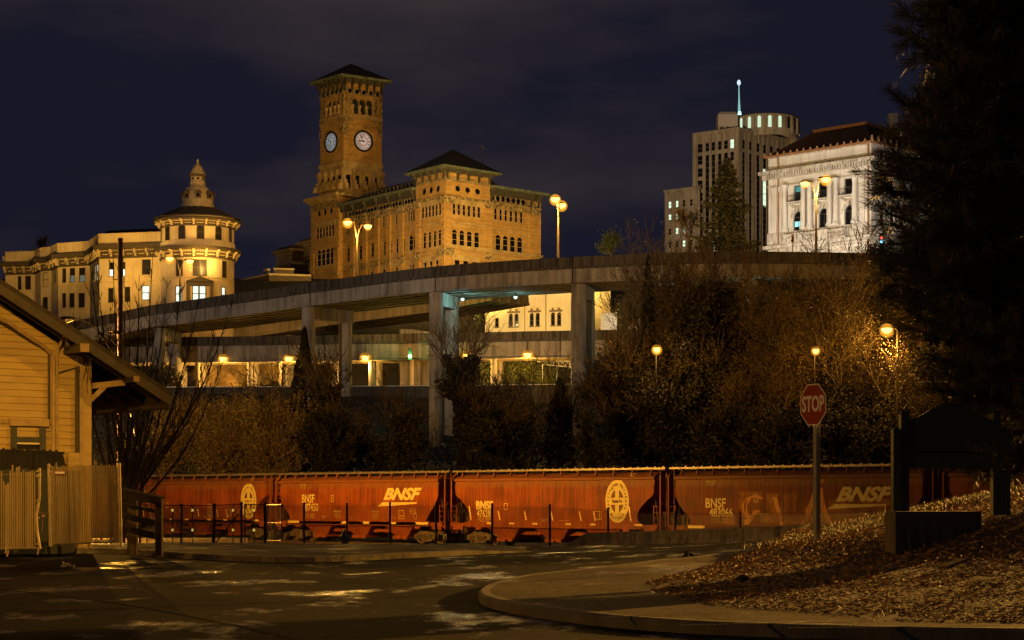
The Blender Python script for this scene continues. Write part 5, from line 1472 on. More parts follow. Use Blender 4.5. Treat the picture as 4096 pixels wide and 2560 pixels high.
# curved roof storey
pc = XY(3062,TYd+14); Rp = 9.6; z0 = zt_; z1 = CZ+(HY-452)/FPX*(TYd+4)
a0, a1 = math.radians(188), math.radians(352)
ww.lathe(pc, [(Rp,z0-1),(Rp,z1),(Rp-.6,z1+.4)], 40)
ww.build('wall', conc, DT)
for k in range(9):
    a = a0+(a1-a0)*(k+.5)/9; d = Vector((math.cos(a), math.sin(a))); t = Vector((-d.y, d.x))
    b = pc+d*(Rp-.1)
    ribs.extrude([Vector((*(b+t*1.25), z0)), Vector((*(b+t*1.75), z0)), Vector((*(b+t*1.75), z1-.5)), Vector((*(b+t*1.25), z1-.5))], Vector((*(d*.5), 0)))
    mb = MB(); h0, h1 = z0+1.2, z0+4.6; w_ = .5
    P_ = lambda x, z, o: Vector((*(pc+d*(Rp+o)+t*x), z))
    pts = [P_(-w_,h0,.06),P_(w_,h0,.06)]+[P_(w_*math.cos(math.pi*j/8), h1-w_+w_*math.sin(math.pi*j/8), .06) for j in range(9)]
    mb.poly(pts); mb.build('roof_window', glow('lit_roof_storey', (.75,1,.72), .85) if 1 <= k <= 5 else glass, DT)
    mb = MB()
ribs.build('pier', conc, DT)
mb = MB(); mb.poly([Vector((pc.x+Rp*math.cos(2*math.pi*k/30), pc.y+Rp*math.sin(2*math.pi*k/30), z1+.3)) for k in range(30)])
mb.poly([dl.P(0,zt_,0), dl.P(dl.L,zt_,0), dl.P(dl.L,zt_,-30), dr.P(dr.L,zt_,0)]); mb.build('roof', slate, DT)
mb = MB(); q = XY(2907,TYd+8); zc_ = zt_+.2
mb.box(q.x-2.9, q.x+2.9, q.y-3, q.y+3, zc_+1.2, zc_+4.8); mb.hexa([(q.x-2.9,q.y-3,zc_+4.8),(q.x+2.9,q.y-3,zc_+4.8),(q.x+2.9,q.y+3,zc_+4.8),(q.x-2.9,q.y+3,zc_+4.8),(q.x-2.2,q.y-2,zc_+5.7),(q.x+2.4,q.y-2,zc_+5.7),(q.x+2.4,q.y+2,zc_+5.7),(q.x-2.2,q.y+2,zc_+5.7)])
for x in (-2.5,-.8,.8,2.5): mb.box(q.x+x-.2, q.x+x+.2, q.y-2.8, q.y+2.8, zc_, zc_+1.2)
mb.build('cooling_unit', mat('pinkish_panel', (.42,.31,.24), (.36,.27,.2), rough=.7, ns=2), DT)
mb = MB(); b = U(2957,455,TYd+2); t_ = U(2955.5,328,TYd+2)
mb.tube([b, b.lerp(t_,.5), t_], [.42,.2,.12], 8); m_ = mb.build('mast', glow('floodlit_mast_glow', (.45,.95,.9), .55), DT)  # floodlighting of the mast put in as a glow of its own
mb = MB(); mb.lathe((t_.x,t_.y), [(0,t_.z-1.2),(.5,t_.z-.6),(.55,t_.z),(.3,t_.z+.5),(0,t_.z+.7)], 10); mb.build('mast_beacon', glow('beacon', (.75,.9,1), 1.0), DT)
mb = MB(); mb.tube([U(2958.5,458,TYd), U(2958.3,446,TYd)], [.5,.3], 8); mb.build('mast_floodlight', glow('mast_flood', (.3,1,.85), 4), DT)

# ---------------------------------------------------------------- white columned hall
wht = stained('white_stucco', (.62,.58,.52), (.46,.41,.35), .45, sc=.5)
wht2 = stained('white_ornament', (.56,.51,.44), (.16,.12,.08), .5, sc=1.2)
WH = thing('columned_hall', 'white classical hall with paired columns, arched windows and red tiled roof', 'building', (XY(3485,325).x, 325, 36))
wf = Fac.toward(XY(3485,325), -7900, 3074); ws = Fac.toward(XY(3485,325), 7600, 3720)
zt_ = wf.z(3485, 568); z_c1 = wf.z(3480, 638); z_c0 = wf.z(3480, 660); zlow = wf.z(3426, 893)
hs = []
for a, b, ya, yb, k in ((1020,1064,746,842,''),(1172,1220,722,818,''),(1326,1381,697,795,''),(1017,1072,904,1033,'arch'),(1171,1227,880,1010,'arch'),(1326,1385,858,990,'arch')):
    u0, u1 = sorted((wf.u(Gx(a)), wf.u(Gx(b)))); m_ = Gx((a+b)/2)
    hs.append((u0, u1, wf.z(m_, Gy(yb)), wf.z(m_, Gy(ya)), k))
for k in range(0,3):                        # line the openings up in rows
    z1 = sum(h[3] for h in hs[:3])/3; z0 = sum(h[2] for h in hs[:3])/3
    y1 = sum(h[3] for h in hs[3:])/3; y0 = sum(h[2] for h in hs[3:])/3
hs = [(h[0],h[1],z0,z1,'') for h in hs[:3]]+[(h[0],h[1],y0,y1,'arch') for h in hs[3:]]
lowh = []
for a, b in ((3163,3197),(3265,3300)):
    u0, u1 = sorted((wf.u(a), wf.u(b))); lowh.append((u0, u1, wf.z(3180,1090), wf.z(3180,985), ''))
mb = MB(); wf.wall(mb, 30, zt_, hs+lowh, .4)
sh_ = []
for p in (3520,3560,3600,3640):
    u0, u1 = ws.u(p), ws.u(p+18); sh_ += [(u0,u1,z0,z1,''),(u0,u1,y0,y1,''),(u0,u1,zt_-3.6,zt_-1.2,'')]
ws.wall(mb, 30, zt_, [h for h in sh_ if h[1] < ws.L], .4)
e = Fac(wf.B, wf.B+Vector((.7,.71))*18); e.wall(mb, 30, zt_, [], .3)
mb.build('wall', wht, WH)
for i, h in enumerate(hs):
    fr = wf.window(WH, h, .4, bracketm, glass, .1, 'cross' if h[4] else 'sash')
    if i == 0:
        g = MB(); g.poly([wf.P(h[0]+.15,h[3]-1.1,-.35),wf.P(h[1]-.15,h[3]-1.1,-.35),wf.P(h[1]-.15,h[3]-.15,-.35),wf.P(h[0]+.15,h[3]-.15,-.35)]); g.build('lit_pane', glow('teal_window', (.25,.8,.75), .35), fr)
    if i == 3:
        zc_ = (h[2]+h[3])/2; m_ = (h[0]+h[1])/2
        for a, b in ((h[0]+.12, m_-.08), (m_+.08, h[1]-.12)):
            g = MB(); g.poly([wf.P(a,zc_-.75,-.35),wf.P(b,zc_-.75,-.35),wf.P(b,zc_+.15,-.35),wf.P(a,zc_+.15,-.35)]); g.build('lit_pane', glow('teal_window2', (.4,1,.95), 1.2), fr)
for i, h in enumerate(lowh):
    fr = wf.window(WH, h, .4, bracketm, glass, .1, 'cross')
for h in [h for h in sh_ if h[1] < ws.L]: ws.window(WH, h, .4, bracketm, glass, .1, 'sash')
tr = MB()
wf.box(tr, -.5, wf.L+1.4, z_c1-.25, z_c1+.35, -.2, 1.2); wf.box(tr, -.4, wf.L+1.0, z_c0-.1, z_c1-.252, -.1, .6); wf.box(tr, 0, wf.L+.2, z_c0-1.5, z_c0-1.3, 0, .2)
ws.box(tr, -1.0, ws.L, z_c1-.25, z_c1+.352, -.2, 1.2)
for k in range(40): wf.box(tr, .3+(wf.L-.2)*k/40, .65+(wf.L-.2)*k/40, z_c0+.0, z_c1-.254, .6, 1.05)
zb0 = zlow-1.9
wf.box(tr, -.5, wf.L+.5, zb0-1.0, zb0-.4, -.1, 1.0); wf.box(tr, -.2, wf.L+.2, zb0-.4, zlow-.05, -.1, .14)
for k in range(5): wf.box(tr, -.05, wf.L+.05, zb0-1.6-k*.9, zb0-1.1-k*.9, 0, .1)
wf.box(tr, -.1, wf.L+.1, zt_-.35, zt_-.01, 0, .15); wf.box(tr, -.1, wf.L+.1, z_c1+.36, z_c1+.9, 0, .2)
for px, pa in ((3280,1), (3180,1)):
    u = wf.u(px); wf.box(tr, u-1.6, u+1.6, zb0-1.9, zb0-1.0, 0, .8)
for h in hs[3:]:
    m_ = (h[0]+h[1])/2; r = (h[1]-h[0])/2
    for k in range(10):
        t0, t1 = math.pi*k/10, math.pi*(k+1)/10
        a_ = [wf.P(m_+rr*math.cos(t), h[3]-r+rr*math.sin(t), .12) for rr, t in ((r+.02,t0),(r+.42,t0),(r+.42,t1),(r+.02,t1))]
        tr.poly(a_)
    wf.box(tr, m_-.3, m_+.3, h[3]-.05, h[3]+.7, 0, .4)
tr.build('cornice', wht2, WH)
sw = MB()
for i, h in enumerate(hs[3:]):          # garland blocks and small balconies between the rows
    m_ = (h[0]+h[1])/2
    for k in range(7):
        x = -1.3+2.6*k/6; zz = h[3]+1.25-.5*(1-(x/1.3)**2)
        q = wf.P(m_+x, zz, .15); sw.tube([wf.P(m_+x-.2, zz, .15), wf.P(m_+x+.2, zz-.05, .2)], .2, 5)
    wf.box(sw, m_-1.7, m_+1.7, z0-.35, z0-.1, 0, .9)
sw.build('garland', wht2, WH)
rb = MB()
for h in hs[:3]:
    a, b = h[0]-.6, h[1]+.6
    rb.beam(wf.P(a,z0+.95,.85), wf.P(b,z0+.95,.85), .08, .08); rb.beam(wf.P(a,z0,.85), wf.P(b,z0,.85), .08, .08)
    for k in range(13): u = a+(b-a)*k/12; rb.beam(wf.P(u,z0-.05,.85), wf.P(u,z0+.95,.85), .04, .04)
rb.build('balcony_railing', blackm, WH)
cb = MB(); ztop = z_c0-1.5
for px in (3146,3220,3245,3325,3350,3426):
    p = wf.P(wf.u(px), 0, .55); r = .5; cb.mark()
    cb.lathe((p.x,p.y), [(r*1.35,zlow),(r*1.35,zlow+.35),(r*1.12,zlow+.5),(r,zlow+.8),(r*.98,zlow+3),(r*.84,ztop-1.3),(r*.84,ztop-1.1),(r*1.0,ztop-.8),(r*1.15,ztop-.35),(r*1.4,ztop-.2),(r*1.4,ztop)], 16)
cb.build_each('column', wht, WH, smooth=True)
pb = MB()
for px in (3128,3100,3450): u = wf.u(px); pb.mark(); wf.box(pb, u-.45, u+.45, zlow, ztop, 0, .22); wf.box(pb, u-.6, u+.6, ztop-1.0, ztop-.1, 0, .35)
pb.build_each('pilaster', wht, WH)
bb = MB()
for a, b in ((3153,3192),(3232,3288),(3330,3390)):
    u0, u1 = sorted((wf.u(a), wf.u(b)))
    for k in range(12):
        u = u0+(u1-u0)*k/11; p = wf.P(u, 0, 1.2); bb.lathe((p.x,p.y), [(.1,zb0),(.17,zb0+.35),(.08,zb0+.7),(.13,zb0+.95)], 6)
    wf.box(bb, u0-.3, u1+.3, zb0+.95, zb0+1.2, 1.0, 1.4); wf.box(bb, u0-.3, u1+.3, zb0-.4, zb0, 1.0, 1.4)
for a, b in ((3195,3228),(3292,3328)):
    u0, u1 = sorted((wf.u(a), wf.u(b))); wf.box(bb, u0, u1, zb0-.4, zb0+1.3, .9, 1.5)
bb.build('balustrade', wht2, WH)
tile = mat('red_roof_tile', (.03,.014,.008), (.07,.032,.016), rough=.85, ns=2, scale=(1,1,3))
rm = MB(); o = .5; zr_ = CZ+(HY-507)/FPX*336
a = wf.P(wf.L+o, zt_, o); c = wf.P(0, zt_, 0)+Vector((0,-.6,0)); b = ws.P(ws.L, zt_, o)
a2 = wf.P(wf.L-5, zr_, -6.5); c2_ = wf.P(5.5, zr_, -6.5); b2 = ws.P(ws.L, zr_, -6.5)
rm.quad(a, c, c2_, a2); rm.quad(c, b, b2, c2_)
for k in range(34):
    t = k/33; rm.beam(a.lerp(c, t), a2.lerp(c2_, t), .14, .1)
rm.build('roof', tile, WH)
gm = MB()
gm.beam(a, c, .35, .35); gm.beam(c, b, .35, .35); gm.beam(a2, c2_, .5, .8); gm.beam(c2_, b2, .5, .8)
gm.build('gutter', mat('copper_gutter', (.30,.13,.05), (.2,.1,.04), rough=.6, ns=2), WH)
am = MB()
for k in range(17):
    t = k/16; p = a.lerp(c, t); am.mark(); am.hexa([p+Vector((x,y,.1)) for x,y in ((-.25,-.15),(.25,-.15),(.25,.15),(-.25,.15))]+[p+Vector((x,y,.65)) for x,y in ((-.1,-.1),(.1,-.1),(.1,.1),(-.1,.1))])
for k in range(6):
    t = k/10; p = c.lerp(b, t); am.mark(); am.hexa([p+Vector((x,y,.1)) for x,y in ((-.3,-.15),(.3,-.15),(.3,.15),(-.3,.15))]+[p+Vector((x,y,1.1)) for x,y in ((-.1,-.1),(.1,-.1),(.1,.1),(-.1,.1))])
am.build_each('antefix', mat('stained_terracotta', (.36,.19,.08), (.16,.09,.045), rough=.8, ns=3), WH)
chm = MB(); p = XY(3570,345); chm.box(p.x-.75, p.x+.75, p.y-1, p.y+1, zt_-1, CZ+(HY-458)/FPX*345); chm.box(p.x-.9, p.x+.9, p.y-1.15, p.y+1.15, CZ+(HY-470)/FPX*345, CZ+(HY-462)/FPX*345); chm.build('chimney', wht2, WH)
dp = MB()
for F, u in ((wf, .45), (wf, wf.u(3116))): dp.tube([F.P(u, zlow-6, .22), F.P(u, zt_-.3, .22)], .14, 6)
dp.build('downpipe', mat('rust_stained_pipe', (.36,.18,.07), (.2,.1,.04), rough=.7, ns=2), WH)

# ---------------------------------------------------------------- cream building glimpsed under the upper viaduct
GB = thing('cream_side_building', 'cream rendered building with paired arched windows seen under the viaduct deck', 'building', (XY(2130,268).x, 268, 20))
gf = Fac(XY(1940,270), XY(2283,266))
hs = []
def Hx(x): return 1100+x/1.613
def Hy(y): return 1000+y/1.613
for a in (1508,1545,1643,1682,1780,1820): 
    hs.append((gf.u(Hx(a)), gf.u(Hx(a+26)), gf.z(2150, Hy(490)), gf.z(2150, Hy(405)), 'arch'))
hs.append((gf.u(Hx(1420)), gf.u(Hx(1444)), gf.z(2150, Hy(490)), gf.z(2150, Hy(430)), ''))
mb = MB(); gf.wall(mb, 16, 33, hs, .12)
e = Fac(gf.B, gf.B+Vector((.5,.87))*12); e.wall(mb, 16, 33, [], .3); mb.build('wall', stained('warm_stucco', (.66,.54,.33), (.56,.44,.25), .4, sc=.8), GB)
tr = MB()
for i, h in enumerate(hs):
    gf.window(GB, h, .12, bracketm, glass, .08)
    gf.box(tr, h[0]-.1, h[1]+.1, h[2]-.15, h[2]-.004, 0, .1)
for a in (1508,1643,1780):
    u0, u1 = gf.u(Hx(a-8)), gf.u(Hx(a+74)); gf.box(tr, u0, u1, hs[0][3]+.05, hs[0][3]+.32, 0, .16)
    for x in (a+13, a+51): gf.box(tr, gf.u(Hx(x))-.12, gf.u(Hx(x))+.12, hs[0][3]+.32, hs[0][3]+.62, 0, .2)
for u in (gf.u(Hx(1612)), gf.u(Hx(1748))): gf.box(tr, u-.05, u+.05, 20, 32, 0, .06)
tr.build('window_hood', mat('brown_trim', (.16,.10,.05), rough=.7), GB)
# pale lit building and stair rail glimpsed farther right, between the trees
SB = thing('white_stair_building', 'pale floodlit wall with a stair railing glimpsed between trees under the viaduct', 'building', (XY(2480,262).x, 262, 18))
sf = Fac(XY(2403,262), XY(2468,261)); mb = MB(); sf.wall(mb, 15, 26.8, [], .2); mb.build('wall', wht, SB)
mb = MB()
for k in range(3): mb.beam(U(2505,1318+k*9,252), U(2566,1272+k*9,252), .12, .12)
for t in (0,.35,.7,1): p = U(2505,1318,252).lerp(U(2566,1272,252), t); mb.beam(p-Vector((0,0,1.1)), p+Vector((0,0,.1)), .1, .1)
mb.build('stair_railing', mat('white_rail', (.7,.72,.72), rough=.5), SB)
# ---------------------------------------------------------------- elevated road decks
vc = stained('viaduct_concrete', (.29,.255,.205), (.115,.095,.072), .55, sc=.6, vert=5)
vb = stained('stained_barrier', (.085,.07,.052), (.022,.017,.012), .8, sc=.7, vert=7)
vg = stained('girder_concrete', (.24,.205,.15), (.13,.105,.07), .4, sc=.5)
def offset_line(line, d):
    n = len(line); out = []
    for i, p in enumerate(line):
        t = (line[min(i+1,n-1)]-line[max(i-1,0)]).normalized(); out.append(p+Vector((-t.y, t.x))*d)
    return out
def sweep(mb, line, zs, prof, closed=True):
    """prof: (offset back from the line, dz)"""
    offs = {o: offset_line(line, o) for o, _ in prof}
    rows = []
    for i in range(len(line)):
        rows.append([(offs[o][i].x, offs[o][i].y, zs[i]+dz) for o, dz in prof])
    mb.loft(rows, closed=closed)
    mb.poly(list(reversed(rows[0]))); mb.poly(rows[-1])
def deck(name, label, pts, width, ztop, bar=1.02, gird=1.5, ng=5, cat='viaduct', back_bar=True, n=64, joints=()):
    line = smooth_line([XY(*p) for p in pts], n); zs = [ztop if not callable(ztop) else ztop(p) for p in line]
    R = thing(name, label, cat, (line[n//2].x, line[n//2].y, 0))
    mb = MB(); sweep(mb, line, zs, [(.0,0),(.32,0),(.42,-bar),(-.05,-bar),(-.02,-bar+.25)])
    sweep(mb, line, zs, [(-.22,-bar-.005),(.5,-bar-.005),(.5,-bar-.22),(-.22,-bar-.22)])
    mb.build('barrier', vb, R)
    if back_bar:
        mb = MB(); sweep(mb, line, zs, [(width-.3,0),(width,0),(width,-bar),(width-.4,-bar)]); mb.build('back_barrier', vb, R)
    mb = MB(); sweep(mb, line, zs, [(.5,-bar),(width-.02,-bar),(width-.02,-bar-.24),(.5,-bar-.24)]); mb.build('slab', vg, R)
    mb = MB(); g0 = -bar-.235
    sweep(mb, line, zs, [(.02,g0),(.45,g0),(.45,g0-gird),(-.06,g0-gird),(-.06,g0-gird+.16),(.02,g0-gird+.24)])
    mb.build('fascia_girder', vc, R)
    for k in range(1, ng):
        mb = MB(); o = (width-.8)*k/(ng-1)
        sweep(mb, line, zs, [(o-.09,g0),(o+.09,g0),(o+.09,g0-gird+.35),(o+.26,g0-gird+.22),(o+.26,g0-gird),(o-.26,g0-gird),(o-.26,g0-gird+.22),(o-.09,g0-gird+.35)])
        mb.build('girder', vg, R)
    if joints:
        mb = MB()
        for px in joints:
            i = min(range(n), key=lambda q: abs(CX+FPX*line[q].x/line[q].y-px)); p = line[i]; t = (line[min(i+1,n-1)]-line[max(0,i-1)]).normalized(); nn = Vector((t.y,-t.x))
            mb.mark()
            for (o, za, zb) in ((.055, -bar, 0), (.08, g0-gird, g0-.0), (.235, g0, -bar-.0)):
                a = p-t*.05+nn*o; b = p+t*.05+nn*o
                mb.quad((a.x,a.y,zs[i]+za),(b.x,b.y,zs[i]+za),(b.x,b.y,zs[i]+zb),(a.x,a.y,zs[i]+zb))
        mb.build_each('joint', dark_joint, R)
    return R, line, zs
def front_bent(R, px, Y, px2, Y2, rad, ztop, zlow, capw=1.3, caph=1.5):
    a = XY(px, Y); b = XY(px2, Y2)
    for p in (a, b):
        m = MB(); m.lathe(p, [(rad,zlow)]+[(rad*f,ztop-caph-2.6*k+d) for k in range(int((ztop-caph-zlow)/2.6),0,-1) for f,d in ((1,-.05),(.965,-.03),(.965,.03),(1,.05))]+[(rad,ztop-caph),(rad*.98,ztop-caph+.02),(rad,ztop-.05)], 24); m.build('column', vc, R)
    m = MB(); d = (b-a).normalized(); m.beam(Vector((*(a+d*rad*.6), ztop-caph/2)), Vector((*(b+d*rad), ztop-caph/2)), capw, caph); m.build('bent_cap', vc, R)
UPZ = 27.1
UV, uline, uz = deck('viaduct', 'upper curving concrete viaduct with stained dark barrier and round columns', [(-150,250),(40,245),(270,242),(595,242),(935,235),(1225,228),(1739,212),(2315,203.5),(2821,199.5),(3150,199.5),(3440,200.5),(3800,203),(4300,210)], 9.5, lambda p: float(np.interp(p.x, [-71,-63.6,-55.6,-45.4,-33.8,-24.25], [21.2,22.4,23.7,25.87,26.56,UPZ])), 1.02, 1.5, 6, joints=(395,700,1225,1739,2315,2880,3420), n=90)
GZ0 = UPZ-1.02-.235-1.5
for a, Ya, b, Yb, zl in ((1234,228.8,1382,233.5,1.0),(1745,212.8,1806,217.5,3.5),(2316,204.4,2350,209.5,3.5),(3000,200.6,3030,206,4),(640,242.8,700,249,8)):
    front_bent(UV, a, Ya, b, Yb, .80, GZ0-(1.25 if a == 640 else 0), zl)
# second ramp deck behind and below the upper one
z2 = CZ+(HY-1222)/FPX*250
RV, rl_, rz_ = deck('ramp', 'ramp deck with girders crossing behind and below the upper viaduct', [(640,266),(900,262),(1350,258),(1714,250),(1960,243)], 8, lambda p: CZ+p.y/FPX*(HY-np.interp(CX+FPX*p.x/p.y, [640,900,1350,1714,1960], [1318,1286,1218,1168,1120])), .9, 1.5, 5, n=40)
for a, Ya, b, Yb in ((1155,262,1205,267),(1620,253,1700,257),):
    front_bent(RV, a, Ya, b, Yb, .72, z2-2.8, 14, 1.2, 1.4)
# middle deck
z3 = CZ+(HY-1346)/FPX*250
MV, mline, mzs = deck('lower_viaduct', 'straight lower viaduct deck with lamps mounted along its underside', [(380,251),(660,250),(1190,247.5),(1714,244),(2287,240),(2900,236),(3500,233),(4200,231)], 9, lambda p: z3-.1, .95, 1.9, 6, n=60, joints=(860,1300,1760,2240,2700))
zcol = z3-.95-.235-1.9
for px, Y, r in ((700,251.5,.78),(791,251.2,.34),(1001,250.2,.36),(1121,252,.22),(1340,249,.6),(1490,247.5,.5),(1638,246.6,.55),(1975,244.4,.4),(2420,241.6,.45),(2700,240,.45),(2960,238.5,.45),(3250,237,.5)):
    m = MB(); p = XY(px, Y); m.lathe(p, [(r,13.5),(r,zcol-.01)], 16); m.build('column', vc, MV, smooth=True)
    m = MB(); m.lathe(XY(px+26, Y+6), [(r,13.5),(r,zcol-.01)], 16); m.build('column', vc, MV, smooth=True)
m = MB(); sweep(m, mline, mzs, [(.2,-.95-.235-1.92),(.75,-.95-.235-1.92),(.75,-.95-.235-2.1),(.2,-.95-.235-2.1)]); m.build('bearing_ledge', vc, MV)
# lower street with its retaining wall and steel-capped parapet
rl2 = smooth_line([XY(*p) for p in [(300,236),(690,235),(1160,234),(1715,232),(2300,229),(3000,226),(4100,224)]], 50)
zst = CZ+(HY-1550)/FPX*235
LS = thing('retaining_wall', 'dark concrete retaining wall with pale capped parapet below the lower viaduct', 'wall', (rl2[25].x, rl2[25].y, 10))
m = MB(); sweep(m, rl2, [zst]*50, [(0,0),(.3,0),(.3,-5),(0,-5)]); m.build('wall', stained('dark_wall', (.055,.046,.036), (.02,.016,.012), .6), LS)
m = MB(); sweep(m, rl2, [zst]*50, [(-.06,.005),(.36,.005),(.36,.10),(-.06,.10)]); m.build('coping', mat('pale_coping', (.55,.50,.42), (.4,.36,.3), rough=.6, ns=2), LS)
m = MB(); ln = [XY(p, 247) for p in (250,1200,2200,4200)]
for a, b in zip(ln, ln[1:]): m.quad(Vector((a.x,a.y-11,zst-.9)), Vector((b.x,b.y-11,zst-.9)), Vector((b.x,b.y+14,zst-.9)), Vector((a.x,a.y+14,zst-.9)))
struct(m.build('lower_street', asphalt))
# retaining wall with painted graffiti scrawl far under the deck
GW = Fac(XY(640,262), XY(1230,258)); m = MB(); zg = CZ+(HY-1440)/FPX*261
GW.box(m, 0, GW.L, zg-.75, zg+1.2, -.5, 0)
gw = thing('abutment_wall', 'low abutment wall carrying graffiti scrawl under the lower deck', 'wall', (GW.P(5,0).x, GW.P(5,0).y, zg)); m.build('wall', stained('abutment', (.34,.27,.17), (.2,.15,.09), .4), gw)
m = MB(); 
def gmap(px, py, s):
    u = GW.u(px); z = GW.z(px, py); return lambda x, y: GW.P(u+x*s, z+y*s, .02)
add_text(m, 'WOBOWL', gmap(930,1448,1), size=.62, bold=.0, xs=.95); add_text(m, 'LUG', gmap(1040,1447,1), size=.75, bold=.02, xs=1.2)
m.build('graffiti', mat('white_spray', (.7,.66,.6), rough=.8), gw)
m = MB(); add_text(m, 'KZO', gmap(975,1446,1), size=.6, shear=.2); m.build('graffiti', blackm, gw)
# rock outcrop under the deck
def rock(px, py, Y, sx, sz, seed, label):
    rs = np.random.RandomState(seed); c = U(px, py, Y)
    bm_v = []; bm_f = []; n, k = 40, 22
    ph = rs.uniform(0, 6.28, (9, 3)); fr = rs.uniform(.8, 3.6, (9, 3)); am = rs.uniform(.03, .13, 9)
    m = MB(); rows = []
    for j in range(k+1):
        v = math.pi*.55*j/k; row = []
        for i in range(n):
            a = 2*math.pi*i/n; d = np.array([math.cos(a)*math.sin(v+.05), math.sin(a)*math.sin(v+.05), math.cos(v)])
            r = 1+sum(am[q]*math.sin(fr[q]@d*2.2+ph[q, 0])*math.cos(fr[q, 1]*d[2]*3+ph[q, 1]) for q in range(9))
            row.append((c.x+d[0]*sx*r, c.y+d[1]*sx*.7*r, c.z-sz*.35+d[2]*sz*r))
        rows.append(row)
    m.loft(rows, closed=True)
    o = m.build('rock', mat('rough_rock', (.06,.042,.02), (.30,.21,.10), rough=.95, ns=.9, detail=12, lo=.3, hi=.7, bump=1.2), loc=c, smooth=True); tag(o, label, 'rock')
rock(905,1535,262,4.6,4.6,1,'largest pale rock lit under the lower deck, right of the thin column')
rock(1075,1505,266,4.2,4.5,2,'shadowed rock behind the second thin column under the lower deck')
rock(812,1520,264,2.4,3.4,3,'narrow rock between the two left columns under the lower deck')
rock(1010,1480,268,3.2,3.2,5,'rock heaped at the top of the slope below the graffiti wall')
# green bank and pipe rail lit beyond the deck
m = MB(); 
for a, b in ((U(2170,1458,250),U(2285,1468,250)),): m.beam(a, b, .08, .08)
for t in (0,.5,1): p = U(2170,1458,250).lerp(U(2285,1468,250), t); m.beam(p, p-Vector((0,0,2.6)), .08, .08)
o = m.build('pipe_railing', mat('white_rail', (.7,.72,.72), rough=.5), loc=U(2170,1540,250)); tag(o, 'thin pale pipe railing beside lit greenery under the lower deck', 'railing')
# ---------------------------------------------------------------- street lamps
polem = mat('lamp_pole', (.075,.055,.028), (.055,.04,.02), rough=.5, metal=.3, ns=2)
lensm = glow('sodium_lens', (1,.52,.09), 9)
lensd = glow('sodium_lens_dim', (1,.52,.10), 6)
lens_off = mat('unlit_lens', (.4,.38,.34), rough=.3)
def amber_halo():  # translucent emissive material for the glow drawn round a lamp
    m = bpy.data.materials.new('amber_halo_glow'); m.use_nodes = True; nt = m.node_tree
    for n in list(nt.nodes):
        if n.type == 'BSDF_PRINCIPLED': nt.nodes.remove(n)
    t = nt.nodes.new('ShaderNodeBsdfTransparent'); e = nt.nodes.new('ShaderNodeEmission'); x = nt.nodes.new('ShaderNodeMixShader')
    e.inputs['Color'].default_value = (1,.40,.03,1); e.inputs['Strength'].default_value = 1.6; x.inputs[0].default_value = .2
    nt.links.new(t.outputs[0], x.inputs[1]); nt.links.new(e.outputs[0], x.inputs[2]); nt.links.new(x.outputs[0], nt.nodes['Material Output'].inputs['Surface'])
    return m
amber = amber_halo()
def halo_shells(R, c, r0):  # nested shells imitate a lamp's halo, not a part of the lamp
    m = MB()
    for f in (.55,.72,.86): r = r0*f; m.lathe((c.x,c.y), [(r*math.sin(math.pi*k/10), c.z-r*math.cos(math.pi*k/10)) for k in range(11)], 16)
    m.build('halo_shell', amber, R, smooth=True)
def lamp_head(R, p, d, size, lm):
    m = MB(); p = Vector(p); d = Vector(d).normalized()
    m.loft([[p+d*x+Vector((0,0,z)) + Vector((-d.y,d.x,0))*y for y, z in ((-w,0),(-w*.7,h),(w*.7,h),(w,0))] for x, w, h in ((-.45*size,.06*size,.06*size),(-.2*size,.15*size,.14*size),(.25*size,.17*size,.14*size),(.42*size,.08*size,.05*size))])
    hd = m.build('lamp_head', polem, R)
    m = MB(); c = p+d*.08*size+Vector((0,0,-.02))
    m.lathe((c.x, c.y), [(0,c.z-.26*size),(.16*size,c.z-.22*size),(.27*size,c.z-.10*size),(.28*size,c.z+.02*size)], 12)  # lens drawn oversize to take in the lamp's glare
    m.build('lens', lm, hd, smooth=True)
    if lm is not lens_off: halo_shells(hd, c-Vector((0,0,.1*size)), (.46 if lm is lensm else .33)*size)
LG = 'street lamps along the viaducts'
def street_lamp(label, bpx, bpy, Y, heads, size=1.6, rad=.11, base=None):
    b = U(bpx, bpy, Y); R = thing('street_lamp', label, 'street lamp', b, LG)
    ys_ = [h[1] for h in heads]; topy = min(ys_)
    fork = U(bpx, topy+(bpy-topy)*.32, Y) if len(heads) > 1 else U(bpx, topy+12, Y)
    m = MB(); m.tube([b, fork], [rad*1.3, rad*.8], 8); m.build('pole', polem, R)
    for px, py, lm, w, dY in heads:
        p = U(px, py, Y+dY); side = (p-fork); side.z = 0; side.normalize()
        m = MB(); tip = p-side*.3*size+Vector((0,0,.1)); pts = []
        for k in range(9):
            t = k/8; q = fork.lerp(tip, t); lift = math.sin(t*math.pi*.5); q.z = fork.z+(tip.z-fork.z)*lift; pts.append(q)
        m.tube(pts, rad*.55, 6); m.build('arm', polem, R)
        lamp_head(R, p, side, size, lm)
        if w: point('lamp_light', p+Vector((0,-.1,-.95*size)), w, SOD, .3, R)
    return R
street_lamp('double-armed street lamp on the viaduct before the left end of the golden brick front', 1428, 1098, 226, [(1395,887,lensm,9000,0),(1467,902,lensd,5000,0)])
street_lamp('street lamp with two heads close together beside the right end of the golden brick building', 2233, 1030, 211, [(2222,794,lensm,9000,-1.5),(2246,817,lensm,6000,1.5)])
street_lamp('double-armed street lamp in front of the cream turret', 720, 1208, 249, [(683,1031,lensm,500,0),(756,1042,lensd,600,0)])
street_lamp('double-armed street lamp with one dark head at the far left over the shed roof', 143, 1235, 283, [(108,1114,lens_off,0,0),(184,1125,lensm,1200,0)])
street_lamp('double-armed street lamp in front of the white columned hall', 3264, 1010, 204, [(3299,714,lensm,12000,0),(3225,731,lensd,4000,0)])
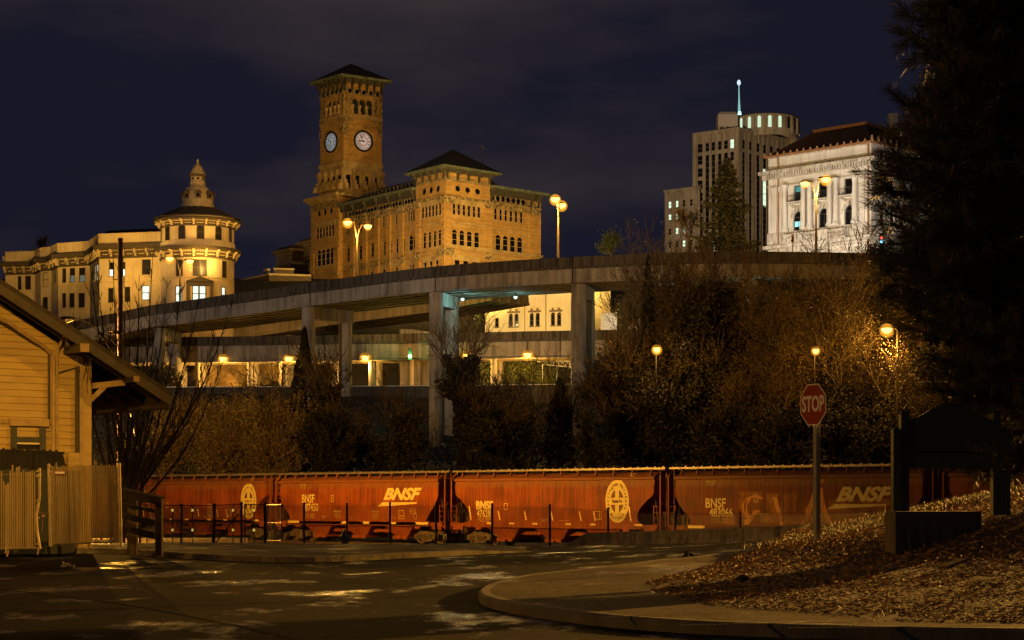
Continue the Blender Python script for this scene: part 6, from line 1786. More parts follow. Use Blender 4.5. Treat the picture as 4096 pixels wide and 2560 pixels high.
street_lamp('single bright street lamp glowing through branches at the right', 3590, 1700, 158, [(3553,1314,lensm,2600,0)], 1.5)
def deck_lamp(label, px, py, Y, lm, col, w, name='deck_lamp', cat='wall lamp', r=.2, back=-.15, pole=False):
    c = U(px, py, Y); R = thing(name, label, cat, c, 'lamps fixed under the viaduct decks')
    m = MB(); m.lathe((c.x,c.y), [(0,c.z-r*1.2),(r*.7,c.z-r),(r,c.z-.2*r),(r,c.z+.3*r)], 12); m.build('lens', lm, R, smooth=True)
    if lm in (lensm, lensd): halo_shells(R, c-Vector((0,0,.3*r)), r*2.0)
    if pole: R['group'] = LG; m = MB(); m.tube([Vector((c.x,c.y+.6,hz1(c.x,c.y))), Vector((c.x,c.y+.6,c.z+3*r)), c+Vector((0,0,3.4*r))], .04, 6); m.build('pole', mat('added_black_pole', (.004,.003,.002), rough=.9), R)  # thin added pole, near black so its own lamp does not brighten it
    m = MB(); m.lathe((c.x,c.y), [(r*1.1,c.z+.3*r),(r*1.2,c.z+.6*r),(r*.5,c.z+1.4*r),(.06,c.z+1.6*r),(.06,c.z+4*r)], 12); m.beam(c+Vector((0,0,r*2)), c+Vector((0,1.2,r*3)), .08, .08); m.build('housing', bracketm, R)
    if w: point('lamp_light', c+Vector((0,back,-r*2.2)), w, col, .15, R)
for lab, px, py, Y, w in (('bright lamp under the lower deck beside the wide left column', 643,1437,249.8,4200),('lamp under the lower deck, midway between the thin left columns', 893,1434,248.5,3600),
    ('bright lamp under the lower deck beside the ivy-wrapped column', 1155,1433,247.2,4200),('small lamp under the lower deck beside the bare tree left of the green signal', 1461,1429,245.2,2600),
    ('small lamp under the lower deck right of the tallest near column', 1865,1422,242.4,2600),('lamp under the lower deck above the lit green bank', 2110,1418,240.6,3600)):
    deck_lamp(lab, px, py, Y, lensm, SOD, w, r=.42 if w > 2300 else .32, back=2.0)  # lens radius widened to the spread of the lamp's glare
deck_lamp('bright lamp hanging among the ivy trees right of the snag', 2627,1396,166,lensm,SOD,1100,r=.27,pole=True)
deck_lamp('orange lamp low among the trees above the stop sign', 3263,1401,156,lensm,(1,.42,.06),900,r=.22,pole=True)
cy = glow('cyan_lens', (.35,1,.95), 8); CYA = (.35,.95,1.0)
for lab, px, py, Y, w in (('tiny cyan lamp under the upper deck above the cream side wall', 2062,1188,213.5,120),('tiny cyan lamp beside the top of the right near column', 2349,1181,206.5,420),('tiny cyan lamp under the upper deck beside the ivy snag', 2657,1123,204.5,80),('cyan lamp lighting a column among the dense ivy trees', 2985,1199,199.2,260),('cyan lamp behind the second column of the central bent', 1850,1196,214,220)):
    deck_lamp(lab, px, py, Y, cy, CYA, w, r=.16)
R = thing('traffic_signal', 'green traffic signal under the lower deck left of the tallest near column', 'traffic signal', U(1640,1426,241))
c = U(1640,1425,241); m = MB(); m.box(c.x-.22, c.x+.22, c.y, c.y+.3, c.z-.4, c.z+1.0); m.build('housing', blackm, R)
m = MB(); m.lathe((c.x,c.y-.05), [(0,c.z-.22),(.16,c.z-.15),(.22,c.z),(.16,c.z+.15),(0,c.z+.22)], 12); m.build('green_lens', glow('green_lens', (.15,1,.2), 20), R)
point('lamp_light', c+Vector((0,-.5,0)), 500, (.15,1,.2), .2, R)
R = thing('traffic_signal', 'red traffic signal with a blue sign by the white hall behind the pine', 'traffic signal', U(3527,985,280))
for py, col, nm in ((950,(1,.1,.05),'red_lens'),(965,(.2,.7,1),'blue_sign')):
    c = U(3527,py,280); m = MB(); m.lathe((c.x,c.y), [(0,c.z-.25),(.22,c.z-.12),(.25,c.z),(.22,c.z+.12),(0,c.z+.25)], 12); m.build(nm, glow(nm, col, 3), R)
m = MB(); c = U(3527,960,280.4); m.box(c.x-.3, c.x+.3, c.y, c.y+.3, c.z-1.2, c.z+1.0); m.tube([c+Vector((0,0,-1.2)), c+Vector((0,0,-4))], .1, 6); m.build('housing', blackm, R)
R = thing('road_sign', 'small road sign with an arrow on the viaduct before the white hall', 'road sign', U(3169,1010,203))
m = MB(); m.tube([U(3169,1025,203), U(3171,946,203)], .05, 6); m.build('post', polem, R)
sg = mat('sign_face', (.55,.36,.22), rough=.5)
m = MB(); a = U(3171,951,202.9)
m.box(a.x-.15, a.x+.15, a.y-.03, a.y, a.z-.42, a.z+.35); b = U(3169,963,202.9); m.box(b.x-.12, b.x+.12, b.y-.03, b.y, b.z-.22, b.z+.18); m.build('sign_panel', sg, R)
m = MB(); y = b.y-.035
m.poly([(b.x-.07,y,b.z+.1),(b.x-.03,y,b.z+.1),(b.x,y,b.z-.05),(b.x+.03,y,b.z+.1),(b.x+.07,y,b.z+.1),(b.x,y,b.z-.17)]); m.quad((a.x-.13,y,a.z-.06),(a.x+.13,y,a.z-.06),(a.x+.13,y,a.z+.04),(a.x-.13,y,a.z+.04)); m.build('arrow', blackm, R)
# ---------------------------------------------------------------- wooden depot with a deep bracketed eave
siding = mat('lap_siding', (.44,.31,.10), (.35,.24,.08), rough=.65, ns=1.2, scale=(1,1,5), detail=8)
dtrim = mat('dark_trim', (.045,.036,.024), (.075,.058,.036), rough=.7, ns=3, detail=6)
btrim = mat('blue_trim', (.040,.042,.040), (.055,.055,.05), rough=.6)
paleb = mat('pale_timber', (.40,.28,.12), (.28,.19,.08), rough=.7, ns=4)
DP = thing('wooden_depot', 'wooden depot with yellow lap siding and a deep bracketed roof overhang', 'building', (XY(327,55).x, 55, 0))
gw_ = Fac(XY(327,55), XY(327,55)-Vector((10060,7737)).normalized()*16)          # gable wall, u runs to the left
BK = Vector((-5950,7737)).normalized()                                             # long axis, away from the camera
def gp(u, z, o=0.0): return gw_.P(u, z, o)
slope_m = None
VF = gw_.shift(1.0)                                                                # plane of the verge, 1 m in front of the gable
tipu = VF.u(683); tipz = VF.z(683, 1578); u2 = VF.u(0); z2_ = VF.z(0, 1128)
sl_ = (z2_-tipz)/(u2-tipu)
def roofz(u): return tipz+sl_*(u-tipu)
m = MB(); nb_ = int(9/.19); uw = 15.0                       # lap boards, each leaning out at its foot
zb_ = 0.2
k = 0
z = zb_
while z < roofz(uw)-.3:
    z1 = z+.19; umin = max(0.0, (z1-tipz)/sl_+tipu+.5*0)
    us_ = max(.14, (z1+.25-tipz)/sl_+tipu)
    if us_ < uw:
        u0_ = max(.14, (z+.25-tipz)/sl_+tipu); m.quad(gp(u0_, z, .045), gp(uw, z, .045), gp(uw, z1, .006), gp(us_, z1, .006))
        m.quad(gp(us_, z, .045), gp(uw, z, .045), gp(uw, z, .0), gp(us_, z, .0))
    z = z1
m.build('siding', siding, DP)
m = MB(); gw_.box(m, -.02, .16, .1, roofz(.1)-.2, -.1, .06); m.build('corner_board', paleb, DP)
m = MB(); gw_.box(m, -.02, uw, 0, .2, -.3, .05); lw = Fac(gw_.A, gw_.A+BK*16); lw.box(m, 0, 16, 0, roofz(0)-.1, -.3, .0); m.build('side_wall', siding, DP)
n1 = Vector((gw_.n.x, gw_.n.y, 0)); bk3 = Vector((BK.x, BK.y, 0))
def rp(u, dz, back): p = VF.P(u, roofz(u)+dz); return p+bk3*back
m = MB()
ur = tipu; ul = 17.0
m.hexa([rp(ur,-.06,0), rp(ul,-.06,0), rp(ul,-.06,17), rp(ur,-.06,17), rp(ur,.10,0), rp(ul,.10,0), rp(ul,.10,17), rp(ur,.10,17)])
m.build('roof', mat('shingle_roof', (.030,.023,.016), (.05,.038,.026), rough=.9, ns=5, bump=.6), DP)
m = MB(); m.hexa([rp(ur+.03,-.34,-.06), rp(ul,-.34,-.06), rp(ul,-.34,0), rp(ur+.03,-.34,0), rp(ur+.03,-.062,-.06), rp(ul,-.062,-.06), rp(ul,-.062,0), rp(ur+.03,-.062,0)])
m.build('bargeboard', dtrim, DP)
m = MB(); m.hexa([rp(ur,-.42,.0), rp(ur+.07,-.42,0), rp(ur+.07,-.42,17), rp(ur,-.42,17), rp(ur,-.062,0), rp(ur+.07,-.062,0), rp(ur+.07,-.062,17), rp(ur,-.062,17)]); m.build('eave_fascia', dtrim, DP)
for k in range(15):                          # rafters under the overhang
    b = .5+1.05*k; m = MB(); m.beam(rp(ur+.08,-.17,b), rp(3.2,-.17,b), .09, .20); m.build('rafter', dtrim, DP)
m = MB()
for k in range(14): u = ur+.35+k*.28; m.beam(rp(u,-.075,0), rp(u,-.075,16), .20, .02)
m.build('soffit_board', dtrim, DP)
def beam_end(px, py, w, name, le):
    u = VF.u(px); zz = VF.z(px, py)
    m = MB(); a = VF.P(u, zz, .12); m.beam(a, a+bk3*le, w, w*.9); o = m.build(name, dtrim, DP)
    m = MB(); c = VF.P(u, zz, .13); t = Vector((gw_.d.x, gw_.d.y, 0))*w*.5; v = Vector((0,0,w*.45)); q = [c-t-v, c+t-v, c+t+v, c-t+v]; m.hexa([x+n1*.02 for x in q]+[x for x in q]); m.build('beam_end', paleb, DP)
beam_end(330, 1392, .26, 'purlin', 14)
beam_end(537, 1517, .17, 'purlin', 14)
m = MB()                                     # brackets under the outer purlin, one per bay
for b in (.55, 4.6, 8.6):
    pu = VF.P(VF.u(537), VF.z(537,1530))+bk3*b; w0 = gp(.0, VF.z(537,1530)-.42, 0)+bk3*(b-.55*0)
    base = lw.P(b, 0, .0); 
    m.beam(Vector((base.x, base.y, pu.z-.12)), pu+Vector((0,0,.02)), .13, .16); m.beam(Vector((base.x, base.y, pu.z-.95)), Vector((base.x, base.y, pu.z-.95)).lerp(pu, .62)+Vector((0,0,.28)), .12, .14)
m.build('eave_brace', paleb, DP)
m = MB()                                     # downspout and conduit on the gable
def gpx(px, py, o=.1): return gp(gw_.u(px), gw_.z(px, py), o)
m.tube([gpx(-120,1230,.5), gpx(0,1288,.42), gpx(90,1345,.32), gpx(170,1392,.2), gpx(200,1420,.14), gpx(208,1450,.12), gpx(207,1600,.11), gpx(206,1850,.11)], .055, 8)
m.tube([gpx(223,1345,.6), gpx(225,1395,.14), gpx(222,1420,.10), gpx(222,1850,.10)], .045, 8); m.build('downpipe', paleb, DP)
m = MB(); m.tube([gpx(232,1340,.62), gpx(232,1392,.62)], .07, 8); m.box(0,0,0,0,0,0) if False else None
for y in (1450,1720): m.beam(gpx(203,y,.08), gpx(229,y,.08), .06, .05)
m.tube([gpx(192,1400,.06), gpx(192,1700,.06)], .035, 6); m.tube([gpx(300,1470,.08), gpx(301,1830,.08)], .04, 6); m.tube([gpx(310,1490,.08), gpx(311,1830,.08)], .025, 6); m.beam(gpx(297,1476,.1), gpx(310,1476,.1), .12, .14)
m.tube([gpx(214,1500,.06), gpx(250,1485,.07), gpx(298,1472,.08)], .02, 5)
m.build('conduit', dtrim, DP)
m = MB()
for k in range(5):
    a = gpx(335+random.uniform(-4,8), 1400, .25); pts = [a]
    for j in range(5): pts.append(pts[-1]+Vector((random.uniform(-.05,.08), 0, -.14-.06*k*.4)))
    m.tube(pts, .008, 4)
m.build('dangling_cable', dtrim, DP)
m = MB(); a, b = sorted((gw_.u(38), gw_.u(190)))
gw_.box(m, gw_.u(188), gw_.u(32), gw_.z(110,1705), gw_.z(110,1676), .03, .16)
m.build('window_hood', paleb, DP)
m = MB(); ua, ub = gw_.u(178), gw_.u(40)
gw_.box(m, ua, ua+.17, gw_.z(110,1900), gw_.z(110,1706), .02, .09); gw_.box(m, ub-.17, ub, gw_.z(110,1900), gw_.z(110,1706), .02, .09); gw_.box(m, ua+.17, ub-.17, gw_.z(110,1770), gw_.z(110,1748), .02, .08)
m.build('window_casing', btrim, DP)
m = MB(); gw_.box(m, gw_.u(165), gw_.u(60), gw_.z(110,1900), gw_.z(110,1772), .01, .035); m.build('window_pane', glass2, DP)
m = MB(); gw_.box(m, gw_.u(165), gw_.u(60), gw_.z(110,1777), gw_.z(110,1771), .036, .07); gw_.box(m, gw_.u(62.5), gw_.u(59), gw_.z(110,1900), gw_.z(110,1777), .036, .07); gw_.box(m, gw_.u(166), gw_.u(162.5), gw_.z(110,1900), gw_.z(110,1777), .036, .07); m.build('window_sash', mat('white_sash', (.75,.62,.38), rough=.5), DP)
m = MB(); gw_.box(m, gw_.u(306), gw_.u(262), gw_.z(290,2100), gw_.z(290,1812), .03, .2); m.build('meter_cabinet', siding, DP)
# ---------------------------------------------------------------- dumpster behind the slatted gates
DM = thing('dumpster', 'dark dumpster with lids open behind the slatted gates', 'dumpster', U(120,2215,52))
dg_ = mat('dumpster_paint', (.012,.015,.013), (.022,.024,.02), rough=.6, ns=2)
a = U(-180,2215,51.5); b = U(262,2215,52.5)
m = MB(); zt0 = U(0,1880,52).z
m.hexa([(a.x,51.2,.05),(b.x,52,.05),(b.x,53.6,.05),(a.x,53.2,.05),(a.x-.1,51.0,zt0),(b.x+.15,51.8,zt0),(b.x+.15,53.7,zt0),(a.x-.1,53.4,zt0)]); m.build('body', dg_, DM)
zl = U(0,1800,52).z
def lid(pl, pr, yl, yr, nm):
    m = MB(); A = U(pl,yl,53.4); B = U(pr,yr,53.4); C = U(pr+18,yr+75,52.2); D_ = U(pl-5,yl+95,52.0); t = Vector((0,0,.06))
    m.hexa([A,B,C,D_,A+t,B+t,C+t,D_+t])
    for k in range(1,6): q = k/6; m.beam(A.lerp(B,q)+t*1.3, D_.lerp(C,q)+t*1.3, .07, .05)
    m.build('lid', dg_, DM)
lid(-150, 96, 1803, 1807, 'lid'); lid(100, 250, 1806, 1816, 'lid')
m = MB(); m.tube([U(-150,1800,53.5), U(258,1812,53.5)], .04, 6); m.build('hinge_bar', dg_, DM)
# ---------------------------------------------------------------- slatted chain-link gates
slat = mat('dusty_slat', (.33,.23,.095), (.22,.15,.06), rough=.6, ns=1.6, scale=(3,3,.6), detail=8)
pipe = mat('galvanised_pipe', (.42,.33,.18), (.26,.2,.11), rough=.42, metal=.6, ns=4)
wirem = mat('dark_wire', (.05,.04,.025), (.03,.024,.016), rough=.6)
def slat_gate(label, corners, n, Y, topj, miss=(), cutoff={}):
    """corners: photo points BL, BR, TR, TL at depth Y"""
    bl, br, tr, tl = [U(*c, Y) for c in corners]
    R = thing('slatted_gate', label, 'gate', bl, 'slatted chain-link gates of the rubbish enclosure')
    m = MB(); rr = random.Random(n)
    for k in range(n):
        if k in miss: continue
        t0, t1 = (k+.12)/n, (k+.82)/n
        j = rr.uniform(-.02,.02); y = rr.uniform(-.008,.008); tw = rr.uniform(-.012,.012)
        j2 = rr.uniform(0,.05) if rr.random() < .85 else rr.uniform(-.15,.0)
        a, b = bl.lerp(br,t0)+Vector((0,y-tw,j)), bl.lerp(br,t1)+Vector((0,y+tw,j)); c, d = tl.lerp(tr,t1)+Vector((0,y+tw,-j2)), tl.lerp(tr,t0)+Vector((0,y-tw,-j2))
        d.z -= cutoff.get(k,0); c.z -= cutoff.get(k,0)
        th = Vector((0,.008,0)); m.hexa([a,b,b+th,a+th,d,c,c+th,d+th])
    m.build('slat', slat, R).name = 'slats'
    m = MB()                              # the wire crossing each slat on the slant
    w_ = (br-bl).length; h_ = (tl-bl).length; rows_ = int(h_/.085)
    for r_ in range(rows_):
        for k in range(n):
            if k in miss: continue
            t0, t1 = (k+.02)/n, (k+.95)/n; v = (r_+.2+.5*(k % 2))/rows_
            p = bl.lerp(br,t0).lerp(tl.lerp(tr,t0), v); q = bl.lerp(br,t1).lerp(tl.lerp(tr,t1), min(1, v+.055/h_*1.1)); up = Vector((0,-.018,.009))
            m.quad(p+Vector((0,-.018,0)), q+Vector((0,-.018,0)), q+up, p+up)
    m.build('wire_mesh', wirem, R)
    return R, bl, br, tr, tl
G1 = slat_gate('narrow slatted gate leaf at the left edge with a torn gap near its top', [(-60,2196),(143,2192),(143,1880),(-60,1882)], 23, 46.5, 1, cutoff={8:.26,9:.34,10:.30})
R, bl, br, tr, tl = G1
m = MB(); m.tube([U(160,2196,46.4),U(148,2120,46.4),U(146,2060,46.4),U(158,1990,46.5),U(158,1872,46.5)], .035, 8); m.tube([bl+Vector((0,-.02,0)), br+Vector((.08,-.02,0))], .022, 6); m.tube([tl+Vector((0,.03,-.1)), tr+Vector((.12,.03,-.1))], .015, 5)
for y in (1884,1904,2002,2028,2070,2176): m.beam(U(146,y,46.4), U(160,y,46.4), .05, .04)
m.build('frame', pipe, R)
G2 = slat_gate('wide slatted gate leaf carrying a small red name sign', [(216,2180),(470,2172),(462,1858),(208,1861)], 38, 46, 1)
R, bl, br, tr, tl = G2
m = MB(); m.tube([U(201,2186,46),U(198,2000,46),U(194,1855,46)], .035, 8); m.tube([U(484,2188,46),U(480,2000,46),U(476,1852,46)], .038, 8); m.tube([bl+Vector((0,-.03,.03)), br+Vector((.02,-.03,.03))], .024, 6)
m.tube([U(473,2170,46.05),U(467,1866,46.05)], .02, 6); m.tube([U(212,2180,46.05),U(204,1866,46.05)], .018, 6)
for y in (1866,1888,1986,2060,2160): m.beam(U(196,y,46), U(208,y,46), .05, .04)
for y in (1878,1925,1978,2014,2055,2150): m.beam(U(468,y,46), U(482,y,46), .05, .05)
m.build('frame', pipe, R)
m = MB(); m.hexa([U(220,1898,45.93),U(258,1899,45.93),U(258,1899,45.96),U(220,1898,45.96),U(220,1884,45.93),U(258,1883,45.93),U(258,1883,45.96),U(220,1884,45.96)]); sg_ = m.build('name_sign', mat('red_sign', (.22,.020,.015), rough=.5), R)
m = MB(); p0 = U(239,1891,45.92); add_text(m, 'SOUTHGATE', lambda x, y: (p0.x+x, p0.y, p0.z+y), size=.058, xs=.62*1.02, bold=.006); m.build('sign_lettering', mat('white_lettering', (.75,.68,.55), rough=.6), sg_)
m = MB(); rr = random.Random(2)          # broken slats poking out at the feet
for px, py in ((22,2200),(28,2212),(355,2190),(358,2182),(150,2205)): m.mark(); m.beam(U(px,py+14,46), U(px+rr.uniform(-3,6),py-12,46.05), .04, .01)
m.build_each('broken_slat', slat, G2[0])
m = MB(); m.loft([[U(300+x*8, 2180+ (6 if x % 2 else 0)+k*13, 46.4) for x in range(21)] for k in range(3)]); 
m2 = MB(); rr = random.Random(8)
for x in range(40):
    for k in range(3):
        px = 298+x*4.0; m2.quad(U(px,2203-k*7,46.5), U(px+1.8,2203-k*7,46.5), U(px+1.8,2198-k*7,46.5), U(px,2198-k*7,46.5))
m2.build('skirt_mesh', slat, G2[0])
# chain and padlock between the gates
CHN = thing('gate_chain', 'sagging chain with a padlock joining the two slatted gates', 'chain', U(170,2060,46))
m = MB(); pts = [U(147,2036,46.1),U(152,2044,46),U(160,2049,45.95),U(170,2053,45.9),U(182,2055,45.9),U(192,2054,45.95),U(203,2050,46)]
def chain(m, pts):
    for a, b in zip(pts, pts[1:]):
        n = max(1, int((b-a).length/.045))
        for k in range(n):
            p, q = a.lerp(b,k/n), a.lerp(b,(k+1.15)/n); s = Vector((0,.012,0)) if k % 2 else Vector((0,0,.012))
            m.tube([p+s*.2,(p+q)/2+s,q+s*.2], .006, 4); m.tube([p-s*.2,(p+q)/2-s,q-s*.2], .006, 4)
chain(m, pts); chain(m, [U(170,2056,45.9),U(171,2090,45.9),U(168,2130,45.92)]); m.build('links', pipe, CHN)
m = MB(); c = U(174,2060,45.88); m.box(c.x-.035, c.x+.035, c.y-.015, c.y+.015, c.z-.05, c.z+.01); m.build('padlock', pipe, CHN)
# ---------------------------------------------------------------- dark timber rail fence on the far pavement
wood = mat('weathered_timber', (.13,.085,.036), (.06,.04,.017), rough=.8, ns=3, scale=(3,3,.6), detail=8)
WF = thing('timber_fence', 'dark timber fence with sloping rails beside the wide slatted gate', 'fence', U(580,2178,50))
def post(px0, px1, py0, py1, Y, dz=.2):
    m = MB(); a = U(px0,py1,Y); b = U(px1,py1,Y); t = U(px0,py0,Y).z
    m.box(a.x, b.x, Y, Y+dz, a.z-.3, t); m.build('post', wood, WF)
post(509,546,2000,2175,50.6); post(620,646,1996,2177,49.6,.25)
darkw = mat('shaded_timber', (.022,.014,.007), (.012,.008,.004), rough=.85, ns=3, scale=(.6,3,3), detail=8)  # darker copy of the timber: backlit shade put into the rail colour
def rail(pts, th=.09):
    m = MB(); (x0,ya,yb),(x1,yc,yd) = pts
    A = [U(x0,yb,50),U(x1,yd,49.35),U(x1,yc,49.35),U(x0,ya,50)]; m.extrude(A, Vector((0,th,0))); m.build('rail', darkw, WF)
rail(((478,1958,1990),(644,1992,2022))); rail(((478,2010,2024),(618,2037,2052))); rail(((478,2050,2074),(618,2079,2104))); rail(((478,2099,2124),(618,2129,2156)))
m = MB(); m.beam(U(478,1954,50.1), U(646,1991,49.5), .28, .05); m.build('cap_rail', darkw, WF)
# ---------------------------------------------------------------- chain-link fences
meshm = mat('link_wire', (.10,.08,.05), (.06,.048,.03), rough=.45, metal=.5)
meshl = mat('bright_link_wire', (.50,.42,.28), (.38,.31,.2), rough=.4, metal=.5)
fpost = mat('dark_post', (.035,.028,.018), (.055,.042,.026), rough=.5, metal=.3, ns=4)
def link_panel(m, A, B, h0, h1, pitch=.10, w=.011, tw=True):
    """diamond wire mesh between base points A and B (heights above base at either end)"""
    A = Vector(A); B = Vector(B); L = (B-A).length; n = int((L+max(h0,h1))/pitch)+1
    H = (h0+h1)/2
    def pt(u, v): t = u/L; p = A.lerp(B, t); return p+Vector((0,0,v*(h0+(h1-h0)*t)/H))
    for s in (1, -1):
        for k in range(-int(H/pitch)-1, n):
            u0 = k*pitch; u1 = u0+H
            a, va, b, vb = u0, 0.0, u1, H
            if a < 0: va -= a; a = 0
            if b > L: vb -= (b-L); b = L
            if vb <= va: continue
            if s < 0: va, vb = H-va, H-vb
            p, q = pt(a, va), pt(b, vb); o = Vector((0,0,w/2)) ; f = Vector((0,.004*s,0))
            m.quad(p-o+f, q-o+f, q+o+f, p+o+f)
    if tw:
        k = 0
        while k*pitch < L:
            p = pt(k*pitch, H); m.quad(p+Vector((-w*.6,0,0)), p+Vector((w*.6,0,0)), p+Vector((w*.9+.02,0,.06)), p+Vector((-w*.3+.02,0,.06))); k += 1
def link_fence(label, pts, mm=None, pm=None, rail_top=False, rad=.048, tops=True, pitch=.10, w=.017, posts=True):
    """pts: (px base, py base, py top, Y)"""
    P = [(U(a,b,Y), U(a,c,Y)) for a, b, c, Y in pts]
    R = thing('chain_link_fence', label, 'fence', P[0][0], 'chain-link fences along the railway')
    for b, t in P:
        if posts:
            m = MB(); m.tube([b-Vector((0,0,.3)), t+Vector((0,0,.02))], rad, 8); m.tube([t+Vector((0,0,.02)), t+Vector((0,0,.07)), t+Vector((0,0,.09))], [rad*1.25,rad*1.1,.01], 8); m.build('post', pm or fpost, R)
    for (b0,t0),(b1,t1) in zip(P, P[1:]):
        m = MB(); link_panel(m, b0+Vector((0,0,.03)), b1+Vector((0,0,.03)), t0.z-b0.z-.1, t1.z-b1.z-.1, pitch, w); m.build('wire_mesh', mm or meshm, R)
        if rail_top: m = MB(); m.tube([t0, t1], .022, 6); m.build('top_rail', pm or fpost, R)
    return R
link_fence('long chain-link fence with dark posts behind the hydrant', [(1062,2196,2016,79),(1216,2192,2018,80.5),(1388,2190,2018,82),(1560,2189,2016,82),(1744,2189,2018,82),(1968,2192,2023,81.5),(2199,2198,2024,80.5),(2432,2206,2038,79)])
link_fence('left stretch of chain-link fence with a slanting brace', [(470,2178,2018,77),(560,2176,2020,78),(726,2177,2022,79),(857,2184,2022,79),(966,2188,2016,79)], rail_top=True)
LFl = [o for o in bpy.data.objects if o.name.startswith('chain_link_fence')][-1]
m = MB(); m.tube([U(853,2186,78.9), U(964,2042,78.9)], .028, 6); m.tube([U(848,2186,78.8), U(860,2030,78.8)], .032, 8); m.build('brace', fpost, LFl)
FB = link_fence('farther chain-link fence with yellow reflectors behind the walkway gate', [(588,2164,2026,92),(690,2162,2026,92),(770,2162,2026,92),(932,2161,2026,92),(1016,2161,2022,92)], mm=meshm, rad=.03)
m = MB()
for x in (690,770,932,1016):
    for y in (2041,2120): c = U(x,y,91.9); m.box(c.x-.05, c.x+.05, c.y-.02, c.y, c.z-.06, c.z+.06)
m.build('reflector', glow('reflector_glow', (1,.75,.12), .7), FB)  # weak glow in place of lamp light thrown back by the reflectors
GT = thing('walkway_gate', 'narrow chain-link walkway gate between two posts, closed', 'gate', U(1017,2192,79))
m = MB(); q = [U(979,2190,78.9),U(1057,2194,78.9),U(1057,2020,78.9),U(979,2016,78.9)]
for a, b in zip(q, q[1:]+q[:1]): m.tube([a,b], .024, 6)
m.tube([q[0].lerp(q[3],.49), q[1].lerp(q[2],.49)], .02, 6); m.tube([q[3], q[1]], .008, 4); m.beam(q[0]-Vector((.25,0,.04)), q[1]-Vector((0,0,.04)), .08, .06); m.build('frame', fpost, GT)
m = MB(); link_panel(m, q[0], q[1], q[3].z-q[0].z, q[2].z-q[1].z, tw=False); m.build('wire_mesh', meshm, GT)
GO = thing('walkway_gate', 'open chain-link gate leaf standing bright before the hopper car ladder', 'gate', U(1098,2162,86))
m = MB(); q = [U(1070,2163,86),U(1127,2162,84),U(1127,2020,84),U(1070,2020,86)]
for a, b in zip(q, q[1:]+q[:1]): m.tube([a,b], .028, 6)
m.tube([q[0].lerp(q[3],.5), q[1].lerp(q[2],.5)], .024, 6); m.tube([q[3], q[1]], .012, 4); m.build('frame', pipe, GO)
m = MB(); link_panel(m, q[0], q[1], q[3].z-q[0].z, q[2].z-q[1].z, pitch=.085, w=.014); m.build('wire_mesh', meshl, GO)
# ---------------------------------------------------------------- hydrant
HYB = U(1377,2194,80.8); HY_ = thing('fire_hydrant', 'old iron fire hydrant on the far pavement before the chain-link fence', 'fire hydrant', HYB)
hm = mat('hydrant_iron', (.20,.135,.045), (.12,.08,.03), rough=.5, ns=5)
m = MB(); z = HYB.z; s = 1.02
m.lathe((HYB.x,HYB.y), [(.0,z),(.19*s,z),(.19*s,z+.05),(.14*s,z+.07),(.125*s,z+.3),(.14*s,z+.42),(.145*s,z+.47),(.17*s,z+.48),(.17*s,z+.52),(.135*s,z+.54),(.12*s,z+.62),(.08*s,z+.70),(.04*s,z+.74),(.035*s,z+.79),(0,z+.79)], 18); m.build('barrel', hm, HY_, smooth=True)
for d, r, l in ((Vector((-1,-.2,0)),.06,.24),(Vector((.5,-1,0)).normalized(),.075,.24),(Vector((1,.2,0)),.05,.2)):
    m = MB(); c = HYB+Vector((0,0,.42)); m.tube([c+d*.1, c+d*(l-.06)], r, 10); m.tube([c+d*(l-.06), c+d*l], r*1.25, 6); m.build('outlet', hm, HY_)
# ---------------------------------------------------------------- utility pole with its cobra-head lamp
UPB = U(478,2085,105); UPB.z = gz1(UPB.x, 105); UP = thing('utility_pole', 'tall wooden utility pole with a lamp arm behind the depot roof', 'utility pole', UPB)
polew = mat('pole_wood', (.16,.11,.05), (.09,.06,.03), rough=.8, ns=2, scale=(4,4,.5))
m = MB(); m.tube([Vector((UPB.x,105,UPB.z-.3)), U(480,1500,105), U(481,952,105)], [.17,.155,.14], 12); m.build('pole', polew, UP)
LPh = U(258,1281,104.6)
m = MB(); m.tube([U(478,1430,105), U(440,1395,105), U(400,1335,104.9), U(360,1295,104.8), U(320,1276,104.7), U(285,1272,104.6)], [.03]*6, 6); m.tube([U(478,1400,105), U(430,1340,104.95), U(396,1330,104.9)], .03, 6)
m.tube([U(380,1350,104.8), U(440,1310,105.1)], .02, 5); m.build('arm', mat('dull_arm', (.004,.003,.002), rough=.9, spec=.05), UP)
m = MB()
for y0, y1 in ((1322,1335),): m.tube([U(432,y0,104.8), U(476,y0+4,104.8)], .05, 6); m.tube([U(432,y1,104.8), U(476,y1+1,104.8)], .03, 6)
m.box(UPB.x-.35, UPB.x+.35, 104.75, 104.85, U(0,1335,105).z, U(0,1325,105).z); m.tube([U(452,1118,104.7),U(470,1118,104.8)], .05, 6); m.tube([U(496,1150,104.9),U(496,1108,104.9)], .03, 6); m.build('crossarm', polew, UP)
hd = MB(); s = 1.0
rows = []
for px, w, h0, h1 in ((228,.05,1284,1280),(236,.2,1289,1272),(255,.24,1293,1266),(280,.17,1288,1266),(300,.07,1280,1270)):
    c = U(px,(h0+h1)/2,104.6); zt = U(px,h1,104.6).z; zb0_ = U(px,h0,104.6).z
    rows.append([(c.x,c.y-w,(zt+zb0_)/2),(c.x,c.y-w*.5,zt),(c.x,c.y+w*.5,zt),(c.x,c.y+w,(zt+zb0_)/2),(c.x,c.y+w*.5,zb0_),(c.x,c.y-w*.5,zb0_)])
hd.loft(rows, closed=True); h_ = hd.build('lamp_head', bracketm, UP)
m = MB(); c = U(255,1290,104.6); m.lathe((c.x,c.y), [(0,c.z-.11),(.14,c.z-.08),(.2,c.z),(.2,c.z+.03)], 14); m.build('lens', lensd, h_, smooth=True)
